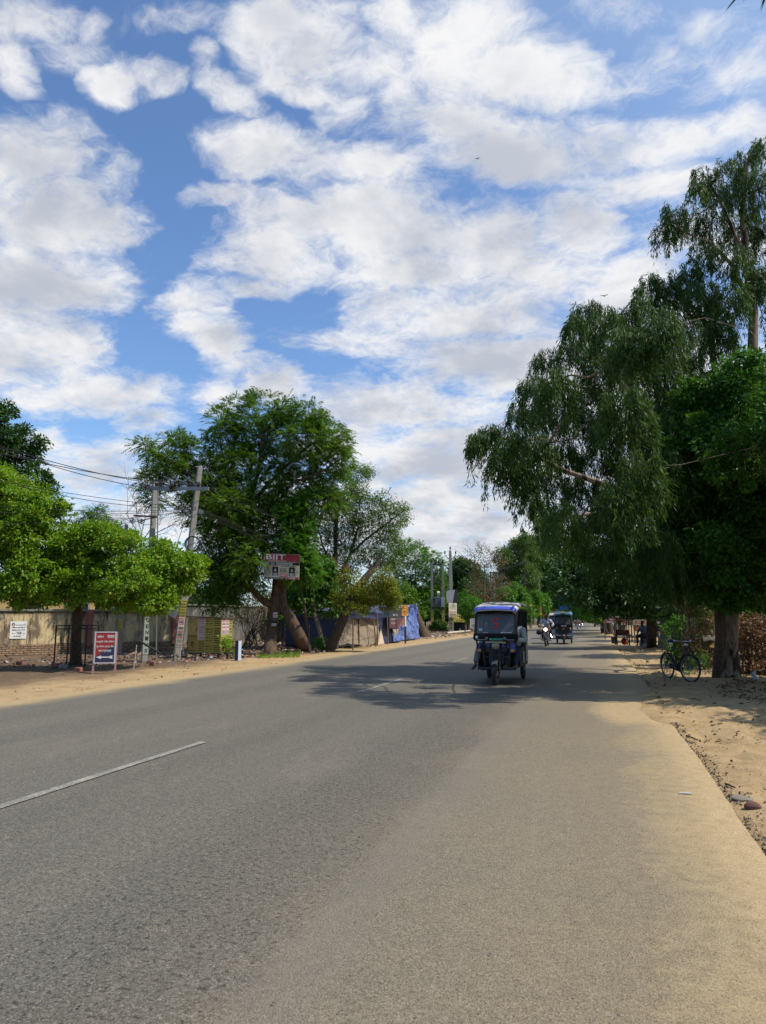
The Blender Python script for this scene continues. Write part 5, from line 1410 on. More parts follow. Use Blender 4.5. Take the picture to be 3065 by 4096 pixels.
# ------------------------------------------------------------------ board in the neem, tent, far poles
def mid_left():
    d = 29.6
    c = P(1128, 2266, d)
    T = thing('advert_board', 'BIIT coaching advert board fixed in the neem tree', 'advert board', c, PSI)
    bd = Board((0, 0, 0), (1, 0, -.03), (0, -1, 0))
    W, Hh = 1.48, 1.06
    m = MB(); bd.slab(m, 0, 0, W, Hh, .03); m.build('panel', plain('cream_print', (.55, .50, .36), .7, dirt=.3), T)
    m = MB(); bd.rect(m, 0, .36, W-.02, .32, 0, .004); m.build('red_band', RED, T)
    m = MB(); bd.rect(m, 0, .12, W-.02, .12, 0, .004); bd.rect(m, -.28, -.49, .9, .07, 0, .004); m.build('black_band', INK, T)
    m = MB(); bd.text(m, 'BIIT', -.26, .39, .80, .22, off=.01); bd.text(m, 'BIIT G.S', -.50, .12, .38, .085, off=.01); bd.lines(m, .1, .12, .7, .09, 2, off=.01); bd.text(m, 'आधुनिक शिक्षण संस्थान', -.22, .235, .8, .05, off=.01); bd.text(m, 'गया - टेकारी रोड, गया', -.3, -.49, .75, .045, off=.01); m.build('white_lettering', WHITE, T)
    m = MB(); bd.text(m, 'CENTRAL TEACHER', -.42, .015, .52, .055, off=.01); m.build('red_lettering', REDINK, T)
    m = MB(); bd.text(m, '20 DEC.', .08, -.16, .32, .17, off=.01); bd.lines(m, .25, .015, .6, .05, 1, off=.01); m.build('black_lettering', INK, T)
    m = MB(); bd.rect(m, .08, -.36, .32, .13, 0, .006); bd.rect(m, .45, -.485, .5, .08, 0, .006); m.build('red_badge', REDINK, T)
    m = MB(); bd.text(m, 'NEW BATCH', .08, -.36, .27, .08, off=.012); bd.text(m, 'OFFER', .42, -.485, .3, .05, off=.012); m.build('badge_lettering', WHITE, T)
    for x, dk in ((-.58, 0), (-.27, 1), (.42, 1)):   # three printed portraits, plain figures
        m = MB(); bd.rect(m, x, -.21, .25, .37, 0, .005); p = m.build('portrait', INK if dk else plain('pale_grey_print', (.45, .46, .42), .8), T)
        m = MB(); bd.rect(m, x, -.33, .19, .12, 0, .009); 
        m.prism([(x+.05*math.cos(a), -.16+.07*math.sin(a)) for a in [2*PI*k/12 for k in range(12)]], bd.at(0, 0, .007), bd.u, bd.v, bd.n*.002)
        m.build('figure', plain('grey_print', (.34, .33, .31), .8), p)
    for x, y, h, lab in ((1102, 2460, .28, 'black white AMU poster pinned on the upright neem trunk'), (1096, 2493, .22, 'torn poster under the AMU poster on the neem trunk')):
        T = thing('poster', lab, 'poster', P(x, y, 30.0), PSI); bd = Board((0, 0, 0), (1, 0, 0), (0, -1, 0))
        m = MB(); bd.slab(m, 0, 0, .26, h, .006); m.build('sheet', INK, T)
        m = MB()
        if h > .25: bd.text(m, 'AMU', 0, .07, .22, .10)
        bd.lines(m, 0, -.06, .2, .12, 3)
        m.build('lettering', WHITE, T)
        if h > .25: m = MB(); bd.rect(m, 0, -.02, .25, .05, 0, .004); m.build('red_band', RED, T)
    # sticks near the trunk
    for x0, y0, x1, y1, lab, mat in ((1236, 2600, 1238, 2500, 'thin brown stake standing behind the leaning neem trunk', WOOD), (1276, 2570, 1262, 2440, 'pale bare stump pole between the leaning trunks', WOOD)):
        a = G(x0, y0); b = P(x1, y1, a.dot(V_H)); m = MB(); r = .03 if mat is WOOD and x0 < 1250 else .08
        m.tube(wiggle((0, 0, -.1), b-a, 4, .06), [r*1.2, r*1.1, r, r*.9, r*.7], 7); tag(m.build('wooden_stake', mat, loc=a, smooth=True), lab, 'stake')

    # the tarpaulin stall along the left verge
    A, B, C = G(1345, 2592), G(1512, 2578), G(1672, 2556)
    back = Vector((-3.0, .5, 0))
    def cloth(p0, p1, z0, z1, amp, nu=60, nv=24, sag=.0, fl=.0, seed=0):
        n = (p1-p0).cross(Vector((0, 0, 1))).normalized(); n = n if n.x > 0 else -n
        L = (p1-p0).length
        def fn(u, v):
            x = u*L
            w = amp*(1.2*float(fbm(x+seed, v*.4, 1.3, 3))+1.0*float(fbm(x*.6+v*2.2+seed, v*1.2, 1.8, 4))*(.4+v))
            w += fl*(1-v)**2
            top = z1(u) if callable(z1) else z1
            return p0.lerp(p1, u)+n*w+Vector((0, 0, z0+(top-z0)*v-sag*math.sin(PI*u)*v))
        return fn
    canvas = plain('dirty_canvas', (.27, .215, .15), .95, dirt=.75, scale=2.2, dirtc=(.20, .10, .07), bump=.3)
    blue = NT('blue_tarpaulin'); o_ = blue.obj(); nb = blue.noise(blue.vscale(o_, (1, 1, .6)), 7, 8, .72, dist=1.0)
    blue = blue.finish(blue.ramp(nb, [(.30, (.012, .03, .17)), (.46, (.04, .085, .36)), (.54, (.26, .36, .62)), (.60, (.035, .075, .32))]), .32, nb, 1.0, .12)  # pale band of the ramp paints the highlights along the crinkles
    dblue = plain('dark_blue_tarpaulin', (.018, .028, .085), .5, dirt=.3, scale=3)
    T = thing('tarpaulin_stall', 'roadside stall tent wrapped in beige canvas and blue tarpaulin sheets', 'stall', A)
    def L(v): return Vector(v)-A
    m = MB(); f = cloth(L(A), L(B), .02, lambda u: 1.75+.15*u, .16, fl=.14, seed=3); m.grid(f, 70, 26); m.build('canvas_front', canvas, T, smooth=True, solid=.006)
    m = MB(); f = cloth(L(B)+Vector((.0, .05, 0)), L(B.lerp(C, .28)), .02, lambda u: 2.25, .10, fl=.1, seed=9); m.grid(f, 26, 20); m.build('dark_blue_sheet', dblue, T, smooth=True, solid=.006)
    m = MB(); f = cloth(L(B.lerp(C, .26))+Vector((.05, 0, 0)), L(C), .06, lambda u: 2.2+.25*u+.1*math.sin(9*u), .34, fl=.18, seed=17); m.grid(f, 80, 30); m.build('blue_sheet', blue, T, smooth=True, solid=.006)
    m = MB()
    def roof(u, v):
        p = L(A).lerp(L(C), u)+back*v+Vector((.12, 0, 0))*(1-v)
        return p+Vector((0, 0, 1.78+.55*u+.35*v-.3*v*v+.12*float(fbm(u*8, v*3, 1.6, 3))))
    m.grid(roof, 50, 14); m.build('dark_blue_roof', dblue, T, smooth=True, solid=.008)
    m = MB(); f = cloth(L(A), L(A)+back, .02, 1.75, .1, 20, 12); m.grid(f, 20, 12); m.build('side_sheet', dblue, T, smooth=True, solid=.006)
    m = MB(); f = cloth(L(C), L(C)+back, .02, 2.3, .1, 20, 12); m.grid(f, 20, 12); m.build('end_sheet', blue, T, smooth=True, solid=.006)
    m = MB(); f = cloth(L(A)+back, L(C)+back, .02, 1.9, .1, 40, 8); m.grid(f, 40, 8); m.build('back_sheet', dblue, T, smooth=True, solid=.006)
    for x0, y0, x1, y1, r in ((1412, 2600, 1412, 2478, .04), (1505, 2586, 1495, 2482, .04), (1511, 2582, 1509, 2455, .035), (1553, 2578, 1549, 2470, .03)):
        a = G(x0, y0); b = P(x1, y1, a.dot(V_H)); m = MB(); m.tube([L(a)-Vector((0, 0, .1)), L(a).lerp(L(b), .5)+Vector((.01, .01, 0)), L(b)], [r, r*.95, r*.9], 8); m.build('tent_pole', WOOD, T, smooth=True)
    m = MB(); f = cloth(L(A)+Vector((.22, 0, 0)), L(B)+Vector((.22, .05, 0)), 1.42, lambda u: 1.86+.15*u, .12, fl=.05, seed=31); m.grid(lambda u, v: f(u, v)+Vector((0, 0, (1-v)*.16*float(fbm(u*9, 3, 1.1, 3)))), 60, 8); m.build('dark_blue_drape', dblue, T, smooth=True, solid=.006)
    m = MB()
    def hem(u, v):
        p = L(B)+Vector((.5, -.35, 0))+(L(A)-L(B))*u*.18+Vector((-.25, .1, .85))*v*(1-u)
        return p+Vector((0, 0, .03+.05*float(fbm(u*5, v*5, 2, 2))))
    m.grid(hem, 14, 12); m.build('loose_canvas_hem', plain('pale_canvas', (.52, .40, .28), .95, dirt=.4), T, smooth=True, solid=.006)
    m = MB(); pts = [L(A).lerp(L(B), .46)+Vector((.12, 0, z)) for z in (.1, .7, 1.3, 1.75)]; m.tube([p+Vector((.03*math.sin(i*3), .04*math.cos(i*2), 0)) for i, p in enumerate(pts)], .035, 6); m.build('black_rope', IRON, T)
    # tarps on the ground in front
    for i, (x0, y0, lab, mt) in enumerate(((1365, 2592, 'black plastic sheet crumpled at the canvas foot', BLACK), (1345, 2588, 'white plastic sheet crumpled at the canvas corner', plain('white_plastic', (.6, .58, .55), .5, dirt=.3)), (1430, 2590, 'pale cloth folded at the foot of the tent pole', canvas))):
        m = MB(); m.grid(lambda u, v: Vector(((u-.5)*1.5, (v-.5)*.7, .05+.22*max(0, float(fbm(u*4+i*7, v*4, 1, 3))+.25))), 26, 14)
        tag(m.build('plastic_sheet', mt, loc=G(x0, y0), smooth=True), lab, 'plastic sheet')
    # advert banner hung on the blue sheet
    c = (B.lerp(C, .30)); dirv = (C-B).normalized(); n = dirv.cross(Vector((0, 0, 1))); n = n if n.x > 0 else -n
    T = thing('advert_banner', 'dark torn advert banner hung on the blue tarpaulin', 'banner', c+n*.42+Vector((0, 0, 1.45)))
    bd = Board((0, 0, 0), dirv, n); Lb = (C-B).length
    m = MB(); m.prism([(-2.4, -.55), (-.5, -.60), (.2, -.45), (2.3, -.35), (2.3, .62), (-2.4, .55)], -n*.02, bd.u, bd.v, n*.02); m.build('sheet', plain('dark_print', (.02, .019, .022), .5, dirt=.2), T)
    m = MB(); m.prism([(-2.2, -.50), (.1, -.55), (1.2, .1), (-2.2, .0)], n*.003, bd.u, bd.v, n*.002); m.build('maroon_field', plain('maroon_print', (.10, .03, .035), .6), T)
    m = MB(); m.prism([(-.2, -.55), (2.1, -.30), (2.1, .35), (1.5, .15)], n*.003, bd.u, bd.v, n*.003); m.build('picture_field', plain('brown_print', (.22, .10, .07), .6, dirt=.9, scale=5, dirtc=(.05, .03, .03)), T)
    m = MB(); bd.text(m, 'TONO CASH', -.85, .22, 1.3, .12, off=.012); bd.lines(m, -1.2, -.02, 1.5, .12, 2, off=.012, fill=.3); bd.lines(m, -1.3, -.25, 1.2, .16, 2, off=.012, fill=.2); m.build('lettering', OFFWHITE, T)
    m = MB(); m.prism([(-1.5, -.62), (.1, -.62), (-.7, -1.05)], -n*.004, bd.u, bd.v, n*.01); m.build('torn_flap', plain('tan_print', (.40, .30, .18), .7), T)
    # highway shield
    c = G(1622, 2572); T = thing('route_sign', 'orange NH 83 shield sign on a black post before the blue tarpaulin', 'sign', c, PSI+.6)
    hp = P(1617, 2442, c.dot(V_H)).z
    m = MB(); m.bar((0, 0, -.1), (0, 0, hp), .09, .07); m.build('post', BLACK, T)
    m = MB(); m.bar((-.0, -.002, hp-.95), (0, -.002, hp-.3), .095, .075); m.build('white_post_band', WHITE, T)
    bd = Board((-.06, -.06, hp), (1, 0, 0), (0, -1, 0)); m = MB(); bd.slab(m, 0, 0, .46, .62, .02); m.build('panel', ORANGE, T)
    m = MB(); sh = [(-.19, .26), (.19, .26), (.19, -.12), (.16, -.21), (0, -.27), (-.16, -.21), (-.19, -.12)]; si = [(a*.86, b*.9) for a, b in sh]
    for i in range(7):
        j = (i+1) % 7; m.add([bd.at(*sh[i], .004), bd.at(*sh[j], .004), bd.at(*si[j], .004), bd.at(*si[i], .004)], [(0, 1, 2, 3)])
    bd.text(m, 'N H', 0, .12, .24, .12, off=.005); bd.text(m, '83', 0, -.08, .24, .19, off=.005); m.build('lettering', INK, T)
    # brown stub trunk right of the stall
    a = G(1700, 2548); m = MB(); m.tube([(0, 0, -.2), (0, 0, .1), L(P(1682, 2510, a.dot(V_H)))-L(a), L(P(1668, 2465, a.dot(V_H)))-L(a), L(P(1662, 2430, a.dot(V_H)))-L(a)], [.62, .5, .4, .3, .2], 12)
    T = thing('tree_stump', 'thick brown leaning stump right of the blue tarpaulin', 'stump', a); m.build('trunk', M_BARK_WARM, T, smooth=True)

    # tall single pole with Dream City board
    a = G(1806, 2532); dd = a.dot(V_H)
    T = thing('electric_pole', 'tall tapering concrete pole with Y arms and painted yellow foot beyond the stall', 'electric pole', a, PSI)
    zt = P(1817, 2203, dd).z
    m = MB(); m.box((0, 0, zt/2), (.46, .36, zt), taper=.55); m.build('shaft', CONC, T, bevel=.02)
    m = MB()
    for z in (.55, .95, 1.35, 1.75): m.box((.0, -.182+.0, z), (.30, .012, .30))
    m.build('yellow_panel', YELLOW, T)
    m = MB()
    for z in (.55, .95, 1.35, 1.75): m.box((.0, -.189, z), (.16, .012, .2))
    m.build('dark_recess', RUST, T)
    m = MB()
    for s in (-1, 1): m.bar((0, 0, zt-1.0), (s*.55, 0, zt-.45), .07, .07)
    m.build('v_arm', STEEL, T)
    for x, z in ((-.55, zt-.45), (.55, zt-.45), (0, zt)):
        m = MB(); m.lathe([(.03, 0), (.03, .15), (.09, .17), (.10, .24), (.05, .28), (.09, .32), (.07, .40), (.02, .44)], (x, 0, z), (0, 0, 1), 10); m.build('insulator', CERAM, T, smooth=True)
    c = P(1812, 2440, dd-.4); T = thing('advert_board', 'Dream City advert board on the tall single pole', 'advert board', c, PSI+.55); bd = Board((0, 0, 0), (1, 0, -.04), (0, -1, 0))
    m = MB(); bd.slab(m, 0, 0, 1.02, 1.42, .03); m.build('panel', plain('cream_print', (.55, .50, .36)), T)
    m = MB(); bd.text(m, 'Dream City', 0, -.22, .92, .20, off=.01); m.build('red_lettering', REDINK, T)
    m = MB(); bd.lines(m, 0, -.45, .9, .2, 3, off=.01); bd.lines(m, 0, .3, .8, .5, 4, off=.01, fill=.2); bd.rect(m, 0, -.62, .95, .05, 0, .008); m.build('small_print', INK, T)
    c = P(1809, 2383, dd-.45); T = thing('torn_banner', 'torn grey and dark banner hanging above the Dream City board', 'banner', c, PSI); bd = Board((0, 0, 0), (1, 0, 0), (0, -1, 0))
    m = MB(); bd.slab(m, .3, .0, .55, 1.25, .02); m.build('dark_sheet', plain('dark_banner', (.02, .03, .028), .6), T)
    m = MB(); m.prism([(-.55, -.66), (.05, -.66), (.28, .60), (-.5, .5), (-.6, .3)], (0, -.03, 0), (1, 0, 0), (0, 0, 1), Vector((0, .01, 0))); m.build('grey_flap', plain('grey_flap', (.42, .41, .41), .8, dirt=.3), T)
    # transformer platform
    a = G(1752, 2524); dd = a.dot(V_H); T = thing('transformer', 'grey power transformer on a platform between two yellow footed poles', 'transformer', a, PSI)
    k = dd/FOC; H2 = (2524-2256)*k
    for s in (-1, 1):
        m = MB(); m.box((s*22*k, 0, H2/2-.1), (.36, .3, H2+.2), taper=.7); m.build('pole', CONC_D, T, bevel=.02)
        m = MB(); m.box((s*22*k, -.16, 1.3), (.33, .02, 2.2)); m.build('yellow_band', YELLOW, T)
    m = MB(); m.bar((-24*k, -.1, 90*k), (26*k, -.1, 90*k), .25, .2); m.bar((-24*k, .25, 90*k), (26*k, .25, 90*k), .25, .2); m.build('platform', RUST, T)
    m = MB(); m.box((2*k, 0, 115*k), (26*k, 1.0, 36*k)); m.build('tank', plain('grey_tank', (.09, .095, .10), .6, dirt=.4), T, bevel=.04)
    for i in range(4):
        m = MB(); m.box((14*k+i*3.4*k, -.72+.0, 113*k), (.06, .35, 36*k)); m.build('cooling_fin', plain('pale_fin', (.55, .56, .56), .5, dirt=.2), T)
    m = MB(); m.cyl((-2*k, -.2, 148*k), (8*k, -.2, 148*k), .24, 14); m.bar((2*k, -.2, 132*k), (2*k, -.2, 148*k), .1, .1); m.build('oil_drum', plain('pale_fin', (.55, .56, .56)), T, smooth=True)
    m = MB(); m.bar((-24*k, 0, H2-.15), (24*k, 0, H2-.15), .15, .2); m.bar((-24*k, 0, H2*.72), (24*k, 0, H2*.72), .12, .15); m.build('crossarm', RUST, T)
    for s in (-22, -7, 7, 22):
        m = MB(); m.lathe([(.05, 0), (.13, .08), (.14, .2), (.07, .27), (.12, .36), (.03, .45)], (s*k, 0, H2-.05), (0, 0, 1), 10); m.build('insulator', CERAM, T, smooth=True)
    # yellow awning stall, bamboo screen, class sign, log
    a = G(1835, 2524); dd = a.dot(V_H); k = dd/FOC; T = thing('awning_stall', 'black sided stall under a yellow cloth beside the tall single pole', 'stall', a, PSI)
    m = MB(); m.grid(lambda u, v: Vector(((u-.5)*56*k, -.6+v*1.8, (34+.0*u)*k+v*.9+.06*float(fbm(u*6, v*3, 1, 3)))), 20, 10); m.build('yellow_cloth', plain('yellow_cloth', (.45, .33, .03), .8, dirt=.4), T, smooth=True, solid=.02)
    m = MB(); m.box((2*k, .3, 17*k), (44*k, 1.4, 34*k)); m.build('black_sheet', plain('black_sheet', (.016, .017, .018), .6, dirt=.3), T, bevel=.1)
    for s in (-24, 24): m = MB(); m.bar((s*k, -.5, 0), (s*k, -.5, 36*k), .08, .08); m.build('post', WOOD, T)
    a = G(1880, 2526); T = thing('bamboo_screen', 'pale vertical bamboo stick screen beside the yellow awning', 'screen', a, PSI); m = MB(); k = a.dot(V_H)/FOC
    for i in range(34):
        x = (-14+28*i/33)*k; m.tube([(x*1.1, random.uniform(-.1, .1), -.05), (x*.85-.1, random.uniform(-.1, .1), (70+random.uniform(-8, 8))*k)], .045, 5)
    m.build('canes', plain('bamboo', (.40, .33, .24), .8, dirt=.4), T)
    m = MB(); m.bar((-13*k, -.06, 50*k), (13*k, -.06, 50*k), .05, .05); m.build('cross_tie', WOOD, T)
    c = P(1899, 2494, 76); T = thing('class_sign', 'white SUNDAY CLASSES sign beside the bamboo screen', 'sign', c, PSI); bd = Board((0, 0, 0), (1, 0, 0), (0, -1, 0))
    m = MB(); bd.slab(m, 0, 0, .95, 1.0, .03); m.build('panel', WHITE, T); m = MB(); bd.text(m, 'SUNDAY', 0, .36, .7, .17, off=.01); bd.text(m, 'CLASSES', 0, .14, .8, .19, off=.01); bd.lines(m, 0, -.22, .7, .4, 3, off=.01); m.build('lettering', plain('maroon_ink', (.09, .02, .025), .8), T)
    m = MB(); m.bar((-.35, .05, -1.2), (-.35, .05, .4), .06, .05); m.bar((.35, .05, -1.2), (.35, .05, .4), .06, .05); m.build('legs', WOOD, T)
    a, b = G(1788, 2537), G(1882, 2528); m = MB(); m.tube([Vector((0, 0, .1)), (b-a)*.5+Vector((0, 0, .12)), b-a+Vector((0, 0, .12))], [.12, .11, .09], 9)
    tag(m.build('pale_log', plain('pale_log', (.5, .42, .32), .9, dirt=.3), loc=a, smooth=True), 'long pale log lying on the verge below the tall pole', 'log')
    # twin poles beyond
    a = G(1974, 2516); dd = a.dot(V_H); k = dd/FOC; T = thing('electric_pole', 'twin grey concrete poles with dark clamps behind the first rickshaw', 'electric pole', a, PSI)
    for s, h in ((-6, 222), (6, 226)): m = MB(); m.box((s*k, 0, h*k/2), (8.5*k, .3, h*k), taper=.85); m.build('pole', CONC, T, bevel=.02)
    for z in (222, 176, 150, 130): m = MB(); m.bar((-13*k, -.2, z*k), (13*k, -.2, z*k), .14, .14); m.build('clamp', RUST, T)
    m = MB()
    for i in range(4): m.torus((random.uniform(8, 26)*k, -.2, (128-random.uniform(0, 14))*k), .28, .03, V_H, 14, 4)
    m.build('cable_bundle', plain('pale_cable', (.4, .4, .4), .6), T)
    # thin poles left of the far lane with small signs
    for px, py, top, w, lab in ((2106, 2515, 2235, 5, 'dark slim pole rising just behind the first rickshaw'), (2121, 2512, 2290, 7, 'yellowish pole carrying the orange number sign'), (2164, 2505, 2300, 6, 'dark pole behind the motorcyclist carrying the red board'), (2188, 2502, 2350, 5, 'far thin pole behind the motorcyclist')):
        a = G(px, py); dd = a.dot(V_H); k = dd/FOC; T = thing('utility_pole', lab, 'pole', a, PSI)
        m = MB(); m.box((0, 0, (py-top)*k/2), (w*k, w*k*.8, (py-top)*k), taper=.7); m.build('shaft', CONC_D if px != 2106 else RUST, T)
        m = MB(); m.bar((-9*k, -.05, (py-top)*k*.93), (9*k, -.05, (py-top)*k*.93), .12, .12); m.build('crossarm', RUST, T)
    def fsign(name, lab, px, py, d, w, h, mat, txt=None, rot=0, tm=WHITE):
        c = P(px, py, d); k = d/FOC; T = thing(name, lab, 'sign', c, PSI); bd = Board((0, 0, 0), (math.cos(rot), 0, math.sin(rot)), (0, -1, 0), (-math.sin(rot), 0, math.cos(rot)))
        m = MB(); bd.slab(m, 0, 0, w*k, h*k, .04); m.build('panel', mat, T)
        m = MB(); m.bar((0, .06, -c.z), (0, .06, h*k*.3), .1, .08); m.build('post', STEEL, T)
        if txt: m = MB(); bd.text(m, txt, 0, 0, w*k*.7, h*k*.5, off=.02); m.build('lettering', tm, T)
    fsign('number_sign', 'small orange number 24 sign on the left verge', 2124, 2421, 98, 9, 9, ORANGE, '24')
    fsign('red_board', 'small faded red board on the left verge behind the motorcyclist', 2164, 2434, 118, 8, 15, plain('faded_red', (.40, .12, .08), .7), None)
    fsign('warning_sign', 'yellow diamond warning sign left of the far car', 2164, 2456, 112, 10, 10, plain('warning_yellow', (.55, .40, .02), .5), None, PI/4)
    fsign('orange_board', 'orange brown hoarding left of the far car', 2190, 2462, 125, 12, 14, plain('orange_brown', (.30, .11, .05), .7), None)
    # power lines
    def wire(lab, pts, r=.012, group=None, sag=.0):
        a, b = pts; m = MB(); n = 24
        m.tube([(b-a)*(i/n)+Vector((0, 0, -sag*4*(i/n)*(1-i/n))) for i in range(n+1)], r, 4)
        tag(m.build('power_line', IRON, loc=a), lab, 'power line', group)
    d = 24.5
    gl = 'high wires running left from the crossarm'
    for i, ((x, y), (ex, ey)) in enumerate((((580, 1950), (-420, 1625)), ((688, 1943), (-420, 1640)), ((797, 1940), (-420, 1700)))):
        wire('black power wire sloping from the steel crossarm out of the photo at left', (P(x, y, d-.4), P(ex, ey, 15.5)), .011, gl, .25)
    g2 = 'lower wires running left from the right pole'
    for (x, y), (ex, ey) in (((785, 2030), (-420, 1830)), ((785, 2035), (-420, 1985)), ((785, 2037), (-420, 2020)), ((785, 2040), (-420, 2090)), ((785, 2028), (60, 1940)), ((538, 2072), (-420, 2090)), ((575, 2080), (-420, 2140))):
        wire('lower service wire running left from the twin concrete poles past the trees', (P(x, y, d-.3), P(ex, ey, 17)), .008, g2, .2)
    g3 = 'wires running along the road to the tall single pole'
    D = 72
    for (x, y), (ex, ey), s in (((852, 1965), (1818, 2195), 2.2), ((810, 1920), (1797, 2218), 2.6), ((800, 1975), (1838, 2222), 2.4), ((810, 2040), (1815, 2260), 2.2), ((812, 2044), (1815, 2262), 2.5), ((812, 2050), (1815, 2275), 2.8), ((812, 2060), (1815, 2330), 2.0)):
        wire('wire strung along the road from the twin poles to the tall single pole', (P(x, y, d-.3), P(ex, ey, D)), .013, g3, s*.6)
    g4 = 'wires beyond the tall single pole'
    for (x, y), (ex, ey), s in (((1818, 2195), (1975, 2292), .3), ((1838, 2222), (2106, 2240), 1.2), ((1797, 2218), (1985, 2296), .4), ((1815, 2262), (2165, 2310), 1.5), ((1815, 2330), (1600, 2420), .6)):
        wire('wire sagging beyond the tall single pole', (P(x, y, D), P(ex, ey, 95 if ex > 1900 else 45)), .02, g4, s)
    wire('thin rope strung low across the stall front between the trees', (P(1215, 2466, 31), P(1600, 2462, 42)), .012, None, .1)
mid_left()
# ------------------------------------------------------------------ people
def fuse(o, vox, smooth=3):
    m = o.modifiers.new('fuse', 'REMESH'); m.mode = 'VOXEL'; m.voxel_size = vox; m.use_smooth_shade = True
    s = o.modifiers.new('relax', 'SMOOTH'); s.iterations = smooth; s.factor = .5
    return o

def person(label, loc, rz, J, shirt, trousers, hair=HAIR, skin=SKIN, sleeve='long', hat=None, vox=.013, shoes=None, group=None, face=Vector((0, -1, 0))):
    """J: joints in metres, the figure looks along -Y"""
    T = thing('person', label, 'person', loc, rz, group)
    g = {k: Vector(v) for k, v in J.items()}
    m = MB()
    m.tube([g['hip'], g['hip'].lerp(g['chest'], .5), g['chest'], g['chest'].lerp(g['neck'], .6), g['neck']], [.145, .135, .155, .11, .06], 12)
    m.tube([g['shL'], g['chest'].lerp(g['neck'], .45), g['shR']], [.065, .09, .065], 10)
    m.tube([g['neck']-Vector((0, 0, .03)), g['head']], [.06, .055], 10)
    h = g['head']; f = face.normalized(); sd = Vector((-f.y, f.x, 0)).normalized()
    m.ell(h+Vector((0, 0, .02)), (.077, .095, .12), 14, rot=Matrix.Rotation(math.atan2(-f.x, -f.y)*-1, 3, 'Z'))
    m.ell(h+f*.045+Vector((0, 0, -.05)), (.055, .055, .06), 10)
    m.tube([h+f*.085+Vector((0, 0, .03)), h+f*.118+Vector((0, 0, -.015))], [.010, .018], 6)
    m.tube([h+f*.085-sd*.022+Vector((0, 0, -.055)), h+f*.092+Vector((0, 0, -.056)), h+f*.085+sd*.022+Vector((0, 0, -.055))], [.009, .012, .009], 6)
    for s in (-1, 1): m.ell(h+sd*s*.078+Vector((0, 0, .0)), (.014, .024, .034), 8)
    for s in 'LR':
        sh, el, wr = g['sh'+s], g['el'+s], g['wr'+s]
        m.tube([sh, sh.lerp(el, .4), el, el.lerp(wr, .35), wr], [.058, .052, .043, .042, .028], 10)
        dr = (wr-el).normalized(); hd = g.get('hd'+s); dr = (hd-wr).normalized() if hd else dr
        u = dr.cross(Vector((0, 0, 1))); u = u.normalized() if u.length > .1 else Vector((1, 0, 0)); w = u.cross(dr)
        m.tube([wr, wr+dr*.045, wr+dr*.09], [.028, .040, .036], 8)
        for k, (off, L) in enumerate(((-.030, .060), (-.010, .074), (.011, .070), (.031, .054))):
            p0 = wr+dr*.08+u*off; p1 = p0+dr*L*.5-w*.008; p2 = p1+dr*L*.25-w*L*.45
            m.tube([p0, p1, p2], [.0105, .0100, .0085], 6)
        sg = -1 if s == 'L' else 1
        m.tube([wr+dr*.03+u*.03*sg, wr+dr*.06+u*.06*sg-w*.01, wr+dr*.085+u*.06*sg-w*.03], [.013, .012, .009], 6)
        hp, kn, an, to = g['hp'+s], g['kn'+s], g['an'+s], g['to'+s]
        m.tube([hp, hp.lerp(kn, .4), kn, kn.lerp(an, .3), an], [.088, .078, .058, .057, .036], 10)
        m.tube([an-(to-an).normalized()*.05+Vector((0, 0, -.045)), an.lerp(to, .5)+Vector((0, 0, -.02)), to], [.036, .040, .028], 8)
    b = fuse(m.build('body', skin, T), vox, 2)
    m = MB(); n = 14
    m.tube([g['hip']-(g['chest']-g['hip'])*.12, g['hip'], g['hip'].lerp(g['chest'], .5), g['chest'], g['chest'].lerp(g['neck'], .55), g['chest'].lerp(g['neck'], .86)], [.165, .165, .16, .175, .13, .075], n)
    m.tube([g['shL'], g['chest'].lerp(g['neck'], .4), g['shR']], [.082, .11, .082], 10)
    for s in 'LR':
        sh, el, wr = g['sh'+s], g['el'+s], g['wr'+s]
        if sleeve == 'long': m.tube([sh, sh.lerp(el, .45), el, el.lerp(wr, .4), el.lerp(wr, .86)], [.08, .073, .066, .06, .05], 10)
        else: m.tube([sh, sh.lerp(el, .45), sh.lerp(el, .8)], [.08, .075, .07], 10)
    fuse(m.build('shirt', shirt, T), vox*1.2, 3)
    m = MB()
    m.tube([g['hip']+(g['chest']-g['hip'])*.1, g['hip']-(g['chest']-g['hip']).normalized()*.08], [.155, .15], 12)
    for s in 'LR':
        hp, kn, an = g['hp'+s], g['kn'+s], g['an'+s]
        m.tube([g['hip'].lerp(hp, .6), hp, hp.lerp(kn, .45), kn, kn.lerp(an, .4), kn.lerp(an, .9)], [.11, .108, .098, .080, .076, .066], 10)
    fuse(m.build('trousers', trousers, T), vox*1.2, 3)
    m = MB()
    if hat is None:
        m.ell(h+Vector((0, 0, .05))-f*.018, (.086, .100, .098), 12); m.build('hair', hair, T, smooth=True)
    else:
        m.ell(h+Vector((0, 0, .06))-f*.01, (.100, .112, .10), 14); m.tube([h+f*.06+Vector((0, 0, .075)), h+f*.17+Vector((0, 0, .055))], [.07, .055], 10); m.build('cap', hat, T, smooth=True)
    m = MB()
    for s in (-1, 1): m.ell(h+f*.082+sd*s*.032+Vector((0, 0, .035)), .012, 6)
    m.build('eyes', plain('eye_dark', (.03, .025, .02), .3, dirt=0), T)
    if shoes:
        for s in 'LR':
            an, to = g['an'+s], g['to'+s]; m = MB()
            m.tube([an-(to-an).normalized()*.06+Vector((0, 0, -.045)), an.lerp(to, .5)+Vector((0, 0, -.025)), to+(to-an).normalized()*.02], [.045, .050, .036], 10); m.build('shoe', shoes, T, smooth=True)
    return T

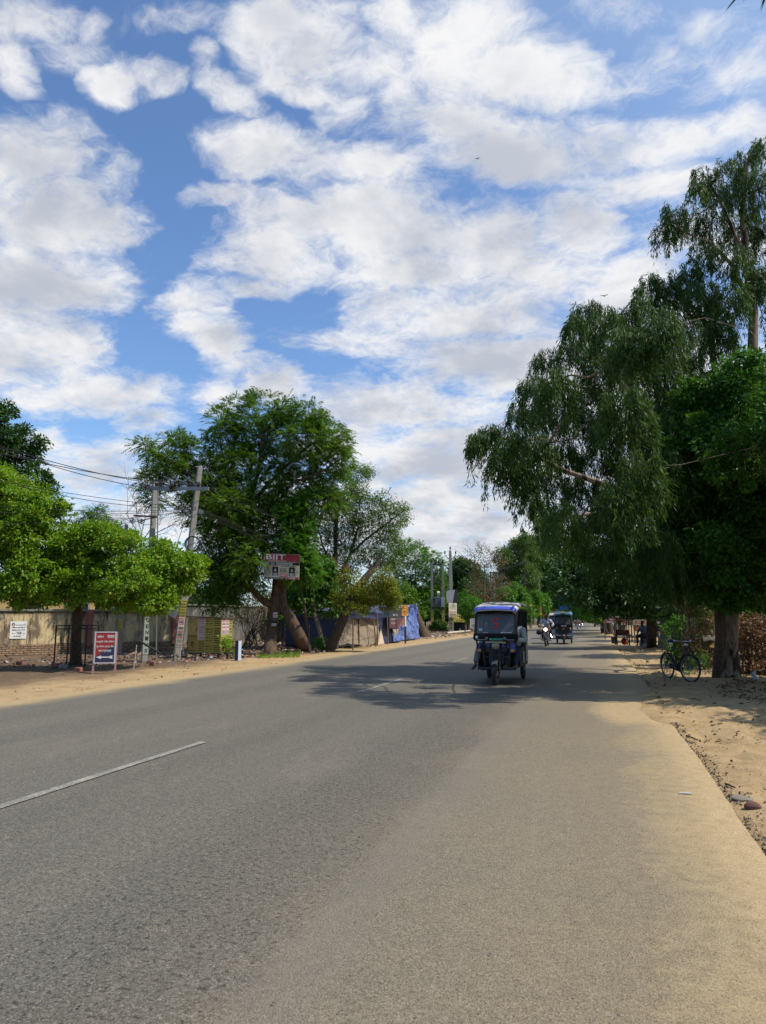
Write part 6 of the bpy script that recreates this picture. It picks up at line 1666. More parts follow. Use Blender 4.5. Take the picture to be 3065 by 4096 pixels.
SHIRT_GREY = plain('grey_white_shirt', (.46, .45, .45), .9, dirt=.2, scale=8, bump=.5)
SHIRT_WHITE = plain('white_shirt', (.62, .60, .64), .9, dirt=.1, scale=8, bump=.4)
SHIRT_BLUE = plain('pale_blue_shirt', (.22, .27, .36), .9, dirt=.1, scale=8)
JEANS = plain('blue_jeans', (.022, .035, .065), .9, dirt=.1, scale=10, bump=.4)
TROU_GREY = plain('grey_trousers', (.13, .125, .125), .9, dirt=.2, scale=8, bump=.5)
TROU_DARK = plain('dark_trousers', (.02, .02, .022), .9, dirt=.1)

# ------------------------------------------------------------------ electric rickshaws
def glassmat(name, refl=.30, tint=(.02, .022, .025), alpha=.55):
    t = NT(name)
    tr = t.n('ShaderNodeBsdfTransparent'); tr.inputs[0].default_value = (.55, .57, .58, 1)
    gl = t.n('ShaderNodeBsdfGlossy'); gl.inputs['Roughness'].default_value = .03; gl.inputs[0].default_value = (.9, .92, .95, 1)
    df = t.n('ShaderNodeBsdfDiffuse'); df.inputs[0].default_value = (.19, .19, .185, 1)  # grey diffuse layer stands in for the pale reflection on the windscreen
    fr = t.n('ShaderNodeFresnel'); fr.inputs['IOR'].default_value = 1.5
    m1 = t.n('ShaderNodeMixShader'); m1.inputs[0].default_value = refl; t.l(tr.outputs[0], m1.inputs[1]); t.l(df.outputs[0], m1.inputs[2])
    m2 = t.n('ShaderNodeMixShader'); t.l(t.math('MULTIPLY', fr.outputs[0], .8, clamp=True), m2.inputs[0]); t.l(m1.outputs[0], m2.inputs[1]); t.l(gl.outputs[0], m2.inputs[2])
    t.l(m2.outputs[0], t.out.inputs[0]); return t.mat
GLASS = glassmat('reflection_grey_windscreen', .42)
GLASS_T = glassmat('tinted_windscreen', .06)
LAMP = plain('headlamp_lens', (.20, .18, .11), .15, dirt=.3, spec=.8)

def wheel(parent, c, R, w, name='wheel', rim=True, spokes=False):
    """wheel with its axle along X"""
    m = MB(); m.torus(c, R-w*.5, w*.5, (1, 0, 0), 32, 10)
    tt = MB()
    for k in range(30):
        a = 2*PI*k/30; tt.box(Vector(c)+Vector((0, math.cos(a), math.sin(a)))*(R-.004), (w*.72, .02, .012), Matrix.Rotation(a-PI/2, 3, 'X'))
    wh = m.build(name, RUBBER, parent, smooth=True)
    tt.build('tread', RUBBER, wh)
    m = MB(); m.lathe([(.02, -w*.45), (.05, -w*.45), (R*.35, -w*.15), (R-w, -w*.38), (R-w*.9, -w*.38), (R-w*.9, w*.38), (R-w, w*.38), (R*.35, w*.15), (.05, w*.45), (.02, w*.45)], c, (1, 0, 0), 20)
    m.build('rim', STEEL, wh, smooth=True)
    return wh

def rickshaw(label, loc, rz, body, roofc, style=1):
    T = thing('electric_rickshaw', label, 'rickshaw', loc, rz)
    # floor, rear cabin
    m = MB()
    m.box((0, 1.25, .36), (.86, 2.3, .07))
    m.box((0, 1.82, .52), (.94, .95, .26))
    m.build('chassis', BLACK, T, bevel=.02)
    for s in (-1, 1):
        m = MB(); m.prism([(.62, .36), (2.42, .34), (2.42, .98), (1.75, 1.0), (1.55, .80), (.78, .80), (.62, .62)], (s*.50-(.02 if s > 0 else 0), 0, 0), (0, 1, 0), (0, 0, 1), (.02, 0, 0)); sp = m.build('side_panel', body, T, bevel=.008)
        m = MB(); m.prism([(1.0, .44), (1.45, .44), (1.45, .70), (1.0, .70)], (s*.525-(.006 if s > 0 else 0), 0, 0), (0, 1, 0), (0, 0, 1), (.006, 0, 0)); m.prism([(1.8, .44), (2.3, .44), (2.3, .86), (1.8, .86)], (s*.525-(.006 if s > 0 else 0), 0, 0), (0, 1, 0), (0, 0, 1), (.006, 0, 0)); m.build('sticker', plain('silver_sticker', (.30, .30, .31), .5, dirt=.4), sp)
    m = MB(); m.box((0, 2.43, .68), (1.0, .03, .66)); m.build('back_panel', body, T)
    m = MB(); m.box((0, 2.42, 1.42), (.98, .03, .5)); m.build('rear_hood', BLACK, T)
    # pillars
    for s in (-1, 1):
        for pts, r in (([(s*.47, .16, 1.0), (s*.47, .34, 1.72)], .028), ([(s*.49, .98, .78), (s*.49, .98, 1.72)], .026), ([(s*.49, 1.60, .9), (s*.49, 1.60, 1.72)], .026), ([(s*.49, 2.38, .9), (s*.49, 2.40, 1.72)], .028), ([(s*.36, .60, .38), (s*.42, .30, .70), (s*.45, .16, 1.02)], .022)):
            m = MB(); m.tube(pts, r, 8); m.build('pillar', IRON, T, smooth=True)
    m = MB()
    for s in (-1, 1):
        m.bar((s*.49, .30, 1.70), (s*.49, 2.42, 1.70), .04, .04); m.bar((s*.49, .98, 1.12), (s*.49, 2.40, 1.12), .025, .03)
    m.bar((-.47, .98, 1.70), (.47, .98, 1.70), .035, .035)
    m.build('roof_rail', IRON, T)
    # seats, partition
    m = MB(); m.box((0, 1.02, .58), (.84, .34, .16)); m.box((0, 1.20, .86), (.84, .08, .46)); m.build('driver_seat', plain('seat_vinyl', (.03, .03, .035), .5, dirt=.2), T, bevel=.03)
    m = MB(); m.box((0, 2.1, .70), (.9, .42, .14)); m.box((0, 2.33, 1.0), (.9, .10, .5)); m.build('rear_seat', plain('seat_vinyl', (.03, .03, .035)), T, bevel=.03)
    m = MB(); m.box((0, .98, 1.02), (.9, .02, .22)); m.build('partition', plain('grey_partition', (.10, .11, .13), .6, dirt=.2), T)
    # roof with turned-down front visor
    m = MB()
    prof = [(.12, 1.665), (.10, 1.70), (.22, 1.775), (.36, 1.80), (2.45, 1.80), (2.55, 1.77), (2.56, 1.70), (2.52, 1.705), (.36, 1.735), (.24, 1.715)]
    for xw, z, sgn in ((-.60, 0, 1),): pass
    def top(u, v):
        x = (u-.5)*1.04; y = .08+v*2.5
        e = max(abs(x)-.45, 0)/.07; fz = max(0, .30-(y-.08))/.30
        rise = .115*min(1.0, max(0, (y-.20)/.9))**.8+.075*min(1.0, max(0, (y-.08)/.12))
        return Vector((x*(1-.08*fz**2), y, 1.685+rise+.012*math.cos(x*5)-.07*e**1.5-.04*max(0, (v-.93)/.07)**2))
    m.grid(top, 24, 30); m.build('roof', roofc, T, smooth=True, solid=.035)
    m = MB()
    def visor(u, v):
        p = top(u, v*.042); return p+Vector((0, -.012, .012))
    m.grid(visor, 24, 6); m.build('visor', plain('blue_visor', (.07, .11, .62), .35, dirt=.3) if style == 1 else body, T, smooth=True, solid=.006)
    m = MB()
    for x0, x1, y in ((-.42, -.02, .40), (-.12, .14, .62), (.05, .38, .36)): zz = 1.685+.075+.115*((y-.2)/.9)**.8+.035; m.bar((x0, y, zz), (x1, y+.01, zz), .014, .016)
    m.build('roof_strip', IRON, T)
    # windscreen
    wb, wt = Vector((0, .13, 1.13)), Vector((0, .31, 1.70)); up = (wt-wb).normalized(); n = Vector((0, -up.z, up.y))
    B = Board((wb+wt)/2, (1, 0, 0), n, up); h = (wt-wb).length
    m = MB()
    for s in (-1, 1): m.prism([(s*.43, -h/2), (s*.50, -h/2), (s*.475, h/2), (s*.425, h/2)][::s], B.o-n*.018, B.u, B.v, n*.03)
    B.slab(m, 0, h/2, .96, .06, .03, back=-.010); B.slab(m, 0, -h/2, .96, .05, .03, back=-.010)
    fr = m.build('windscreen_frame', BLACK, T, bevel=.006)
    m = MB(); B.rect(m, 0, -.05, .87, h*.80, 0, .0, .004); g = m.build('windscreen', GLASS, T)
    m = MB(); B.rect(m, 0, h*.39, .87, h*.16, 0, -.004, .004); m.build('sun_strip', plain('dark_tint', (.01, .01, .012), .3), T)
    m = MB(); m.bar(B.at(.05, h*.35, .02), B.at(.16, -.02, .015), .012, .01)
    if style != 1: m.build('wiper', IRON, T)
    if style == 1:
        m = MB(); s_ = [(.075, .10), (.04, .125), (-.02, .12), (-.055, .085), (-.045, .04), (0, .015), (.045, -.01), (.055, -.05), (.02, -.095), (-.04, -.105), (-.085, -.085)]
        m.tube([B.at(x+.0, y-.05, .006) for x, y in s_], [.012, .016, .017, .016, .015, .016, .017, .016, .015, .013, .008], 6); m.build('painted_letter', plain('red_spray', (.80, .03, .02), .6, dirt=0), T, smooth=True)
        m = MB(); B.rect(m, -.35, -.19, .08, .065, 0, .006); m.build('sticker', plain('pale_blue_sticker', (.35, .48, .52), .5), T)
        m = MB(); B.rect(m, -.22, -.262, .12, .018, 0, .012); B.rect(m, .24, -.262, .25, .022, 0, .012); m.build('tape', plain('pinkish_tape', (.42, .37, .37), .7), T)
        m = MB(); m.tube([(0, .5, 1.62), (0, .48, 1.4)], .006, 5); m.ell((0, .48, 1.36), .03, 8); m.build('hanging_charm', plain('silver_charm', (.5, .5, .5), .3, .6), T)
        m = MB(); m.box((-.28, .55, 1.48), (.09, .01, .15)); m.box((-.16, .55, 1.50), (.05, .01, .12)); m.build('hanging_card', plain('green_grey_card', (.35, .42, .38), .6), T)
    # dash panel under the windscreen
    m = MB(); m.prism([(-.505, 1.135), (-.52, 1.03), (-.47, .975), (.47, .975), (.52, 1.03), (.505, 1.135)], (0, .09, 0), (1, 0, 0), (0, 0, 1), (0, .06, 0)); dp = m.build('dash_panel', plain('matt_black_panel', (.010, .0095, .009), .8, dirt=.3, spec=.15) if style == 1 else TROU_DARK, T, bevel=.012)
    D = Board((0, .09, 1.05), (1, 0, 0), (0, -1, 0))
    m = MB(); D.rect(m, .02, -.035 if style == 1 else .0, .31, .05, 0, .006, .004); D2 = m.build('number_plate', plain('green_plate', (.02, .22, .14), .5, dirt=.2) if style == 1 else WHITE, dp)
    if style == 1:
        m = MB(); D.rect(m, -.12, -.033, .018, .022, 0, .009); m.build('plate_mark', OFFWHITE, D2)
        m = MB()
        for s in (-1, 1):
            for k in range(3): m.prism([(s*.20+k*.022*s, -.045), (s*.20+k*.022*s+.008, -.045), (s*.20+k*.022*s+.008+.022*(-s if s>0 else 1), .02), (s*.20+k*.022*s+.022*(-s if s>0 else 1), .02)], D.at(0, 0, .004), D.u, D.v, D.n*.002)
            D.rect(m, s*.34, -.045, .17, .01, 0, .006)
        m.build('stripe_decal', plain('silver_decal', (.45, .42, .42), .5), dp)
        m = MB(); m.cyl((-.43, .084, 1.065), (-.43, .090, 1.065), .034, 18); m.build('round_sticker', WHITE, dp)
        m = MB(); m.bar((-.22, .06, .955), (.24, .06, .945), .025, .035); m.build('wooden_batten', plain('tan_batten', (.45, .31, .16), .8), T)
    # headlamp
    m = MB(); m.lathe([(.03, .12), (.085, .05), (.105, 0), (.105, -.02)], (0, .10, .865), (0, 1, 0), 22); hl = m.build('headlamp', BLACK, T, smooth=True)
    m = MB(); m.lathe([(.001, -.032), (.05, -.028), (.095, -.018), (.098, -.01)], (0, .10, .865), (0, 1, 0), 22); m.build('lens', LAMP, hl, smooth=True)
    # front wheel group
    wheel(T, (0, 0, .255), .255, .125)
    m = MB()
    for s in (-1, 1): m.tube([(s*.085, 0, .255), (s*.085, .06, .62), (s*.07, .12, .92)], [.024, .028, .022], 8)
    m.bar((-.10, .07, .66), (.10, .07, .66), .05, .06); m.bar((-.09, .10, .78), (.09, .10, .78), .05, .05)
    m.tube([(0, .09, .7), (0, .19, 1.02)], .026, 8); m.build('fork', IRON, T, smooth=True)
    m = MB()
    def gd(u, v):
        a = math.radians(48+52*v); x = (u-.5)*.14; return Vector((x, math.cos(a)*.30*-1*.0-math.cos(a)*.29, .265+math.sin(a)*.29-.02*(abs(u-.5)*2)**2))
    m.grid(gd, 8, 14); mg = m.build('mudguard', plain('worn_chrome', (.30, .30, .30), .35, .8, dirt=.3) if style == 1 else plain('red_mudguard', (.30, .10, .08), .4), T, smooth=True, solid=.004)
    m = MB(); m.tube([(-.34, .30, 1.0), (-.2, .22, 1.01), (0, .2, 1.0), (.2, .22, 1.01), (.34, .30, 1.0)], .014, 7)
    for s in (-1, 1): m.tube([(s*.26, .26, 1.005), (s*.36, .32, 1.0)], .02, 7)
    m.build('handlebar', IRON, T, smooth=True)
    # nose: closed panel or bare tubes with pods
    if style == 1:
        m = MB(); m.box((0, .24, .60), (.34, .10, .34)); m.box((0, .20, .80), (.5, .04, .18)); m.build('leg_shield', BLACK, T, bevel=.02)
        for s, w in ((1, .13), (-1, .05)):
            m = MB(); m.prism([(-w/2, -.12), (w/2, -.10), (w/2, .07), (w*.2, .13), (-w/2, .11)], (s*.38, .13, .82), (1, 0, 0), (0, 0, 1), (0, .12, 0)); p = m.build('indicator_pod', plain('blue_plastic', (.03, .04, .26), .45, dirt=.6), T, bevel=.025)
            m = MB(); m.ell((s*.38, .125, .76), (.05, .015, .04), 10); m.build('amber_lens', plain('amber_lens', (.55, .22, .02), .3), p, smooth=True)
        for s in (-1, 1):
            m = MB(); m.box((s*.17, .16, .88), (.07, .05, .10)); m.build('blue_bracket', plain('blue_plastic', (.05, .07, .45)), T, bevel=.01)
        m = MB()
        for s in (-1, 1): m.tube([(s*.30, .26, .95), (s*.30, .24, .6), (s*.26, .28, .34), (s*.40, .4, .32)], .016, 6)
        m.tube([(-.30, .24, .62), (.30, .24, .62)], .014, 6); m.box((0, .16, .70), (.16, .03, .05)); m.build('guard_tube', RUST, T, smooth=False)
        m = MB(); m.ell((-.33, .30, .34), (.06, .06, .05), 10); m.ell((.20, .26, .36), (.06, .05, .05), 10); m.build('horn', STEEL, T, smooth=True)
        m = MB(); m.box((0, .50, .37), (.86, .7, .05)); m.box((0, .86, .52), (.88, .03, .34)); m.build('footboard', IRON, T)
    else:
        m = MB()
        def nose(u, v):
            a = (u-.5)*2; z = .28+v*.62
            return Vector((a*.50, .06+.22*a*a+.10*v+.05*abs(a)**3, z))
        m.grid(nose, 24, 10); m.build('nose_panel', body, T, smooth=True, solid=.03)
        m = MB(); m.box((0, .10, .82), (.72, .05, .26)); m.build('black_front_panel', BLACK, T, bevel=.03)
        for s in (-1, 1):
            m = MB(); m.prism([(-.18, -.03), (.10, .0), (.18, .06), (-.16, .0)], (s*.30, .10, .50), (s, 0, 0), (0, 0, 1), (0, -.02, 0)); m.build('silver_flash', CHROME, T)
        m = MB(); m.box((0, .50, .37), (.86, .7, .05)); m.build('footboard', IRON, T)
        for s in (-1, 1):
            m = MB(); m.tube([(s*.47, .06, .32), (s*.48, .14, .9), (s*.48, .30, 1.7)], .018, 8); m.build('chrome_pillar', CHROME, T, smooth=True)
            m = MB(); m.ell((s*.36, .08, .93), (.05, .03, .04), 8); m.build('indicator_lamp', plain('amber_lens', (.55, .22, .02)), T, smooth=True)
        m = MB(); m.box((.0, .12, 1.80), (.24, .10, .09)); m.build('roof_lamp', plain('cream_box', (.62, .56, .32), .5), T, bevel=.02)
        m = MB(); m.tube([(-.45, .7, 1.84), (-.40, .7, 2.0), (.40, .7, 2.0), (.45, .7, 1.84)], .014, 6); m.tube([(-.45, 1.9, 1.84), (-.40, 1.9, 2.0), (.40, 1.9, 2.0), (.45, 1.9, 1.84)], .014, 6)
        for s in (-.4, .4): m.tube([(s, .7, 2.0), (s, 1.9, 2.0)], .014, 6)
        m.build('roof_rack', STEEL, T)
    for s in (-1, 1):
        wheel(T, (s*.42, 1.95, .25), .25, .10)
        m = MB()
        m.grid(lambda u, v: Vector((s*.42+(u-.5)*.15, 1.95-math.cos(math.radians(20+140*v))*.30, .26+math.sin(math.radians(20+140*v))*.30)), 4, 12); m.build('rear_mudguard', IRON, T, smooth=True, solid=.006)
    m = MB()
    for s in (-1, 1): m.tube([(s*.40, .34, 1.02), (s*.54, .26, 1.12), (s*.60, .24, 1.2)], .008, 6); m.ell((s*.60, .24, 1.22), (.05, .015, .04), 8)
    if style != 1: m.build('mirror', IRON, T, smooth=True)
    return T

def traffic():
    body_black = plain('black_body', (.012, .012, .014), .55, dirt=.3, scale=3, spec=.3)
    roof_grey = plain('dusty_pale_roof', (.58, .57, .55), .6, dirt=.25, scale=2)
    c = G(1984, 2740)
    R1 = rickshaw('black electric rickshaw with blue visor and red S on its windscreen', c, 0.0, body_black, roof_grey, 1)
    # driver (image right) leaning out; passenger beside him with one leg outside
    person('driver in grey white shirt and jeans leaning out of the black rickshaw', c, 0,
           dict(hip=(.26, 1.0, .72), chest=(.40, .80, 1.10), neck=(.40, .72, 1.30), head=(.36, .66, 1.47), shL=(.56, .76, 1.24), shR=(.22, .72, 1.22), elL=(.62, .55, .98), wrL=(.42, .34, 1.0), hdL=(.30, .27, 1.0), elR=(.14, .52, 1.02), wrR=(-.10, .30, 1.02), hdR=(-.22, .25, 1.02),
                hpL=(.36, .95, .68), hpR=(.18, .95, .68), knL=(.46, .46, .80), knR=(.20, .48, .78), anL=(.42, .40, .42), anR=(.20, .36, .42), toL=(.38, .20, .37), toR=(.18, .16, .38)), SHIRT_GREY, JEANS, shoes=plain('tan_sandal', (.16, .10, .05), .7))
    person('passenger beside the driver with one grey trouser leg hanging outside barefoot', c, 0,
           dict(hip=(-.20, 1.0, .72), chest=(-.20, .92, 1.10), neck=(-.20, .88, 1.30), head=(-.20, .84, 1.47), shL=(-.03, .90, 1.23), shR=(-.38, .90, 1.23), elL=(-.02, .72, .98), wrL=(-.12, .52, .86), hdL=(-.16, .42, .84), elR=(-.42, .74, .98), wrR=(-.36, .52, .86), hdR=(-.34, .42, .84),
                hpL=(-.12, .95, .68), hpR=(-.30, .93, .68), knL=(-.14, .50, .78), knR=(-.42, .40, .84), anL=(-.14, .42, .42), anR=(-.50, .26, .44), toL=(-.14, .22, .37), toR=(-.56, .12, .33)), SHIRT_BLUE, TROU_GREY)
    # second rickshaw: teal, roof rack with a blue box
    c = G(2257, 2577)
    teal = plain('teal_body', (.012, .04, .075), .35, dirt=.3); tealroof = plain('teal_roof', (.06, .22, .32), .5, dirt=.3)
    rickshaw('teal electric rickshaw with roof rack and cream lamp following on the road', c, .03, teal, tealroof, 2)
    m = MB(); m.box((0, 0, .10), (.62, .62, .18)); m.bar((-.2, -.313, .02), (-.2, -.313, .18), .02, .006); m.bar((.2, -.313, .02), (.2, -.313, .18), .02, .006)
    tag(m.build('blue_box', plain('blue_crate', (.02, .16, .36), .5, dirt=.2), loc=c+Vector((.08, .85, 2.02)), bevel=.02), 'blue box carried on the rack of the teal rickshaw', 'box')
    person('driver in dark clothes behind the windscreen of the teal rickshaw', c, .03,
           dict(hip=(0, 1.0, .72), chest=(0, .90, 1.10), neck=(0, .86, 1.30), head=(0, .82, 1.45), shL=(.18, .88, 1.23), shR=(-.18, .88, 1.23), elL=(.26, .6, 1.0), wrL=(.26, .36, 1.02), elR=(-.26, .6, 1.0), wrR=(-.26, .36, 1.02),
                hpL=(.1, .95, .68), hpR=(-.1, .95, .68), knL=(.16, .50, .78), knR=(-.16, .50, .78), anL=(.16, .42, .42), anR=(-.16, .42, .42), toL=(.16, .24, .38), toR=(-.16, .24, .38)), plain('maroon_shirt', (.08, .03, .04), .9), TROU_DARK, vox=.018)
    # third, cream, half hidden behind it
    c = G(2226, 2556)
    rickshaw('cream electric rickshaw half hidden behind the teal one', c, .0, plain('cream_body', (.42, .39, .33), .5, dirt=.3), plain('cream_roof', (.52, .50, .44), .5, dirt=.2), 3)
traffic()

def motorbike(label, loc, rz, lit=True, group=None, tint=(.015, .015, .017)):
    T = thing('motorcycle', label, 'motorcycle', loc, rz, group); paint = plain('bike_paint_%d' % int(tint[0]*1000), tint, .3, dirt=.2)
    for y in (0, 1.28): 
        m = MB(); m.torus((0, y, .30), .255, .047, (1, 0, 0), 30, 10); w = m.build('wheel', RUBBER, T, smooth=True)
        m = MB()
        for k in range(5):
            a = 2*PI*k/5; m.bar((0, y, .30), (0, y+math.cos(a)*.22, .30+math.sin(a)*.22), .03, .02)
        m.torus((0, y, .30), .215, .016, (1, 0, 0), 24, 6); m.cyl((-.06, y, .30), (.06, y, .30), .04, 10); m.build('rim', STEEL, w)
    m = MB()
    for s in (-1, 1): m.tube([(s*.085, 0, .30), (s*.085, .16, .66), (s*.08, .26, .96)], [.025, .028, .022], 8)
    m.build('fork', CHROME, T, smooth=True)
    m = MB(); m.grid(lambda u, v: Vector(((u-.5)*.13, -math.cos(math.radians(15+135*v))*.32, .30+math.sin(math.radians(15+135*v))*.32-.02*(2*abs(u-.5))**2)), 6, 14); m.build('mudguard', paint, T, smooth=True, solid=.005)
    m = MB(); m.prism([(-.13, -.06), (.13, -.06), (.16, .08), (.09, .19), (-.09, .19), (-.16, .08)], (0, .10, .86), (1, 0, 0), (0, .12, 1), (0, .14, 0)); m.build('headlamp_cowl', plain('red_cowl', (.30, .03, .03), .35), T, bevel=.03)
    m = MB(); m.ell((0, .10, .89), (.09, .045, .085), 16)
    if lit:
        t = NT('lit_headlamp'); e = t.n('ShaderNodeEmission'); e.inputs[0].default_value = (1, .93, .80, 1); e.inputs[1].default_value = 6.0; t.l(e.outputs[0], t.out.inputs[0]); lm = t.mat
    else: lm = LAMP
    m.build('headlamp', lm, T, smooth=True)
    m = MB(); m.box((0, .05, .74), (.24, .012, .07)); m.build('number_plate', plain('orange_white_plate', (.5, .20, .12), .5), T)
    m = MB(); m.tube([(-.36, .34, 1.02), (-.22, .30, 1.03), (0, .27, .98), (.22, .30, 1.03), (.36, .34, 1.02)], .013, 7)
    for s in (-1, 1): m.tube([(s*.24, .305, 1.03), (s*.37, .345, 1.02)], .019, 7)
    m.build('handlebar', IRON, T, smooth=True)
    for s in (-1, 1):
        m = MB(); m.tube([(s*.24, .30, 1.03), (s*.30, .28, 1.18)], .007, 5); m.ell((s*.32, .28, 1.22), (.06, .02, .038), 10, rot=Matrix.Rotation(-s*.4, 3, 'Y')); m.build('mirror', BLACK, T, smooth=True)
        m = MB(); m.ell((s*.19, .12, .86), (.045, .03, .03), 8); m.build('indicator', plain('amber_lens', (.55, .22, .02)), T, smooth=True)
    m = MB(); m.ell((0, .52, .86), (.14, .27, .13), 14); m.build('fuel_tank', paint, T, smooth=True)
    m = MB(); m.box((0, .98, .82), (.25, .62, .09)); m.build('seat', BLACK, T, bevel=.035)
    m = MB(); m.box((0, .58, .46), (.26, .36, .34)); m.tube([(0, .30, .5), (0, .55, .62)], .08, 10); m.build('engine', STEEL, T, bevel=.04)
    m = MB(); m.tube([(-.12, .4, .34), (-.16, .6, .26), (-.17, .9, .30), (-.18, 1.4, .42)], [.025, .025, .045, .05], 8); m.build('exhaust', CHROME, T, smooth=True)
    m = MB(); m.tube([(0, .26, .9), (0, .5, .72), (0, .8, .68), (0, 1.3, .72), (0, 1.5, .80)], .03, 8); m.tube([(.09, .8, .6), (.09, 1.28, .30)], .02, 6); m.tube([(-.09, .8, .6), (-.09, 1.28, .30)], .02, 6); m.build('frame', IRON, T, smooth=True)
    m = MB(); m.tube([(-.24, .36, .64), (-.30, .28, .5), (-.24, .36, .34)], .014, 6); m.tube([(.24, .36, .64), (.30, .28, .5), (.24, .36, .34)], .014, 6); m.tube([(-.24, .36, .34), (.24, .36, .34)], .014, 6); m.tube([(-.24, .36, .64), (.24, .36, .64)], .014, 6)
    m.tube([(-.26, .68, .30), (.26, .68, .30)], .018, 6); m.build('crash_guard', CHROME, T)
    return T

RIDE = dict(hip=(0, .98, .92), chest=(0, .84, 1.26), neck=(0, .79, 1.44), head=(0, .76, 1.60), shL=(.20, .82, 1.37), shR=(-.20, .82, 1.37), elL=(.36, .60, 1.14), wrL=(.31, .38, 1.06), hdL=(.30, .30, 1.04), elR=(-.36, .60, 1.14), wrR=(-.31, .38, 1.06), hdR=(-.30, .30, 1.04),
            hpL=(.10, .94, .88), hpR=(-.10, .94, .88), knL=(.21, .55, .80), knR=(-.21, .55, .80), anL=(.21, .72, .38), anR=(-.21, .72, .38), toL=(.24, .52, .32), toR=(-.24, .52, .32))
def riders():
    c = G(2184, 2586)
    motorbike('motorcycle with its bright headlight on riding towards the camera', c, -.03)
    person('motorcyclist in white shirt and red cap between the two rickshaws', c, -.03, RIDE, SHIRT_WHITE, TROU_DARK, hat=plain('red_cap', (.35, .10, .07), .8), vox=.016, shoes=plain('grey_shoe', (.3, .3, .3), .6), sleeve='long')
    m = MB(); m.ell((0, 0, 0), (.17, .10, .13), 12); m.tube([(-.1, 0, .12), (0, 0, .2), (.1, 0, .12)], .012, 6)
    tag(m.build('hand_bag', BLACK, loc=c+Vector((-.36, .5, .72)), smooth=True), 'black bag hanging from the side of the lit motorcycle', 'bag')
    for px, py, lab, sh in ((2310, 2517, 'white shirted', SHIRT_WHITE), (2322, 2513, 'brown shirted', plain('brown_shirt', (.16, .07, .06), .9))):
        c = G(px, py); motorbike('far motorcycle of the %s rider in the shade' % lab, c, 0, False)
        person('%s rider on a far motorcycle right of the teal rickshaw' % lab, c, 0, RIDE, sh, TROU_DARK, hat=plain('grey_helmet', (.3, .3, .3), .4), vox=.022)
riders()

def car(label, loc, rz, paint, far=True):
    T = thing('parked_car' if 'parked' in label else 'car', label, 'car', loc, rz)
    def sec(y, pts): return [(x, y, z) for x, z in pts]
    rows = [(0, .62, .30, .74), (.25, .80, .26, .84), (.9, .84, .24, .96), (1.25, .84, .24, 1.0), (3.3, .84, .24, 1.0), (3.75, .80, .28, .95), (3.85, .7, .34, .85)]
    m = MB(); vs = []; n = 10
    for y, w, zb, zt in rows:
        for a, b in ((-.92, 0), (-1, .3), (-1, .7), (-.90, 1), (-.4, 1.03), (.4, 1.03), (.90, 1), (1, .7), (1, .3), (.92, 0)): vs.append((w*a, y, zb+(zt-zb)*b))
    fs = [(i*n+k, i*n+(k+1) % n, (i+1)*n+(k+1) % n, (i+1)*n+k) for i in range(len(rows)-1) for k in range(n)]+[tuple(range(n)), tuple(range((len(rows)-1)*n, len(rows)*n))[::-1]]
    m.add(vs, fs); m.build('body', paint, T, smooth=True)
    m = MB(); m.add([(-.76, 1.0, .98), (.76, 1.0, .98), (.62, 1.75, 1.48), (-.62, 1.75, 1.48), (-.76, 3.7, .98), (.76, 3.7, .98), (.62, 3.2, 1.48), (-.62, 3.2, 1.48)], [(0, 1, 2, 3), (5, 4, 7, 6), (1, 5, 6, 2), (4, 0, 3, 7), (3, 2, 6, 7)]); m.build('cabin', paint, T, bevel=.05)
    gl = plain('car_glass', (.10, .16, .18), .1, dirt=.1, spec=.8)
    m = MB(); m.add([(-.66, 1.06, 1.03), (.66, 1.06, 1.03), (.56, 1.66, 1.43), (-.56, 1.66, 1.43)], [(0, 1, 2, 3)]); m.v = [(x, y-.03, z+.02) for x, y, z in m.v]; m.build('windscreen', gl, T)
    for s in (-1, 1):
        m = MB(); m.add([(s*.775, 1.3, 1.02), (s*.775, 3.4, 1.02), (s*.66, 3.0, 1.43), (s*.66, 1.85, 1.43)], [(0, 1, 2, 3)]); m.build('side_window', gl, T)
        m = MB(); m.ell((s*.62, .08, .68), (.14, .06, .08), 10); m.build('headlight', plain('car_headlight', (.6, .6, .58), .15), T, smooth=True)
        m = MB(); m.ell((s*.92, 1.25, 1.02), (.09, .05, .06), 8); m.build('mirror', paint, T, smooth=True)
        for y in (.75, 3.1): 
            m = MB(); m.torus((s*.74, y, .30), .22, .08, (1, 0, 0), 20, 8); w = m.build('wheel', RUBBER, T, smooth=True)
            m = MB(); m.cyl((s*.80, y, .30), (s*.70, y, .30), .15, 12); m.build('rim', STEEL, w)
    m = MB(); m.box((0, .03, .60), (.7, .06, .12)); m.build('grille', BLACK, T); m = MB(); m.box((0, .0, .40), (1.3, .10, .16)); m.build('bumper', plain('bumper_grey', (.12, .12, .12), .6), T, bevel=.04)
    m = MB(); m.box((0, -.055, .42), (.45, .012, .10)); m.build('number_plate', WHITE, T)
car('silver blue car approaching behind the motorcyclist', G(2206, 2507), 0, plain('silver_blue_paint', (.34, .40, .44), .35, .3, dirt=.2))
car('dark parked car in the shade on the far right verge', G(2400, 2508), .05, plain('dark_car_paint', (.03, .03, .035), .35, dirt=.4))
car('second dark parked car beyond it on the far right verge', Vector((2.2, 100, 0)), .0, plain('dark_green_paint', (.03, .04, .035), .35, dirt=.4))
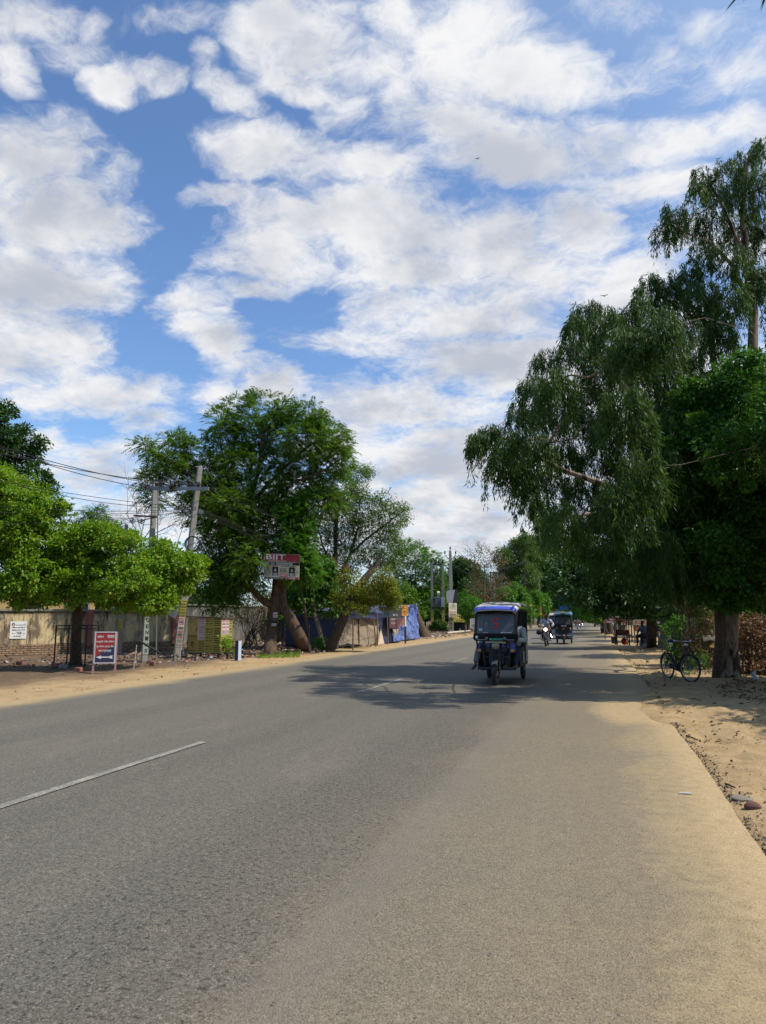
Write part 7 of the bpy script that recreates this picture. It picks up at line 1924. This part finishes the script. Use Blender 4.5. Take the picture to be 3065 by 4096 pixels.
# ------------------------------------------------------------------ bicycle
def bicycle():
    F_, R_ = G(2743, 2714), G(2690, 2711)
    d = (F_-R_); 
    rear = R_; dirn = Vector((.42, -1, 0)).normalized()
    mid = (F_+R_)/2; ang = math.atan2(dirn.x, -dirn.y)
    T = thing('bicycle', 'old black roadster bicycle with blue saddle cover parked on the right verge', 'bicycle', Vector((mid.x, mid.y, float(hz(mid.x, mid.y)))), ang)
    # local: front towards -Y, wheelbase 1.1
    R = .335; fy, ry = -.56, .54
    steer = math.radians(16); q = Matrix.Rotation(steer, 3, 'Z')
    def wheelset(c, rot, parent):
        ax = rot @ Vector((1, 0, 0)); m = MB(); m.torus(c, R-.02, .021, ax, 44, 8); w = m.build('wheel', RUBBER, parent, smooth=True)
        m = MB(); m.torus(c, R-.045, .010, ax, 40, 5); m.cyl(Vector(c)-ax*.045, Vector(c)+ax*.045, .022, 10)
        for k in range(20):
            a = 2*PI*k/20; u = Vector((0, 0, 1)); v = ax.cross(u)
            m.tube([Vector(c)+ax*.03*(1 if k % 2 else -1), Vector(c)+(u*math.sin(a)+v*math.cos(a))*(R-.045)], .0022, 4, 0, False)
        m.build('rim', STEEL, w)
        m = MB(); u = Vector((0, 0, 1)); v = ax.cross(u)
        m.grid(lambda p, s: Vector(c)+ax*(p-.5)*.055+(u*math.sin(math.radians(25+150*s))+v*math.cos(math.radians(25+150*s)))*(R+.022-.01*abs(p-.5)), 4, 16); m.build('mudguard', BLACK, parent, smooth=True, solid=.003)
    wheelset((0, fy, R), q, T); wheelset((0, ry, R), Matrix.Identity(3), T)
    head = Vector((0, fy+.20, .86)); hb = Vector((0, fy+.13, .66)); seat = Vector((0, ry-.30, .84)); bb = Vector((0, -.02, .30))
    m = MB(); m.tube([head-Vector((0, 0, .03)), hb], .019, 8); m.tube([head-Vector((0, -.01, .06)), seat-Vector((0, 0, .06))], .015, 8); m.tube([hb, bb], .016, 8); m.tube([bb, seat], .015, 8)
    for s in (-1, 1): m.tube([bb+Vector((s*.04, 0, 0)), Vector((s*.06, ry, R))], .010, 6); m.tube([seat+Vector((s*.015, 0, -.05)), Vector((s*.06, ry, R))], .008, 6)
    m.build('frame', IRON, T, smooth=True)
    m = MB()
    for s in (-1, 1): m.tube([q @ Vector((s*.05, 0, 0))+Vector((0, fy, R)), q @ Vector((s*.05, .05, .33))+Vector((0, fy, R)), hb+q @ Vector((s*.03, 0, .03))], [.010, .012, .013], 6)
    for s in (-1, 1): m.tube([q @ Vector((s*.07, -.01, 0))+Vector((0, fy, R)), head+q @ Vector((s*.05, -.03, -.05))], .006, 5)
    m.tube([hb, head+Vector((0, .02, .10))], .013, 8); m.build('fork', RUST, T, smooth=True)
    m = MB(); hp = head+Vector((0, .02, .12))
    m.tube([hp+q @ Vector((-.29, .16, .03)), hp+q @ Vector((-.27, .0, .02)), hp+q @ Vector((-.12, -.06, 0)), hp, hp+q @ Vector((.12, -.06, 0)), hp+q @ Vector((.27, .0, .02)), hp+q @ Vector((.29, .16, .03))], .011, 7)
    m.build('handlebar', CHROME, T, smooth=True)
    for s in (-1, 1): m = MB(); m.tube([hp+q @ Vector((s*.285, .06, .026)), hp+q @ Vector((s*.292, .18, .032))], .017, 7); m.build('grip', BLACK, T, smooth=True)
    m = MB(); m.tube([seat, seat+Vector((0, .02, .10))], .012, 7); m.build('seat_post', CHROME, T)
    m = MB(); m.ell(seat+Vector((0, .06, .14)), (.10, .13, .05), 12); m.tube([seat+Vector((0, .06, .14)), seat+Vector((0, -.14, .14))], [.06, .025], 8); m.build('saddle', plain('blue_saddle_cover', (.02, .045, .16), .5, dirt=.2), T, smooth=True)
    m = MB(); m.torus(seat+Vector((.04, .12, .07)), .03, .007, (0, 1, 0), 12, 5); m.torus(seat+Vector((-.04, .12, .07)), .03, .007, (0, 1, 0), 12, 5); m.build('saddle_spring', CHROME, T, smooth=True)
    m = MB()
    for x in (-.06, -.02, .02, .06): m.tube([(x, ry-.24, .73), (x, ry+.20, .73)], .006, 5)
    for y in (ry-.22, ry, ry+.20): m.tube([(-.07, y, .73), (.07, y, .73)], .006, 5)
    for s in (-1, 1): m.tube([(s*.06, ry+.12, .73), (s*.065, ry, R)], .006, 5)
    m.build('carrier', IRON, T)
    m = MB(); m.prism([(bb.y-.11, .30), (bb.y, .19), (ry, .28), (ry+.06, R), (ry, .40), (bb.y, .41)], (.06, 0, 0), (0, 1, 0), (0, 0, 1), (.014, 0, 0)); m.build('chain_guard', IRON, T, bevel=.01)
    m = MB(); m.tube([bb+Vector((.08, 0, 0)), bb+Vector((.09, -.10, -.13))], .009, 6); m.tube([bb+Vector((-.08, 0, 0)), bb+Vector((-.09, .10, .13))], .009, 6); m.box(bb+Vector((.14, -.10, -.13)), (.09, .06, .02)); m.box(bb+Vector((-.14, .10, .13)), (.09, .06, .02)); m.build('crank', STEEL, T)
    m = MB()
    for s in (-1, 1): m.tube([(s*.05, ry, R), (s*.10, ry+.08, .01)], .008, 6)
    m.tube([(-.11, ry+.08, .012), (.11, ry+.08, .012)], .009, 6); m.build('stand', IRON, T)
    m = MB(); m.ell(hp+Vector((0, -.09, -.08)), (.045, .05, .045), 10); m.build('dynamo_lamp', CHROME, T, smooth=True)
bicycle()

# ------------------------------------------------------------------ roadside cart, boards, seated man
def right_verge():
    c = G(2491, 2580); T = thing('food_cart', 'dark roadside food cart with a flat roof, red box and steel cans under the tree', 'food cart', c, PSI*.4)
    Z = .92; k = c.dot(V_H)/FOC
    for x in (-.33, .33):
        for y in (-.25, .45):
            m = MB(); m.bar((x, y, 0), (x, y, Z-.35), .07, .07); m.build('leg', IRON, T)
            m = MB(); m.bar((x*1.03, y, Z-.3), (x*1.03, y, 1.52), .05, .05); m.build('post', WOOD if x > 0 else IRON, T)
    m = MB(); m.box((0, .1, .56), (.86, .9, .07)); m.build('counter', RUST, T)
    m = MB(); m.box((0, .1, .56+.16), (.70, .6, .25)); m.build('red_box', plain('dull_red_tin', (.16, .03, .03), .6, dirt=.4), T, bevel=.02)
    for x in (-.13, .05, .17):
        m = MB(); m.lathe([(.001, 0), (.085, 0), (.085, .22), (.06, .26), (.001, .28)], (x, .1, .85), (0, 0, 1), 14); m.build('steel_can', plain('pale_tin', (.38, .33, .25), .5, .3, dirt=.3), T, smooth=True)
    m = MB(); m.box((0, .1, 1.54), (1.25, 1.2, .05), Matrix.Rotation(.05, 3, 'X')); m.build('roof', RUST, T)
    m = MB(); m.box((-.0, -.42, 1.40), (.80, .02, .13)); m.build('red_valance', plain('faded_red', (.40, .12, .08)), T)
    m = MB(); Board((0, -.432, 1.40), (1, 0, 0), (0, -1, 0)).text(m, 'CHAAT', .1, 0, .36, .08); m.build('lettering', OFFWHITE, T)
    m = MB(); m.ell((.10, .1, .20), (.17, .17, .20), 14); tag(m.build('red_sack', plain('red_sack', (.30, .03, .025), .7, dirt=.2), loc=c, smooth=True), 'round red sack under the food cart', 'sack')
    b = G(2458, 2574); m = MB(); m.lathe([(.001, 0), (.15, 0), (.19, .38), (.17, .38), (.13, .04), (.001, .04)], (0, 0, 0), (0, 0, 1), 16); tag(m.build('dark_bucket', BLACK, loc=b, smooth=True), 'dark tapering bucket left of the food cart', 'bucket')
    # coaching boards
    def board(lab, px, py, d, w, h, paints, legs=True, name='advert_board'):
        cc = P(px, py, d); T = thing(name, lab, 'advert board', cc, PSI*.7); kk = d/FOC; W, Hh = w*kk, h*kk
        bd = Board((0, 0, 0), (1, 0, 0), (0, -1, 0)); m = MB(); bd.slab(m, 0, 0, W, Hh, .04); m.build('panel', paints[0], T)
        for nm, mat, rects, texts in paints[1]:
            m = MB()
            for r in rects: bd.rect(m, r[0]*W, r[1]*Hh, r[2]*W, r[3]*Hh, 0, r[4] if len(r) > 4 else .004)
            for t_ in texts: bd.text(m, t_[0], t_[1]*W, t_[2]*Hh, t_[3]*W, t_[4]*Hh, off=.009)
            m.build(nm, mat, T)
        if legs:
            for s in (-.42, .42): m = MB(); m.bar((s*W, .05, -cc.z), (s*W, .05, Hh/2), .07, .06); m.build('leg', WOOD, T)
    cream = plain('cream_print', (.55, .50, .36))
    board('cream and red KOTA coaching board with XI and XII between cart and trunk', 2567, 2502, 43, 66, 46, (cream, [('red_letters', REDINK, [], [('KOTA', .05, .27, .85, .32)]), ('black_band', INK, [(0, -.03, .98, .12)], []), ('red_field', RED, [(0, -.28, .90, .36)], []), ('white_print', WHITE, [], [('For : IIT - JEE (Main)', .0, -.03, .85, .07), ('NEW BATCH', -.05, -.42, .5, .06)]), ('yellow_print', plain('yellow_print', (.60, .45, .06), .7), [], [('XI & XII', 0, -.26, .74, .20)])]))
    board('black and white physics coaching board behind the pale trunk', 2664, 2508, 46, 70, 46, (INK, [('white_head', plain('pale_print', (.55, .52, .48), .8), [(0, .36, .98, .24)], []), ('red_letters', REDINK, [], [('IST', .2, .36, .22, .17)]), ('white_print', WHITE, [(.1, -.22, .7, .02)], [('11th & 12th', 0, .12, .6, .12), ('by D.D. Yadav', .1, -.06, .6, .11)]), ('yellow_band', YELLOW, [(0, -.43, .98, .10)], [])]))
    board('pale red and white torn banner left of the food cart', 2440, 2481, 52, 50, 22, (plain('faded_red', (.40, .12, .08)), [('pale_band', OFFWHITE, [(-.35, .2, .2, .5), (.1, -.32, .7, .2)], []), ('white_print', WHITE, [(.15, .1, .5, .12)], [('O', -.1, -.1, .12, .3)])]), True, 'torn_banner')
    board('narrow red banner strip hanging above the steel cans', 2510, 2486, 47, 36, 14, (plain('faded_red', (.40, .12, .08)), [('white_print', WHITE, [], [('JUICE', 0, 0, .6, .5)])]), True, 'torn_banner')
    board('small red brown board right of the physics board', 2712, 2510, 47, 22, 40, (plain('orange_brown', (.30, .11, .05)), [('pale_print', OFFWHITE, [(0, -.3, .8, .3), (0, .2, .7, .06), (0, .05, .6, .05)], [])]))
    # parked lorry nose far left of the banner
    c = G(2432, 2534); T = thing('parked_van', 'pale parked van nose just beyond the torn banner on the right verge', 'van', c, -.1)
    pv = plain('pale_van_paint', (.40, .40, .37), .5, dirt=.4)
    m = MB(); m.prism([(0, .35), (0, .8), (.25, 1.05), (.55, 1.75), (3.2, 1.8), (3.2, .35)], (-.7, 0, 0), (0, 1, 0), (0, 0, 1), (1.4, 0, 0)); m.build('body', pv, T, bevel=.05)
    m = MB(); m.add([(-.6, .27, 1.10), (.6, .27, 1.10), (.55, .50, 1.68), (-.55, .50, 1.68)], [(0, 1, 2, 3)]); m.v = [(x, y-.03, z) for x, y, z in m.v]; m.build('windscreen', plain('car_glass', (.10, .16, .18)), T)
    for s in (-1, 1):
        m = MB(); m.ell((s*.5, -.01, .72), (.1, .04, .1), 10); m.build('headlight', LAMP, T, smooth=True)
        for y in (.6, 2.6): m = MB(); m.torus((s*.62, y, .28), .2, .08, (1, 0, 0), 18, 8); m.build('wheel', RUBBER, T, smooth=True)
        m = MB(); m.box((s*.703, 1.3, 1.4), (.012, .9, .45)); m.build('side_window', plain('car_glass', (.10, .16, .18)), T)
    m = MB(); m.box((0, -.02, .42), (1.36, .08, .14)); m.build('bumper', BLACK, T)
    # seated man on blocks
    c = G(2578, 2584); T = thing('block_pile', 'two grey blocks piled as a stool beside the dark trunk', 'seat', c, PSI)
    m = MB(); m.box((0, 0, .10), (.42, .36, .20)); m.build('block', CONC_D, T, bevel=.02); m = MB(); m.box((.02, 0, .31), (.36, .32, .20), Matrix.Rotation(.1, 3, 'Z')); m.build('block', CONC_D, T, bevel=.02)
    person('man in dark clothes sitting on the grey blocks beside the dark trunk', c+Vector((0, .05, 0)), PSI-.9,
           dict(hip=(0, .05, .52), chest=(0, -.02, .86), neck=(0, -.05, 1.05), head=(0, -.10, 1.22), shL=(.18, -.02, .98), shR=(-.18, -.02, .98), elL=(.22, -.22, .74), wrL=(.10, -.42, .66), elR=(-.22, -.22, .74), wrR=(-.10, -.42, .66),
                hpL=(.10, 0, .50), hpR=(-.10, 0, .50), knL=(.14, -.42, .55), knR=(-.14, -.42, .55), anL=(.14, -.40, .12), anR=(-.14, -.40, .12), toL=(.14, -.58, .06), toR=(-.14, -.58, .06)), plain('dull_grey_shirt', (.10, .10, .11), .9), TROU_DARK, vox=.018)
    m = MB(); m.grid(lambda u, v: Vector(((u-.5)*.9, (v-.5)*.6, .06+.14*max(0, 1-4*((u-.5)**2+(v-.5)**2))+.06*float(fbm(u*4, v*4, 1, 3)))), 16, 12)
    tag(m.build('grey_sack', plain('grey_sackcloth', (.22, .22, .22), .95, dirt=.4), loc=G(2600, 2588), smooth=True), 'grey sack lying at the foot of the dark trunk', 'sack')
    # yellow cloth bundle in the hedge
    c = P(2835, 2572, 21.6); T = thing('cloth_bundle', 'dirty yellow sheet hung over the brown bush beside the peeling trunk', 'cloth', c, PSI)
    m = MB(); m.grid(lambda u, v: Vector(((u-.5)*.42, .10*math.sin(PI*v)-.06+.06*float(fbm(u*5, v*5, 1, 3)), (v-.5)*.36+.04*math.sin(PI*u))), 18, 16); m.build('sheet', plain('dirty_yellow_cloth', (.17, .12, .03), .95, dirt=.5, scale=6), T, smooth=True, solid=.006)
    m = MB(); m.grid(lambda u, v: Vector((.0+(u-.5)*.42, -.10*v-.02, .18+.10*(.5-abs(u-.5))-.16*v*v+.02*float(fbm(u*5, v*5, 1, 3)))), 16, 8); m.build('grey_flap', plain('dull_grey_cloth', (.16, .15, .13), .95), T, smooth=True, solid=.005)
    # polythene at the edge
    a = G(3020, 2718); m = MB(); m.grid(lambda u, v: Vector(((u-.5)*.16*(1-.6*v)+.03*math.sin(v*7), .06*math.sin(u*6+v*3), v*.24*(1-.5*abs(u-.4))+.02*float(fbm(u*5, v*5, 1, 2)))), 10, 10); tag(m.build('plastic_bag', plain('pale_polythene', (.5, .52, .53), .35, dirt=.2), loc=a, smooth=True, solid=.003), 'pale plastic bag caught at the hedge foot right of the peeling trunk', 'plastic bag')
    # stones and sticks on the verge
    def rock(lab, px, py, s, mat, name='stone'):
        a = G(px, py); a.z = float(hz(a.x, a.y)); m = MB(); m.ell((0, 0, s[2]*.35), s, 14)
        m.v = [tuple(Vector(v)*(1+.35*float(vnoise(v[0]*9+px, v[1]*9+v[2]*7, 1.3)))) for v in m.v]
        tag(m.build(name, mat, loc=a), lab, 'stone')
    rock('red broken brick lump lying on the right verge', 3012, 3222, (.075, .055, .042), plain('red_brick_lump', (.12, .05, .038), .9, dirt=.5, scale=20, bump=.8), 'broken_brick')
    rock('flat grey stone behind the red brick lump', 2968, 3182, (.085, .09, .022), plain('grey_stone', (.22, .19, .145), .9, dirt=.4, scale=14, bump=.6))
    rock('small dark stone left of the flat grey stone', 2888, 3182, (.045, .04, .03), plain('dark_stone', (.07, .06, .05), .9, dirt=.4, scale=14, bump=.6))
    rock('dark clod on the sand left of the bicycle', 2638, 2690, (.055, .05, .05), plain('dark_stone', (.07, .06, .05)))
    a = G(2742, 3178); m = MB(); m.tube([(-.05, .0, .010), (0, .004, .011), (.05, -.004, .010)], [.008, .009, .007], 8); tag(m.build('white_stick', OFFWHITE, loc=a, smooth=True), 'short white stick lying on the dusty asphalt edge', 'stick')
    for x0, y0, x1, y1, lab in ((2950, 2816, 3075, 2836, 'long dark stick at the right edge of the shaded sand'), (2740, 2805, 2805, 2818, 'dark twig on the shaded sand below the bicycle'), (2600, 2898, 2665, 2900, 'thin twig on the sunlit sand near the asphalt end'), (2902, 3122, 2942, 3140, 'bent twig on the sand above the stones'), (2745, 2925, 2820, 2945, 'reddish twig at the shade edge on the sand')):
        p, q = G(x0, y0), G(x1, y1); p.z = float(hz(p.x, p.y))+.012; q.z = float(hz(q.x, q.y))+.012
        m = MB(); m.tube([v-p for v in wiggle(p, q, 5, .10)], [.010, .010, .009, .008, .006, .003], 5); tag(m.build('twig', M_BARK, loc=p), lab, 'twig')
right_verge()

# ------------------------------------------------------------------ ground litter (nobody could count it)
def flecks(name, pts, size, mats, lift=.008, curl=.3, flat=.35):
    n = len(pts); base = np.asarray(pts, float); base[:, 2] = hz(base[:, 0], base[:, 1])+lift
    lv = Leaves(); d = nrm(rng.normal(size=(n, 3))*np.array((1, 1, flat))); nor = nrm(rng.normal(size=(n, 3))*flat+np.array((0, 0, 1)))
    s = size[0]+(size[1]-size[0])*rng.random(n)**2.2
    keep = vnoise(base[:, 0], base[:, 1], 1.7)+vnoise(base[:, 0], base[:, 1], 5.0)*.6 > -.12
    base, d, nor, s = base[keep], d[keep], nor[keep], s[keep]; n = len(base)
    lv.add(base+np.array((0, 0, 1))*np.abs(d[:, 2:3])*s[:, None]*.5, d, nor, s, s*(.25+.6*rng.random(n)))
    o = lv.build(name, mats, None, (0, 0, 0)); o['kind'] = 'stuff'; return o
def quadpts(n, corners):
    a, b, c, d = [np.array(G(*p)[:2]) for p in corners]; u, v = rng.random((n, 1)), rng.random((n, 1))
    xy = (a*(1-u)+b*u)*(1-v)+(d*(1-u)+c*u)*v
    return np.concatenate([xy, np.zeros((n, 1))], 1)
M_DRYLEAF = leafmat('fallen_leaves', [(.05, .028, .014), (.12, .07, .03), (.19, .13, .07), (.03, .022, .015), (.24, .19, .11)], .05, .9, spec=.1)
M_TRASH = leafmat('rubbish', [(.09, .055, .03), (.22, .16, .10), (.05, .035, .025), (.55, .52, .48), (.16, .09, .05), (.03, .025, .022), (.40, .09, .04), (.28, .22, .16), (.06, .10, .25), (.12, .08, .05), (.62, .60, .58), (.03, .025, .02)], .05, .8, spec=.2)
M_CRUMB = leafmat('asphalt_crumbs', [(.03, .03, .03), (.09, .085, .08), (.2, .17, .14), (.05, .048, .045)], 0.0, .9, spec=.1)
flecks('rubbish_litter', quadpts(7500, [(690, 2585), (1340, 2560), (1330, 2612), (700, 2650)]), (.035, .24), M_TRASH, .015, flat=.5)
flecks('rubbish_litter', quadpts(1500, [(-100, 2640), (700, 2600), (760, 2660), (-100, 2688)]), (.04, .20), M_TRASH, .015, flat=.4)
flecks('rubbish_litter', quadpts(900, [(1670, 2530), (1950, 2515), (1960, 2535), (1690, 2560)]), (.06, .4), M_TRASH, .02, flat=.4)
flecks('fallen_leaves', quadpts(900, [(2560, 2640), (3200, 2700), (3300, 3100), (2640, 2900)]), (.02, .11), M_DRYLEAF)
flecks('fallen_leaves', quadpts(1100, [(2860, 2695), (3200, 2700), (3250, 2830), (2880, 2790)]), (.03, .13), M_DRYLEAF)
flecks('fallen_leaves', quadpts(420, [(2680, 2890), (3400, 2950), (3500, 3700), (2900, 3300)]), (.012, .06), M_DRYLEAF)
flecks('fallen_leaves', quadpts(260, [(0, 2700), (1200, 2640), (1300, 2660), (0, 2820)]), (.03, .12), M_DRYLEAF)
flecks('fallen_leaves', quadpts(900, [(2440, 2560), (2780, 2600), (2740, 2700), (2560, 2700)]), (.03, .14), M_DRYLEAF)
def crumbs():
    n = 9000; y = 2.2+18*rng.random(n)**1.8; x = edge_r(y)+np.abs(rng.normal(size=n))*.09-.035
    ok = (y < 11.3) | (y > 17.6); x, y = x[ok], y[ok]; n = len(x); p = np.stack([x, y, np.zeros(n)], -1); flecks('edge_gravel', p, (.008, .036), M_CRUMB, .006, flat=.8)
    n = 900; x = -6+6.8*rng.random(n); y = 2+8*rng.random(n)
    lv = Leaves(); b = np.stack([x, y, np.full(n, .012)], -1)
    lv.add(b, rdir(n)*np.array((1, 1, .1)), np.tile((0, 0, 1.0), (n, 1)), .006+.018*rng.random(n)**3, .005+.01*rng.random(n)); o = lv.build('road_grit', M_CRUMB, None, (0, 0, 0)); o['kind'] = 'stuff'
crumbs()
def grass(name, corners, n, h, mat):
    p = quadpts(n, corners); p[:, 2] = hz(p[:, 0], p[:, 1]); lv = Leaves()
    lv.add(p, nrm(rng.normal(size=(n, 3))*.5+np.array((0, 0, 1))), rdir(n), h*(.4+.8*rng.random(n)), .012+.012*rng.random(n)); o = lv.build(name, mat, None, (0, 0, 0)); o['kind'] = 'stuff'
grass('grass', [(1030, 2614), (1200, 2608), (1200, 2630), (1030, 2634)], 1500, .13, M_LEAF_LIME)
grass('grass', [(2640, 2640), (2700, 2640), (2790, 2690), (2740, 2700)], 900, .07, M_LEAF_DEEP)
grass('grass', [(1290, 2570), (1330, 2560), (1330, 2606), (1280, 2606)], 900, .2, M_LEAF_FRESH)

# ------------------------------------------------------------------ palm frond tip, birds
def palm():
    tip = P(2985, -48, 1.5); c = tip+V_R*.55+Vector((0, 0, .12))+V_H*-.1
    T = thing('palm_tree', 'palm outside the right edge with only a frond tip showing in the top corner', 'tree', (c.x+.2, c.y-.1, 0))
    m = MB(); m.tube([(0, 0, -.2), (.02, 0, c.z*.5), (-.2, .1, c.z-.05)], [.12, .10, .08], 10); m.build('trunk', M_BARK_GREY, T, smooth=True)
    lv = Leaves(); st = MB(); o = Vector(T.location)
    for k in range(11):
        a = 2*PI*k/11+.1; dr = Vector((math.cos(a), math.sin(a), .35)) if k else (tip-c)
        if k: dr = dr.normalized()*.5
        pts = [c+dr*t+Vector((0, 0, .16*math.sin(PI*t)*(1 if k else .3)-.16*t*t*(1 if k else 0))) for t in np.linspace(0, 1, 14)]
        st.tube([p-o for p in pts], [.01-.0006*i for i in range(14)], 5)
        for i in range(3, 14):
            d0 = (pts[i]-pts[i-1]).normalized(); sd = d0.cross(Vector((0, 0, 1))).normalized()
            B_ = np.array([pts[i]]*4); D_ = np.array([d0*.9+sd*s*.55+Vector((0, 0, -.2+random.uniform(-.1, .1))) for s in (-1, 1, -.6, .6)])
            lv.add(B_, D_, np.tile((0, 0, 1.0), (4, 1)), np.array([.08]*4)*(1.15-.03*i), np.array([.006]*4))
    st.build('frond_stems', M_BARK_GREY, T); lv.build('crown', M_LEAF_DARK, T, o)
palm()
def bird(lab, px, py, d):
    c = P(px, py, d); m = MB(); m.ell((0, 0, 0), (.05, .14, .05), 8)
    m.add([(0, -.05, .02), (.30, .02, .10), (.34, .10, .08), (0, .08, .02)], [(0, 1, 2, 3)]); m.add([(0, -.05, .02), (-.30, .02, .10), (-.34, .10, .08), (0, .08, .02)], [(0, 1, 2, 3)]); m.add([(-.03, .12, 0), (.03, .12, 0), (.06, .24, 0), (-.06, .24, 0)], [(0, 1, 2, 3)])
    tag(m.build('bird', BLACK, loc=c), lab, 'bird')
bird('small dark bird flying left of the eucalyptus top', 2418, 1183, 60)
bird('tiny dark bird high in the clouds', 1911, 634, 90)

# ------------------------------------------------------------------ what the setting and the litter are
_L = {'ground': ('dusty sandy ground of both verges', 'ground'), 'road': ('worn grey asphalt road dusted with sand at both edges', 'road'),
      'lane_marking': ('worn white stroke of the dashed centre line', 'road marking'), 'rubbish_litter': ('scattered rubbish and scraps on the left verge', 'litter'),
      'fallen_leaves': ('dry fallen leaves scattered on the verge', 'leaves'), 'edge_gravel': ('dark crumbs along the broken right asphalt edge', 'gravel'),
      'road_grit': ('fine grit lying on the near asphalt', 'grit'), 'grass': ('short green grass on the verge', 'grass')}
for _o in list(bpy.data.objects):
    _n = _o.name.split('.')[0]
    if _o.parent is None and _n in _L and 'label' not in _o:
        _o['label'], _o['category'] = _L[_n]
        if _n == 'lane_marking': _o['group'] = 'dashes of the centre line'
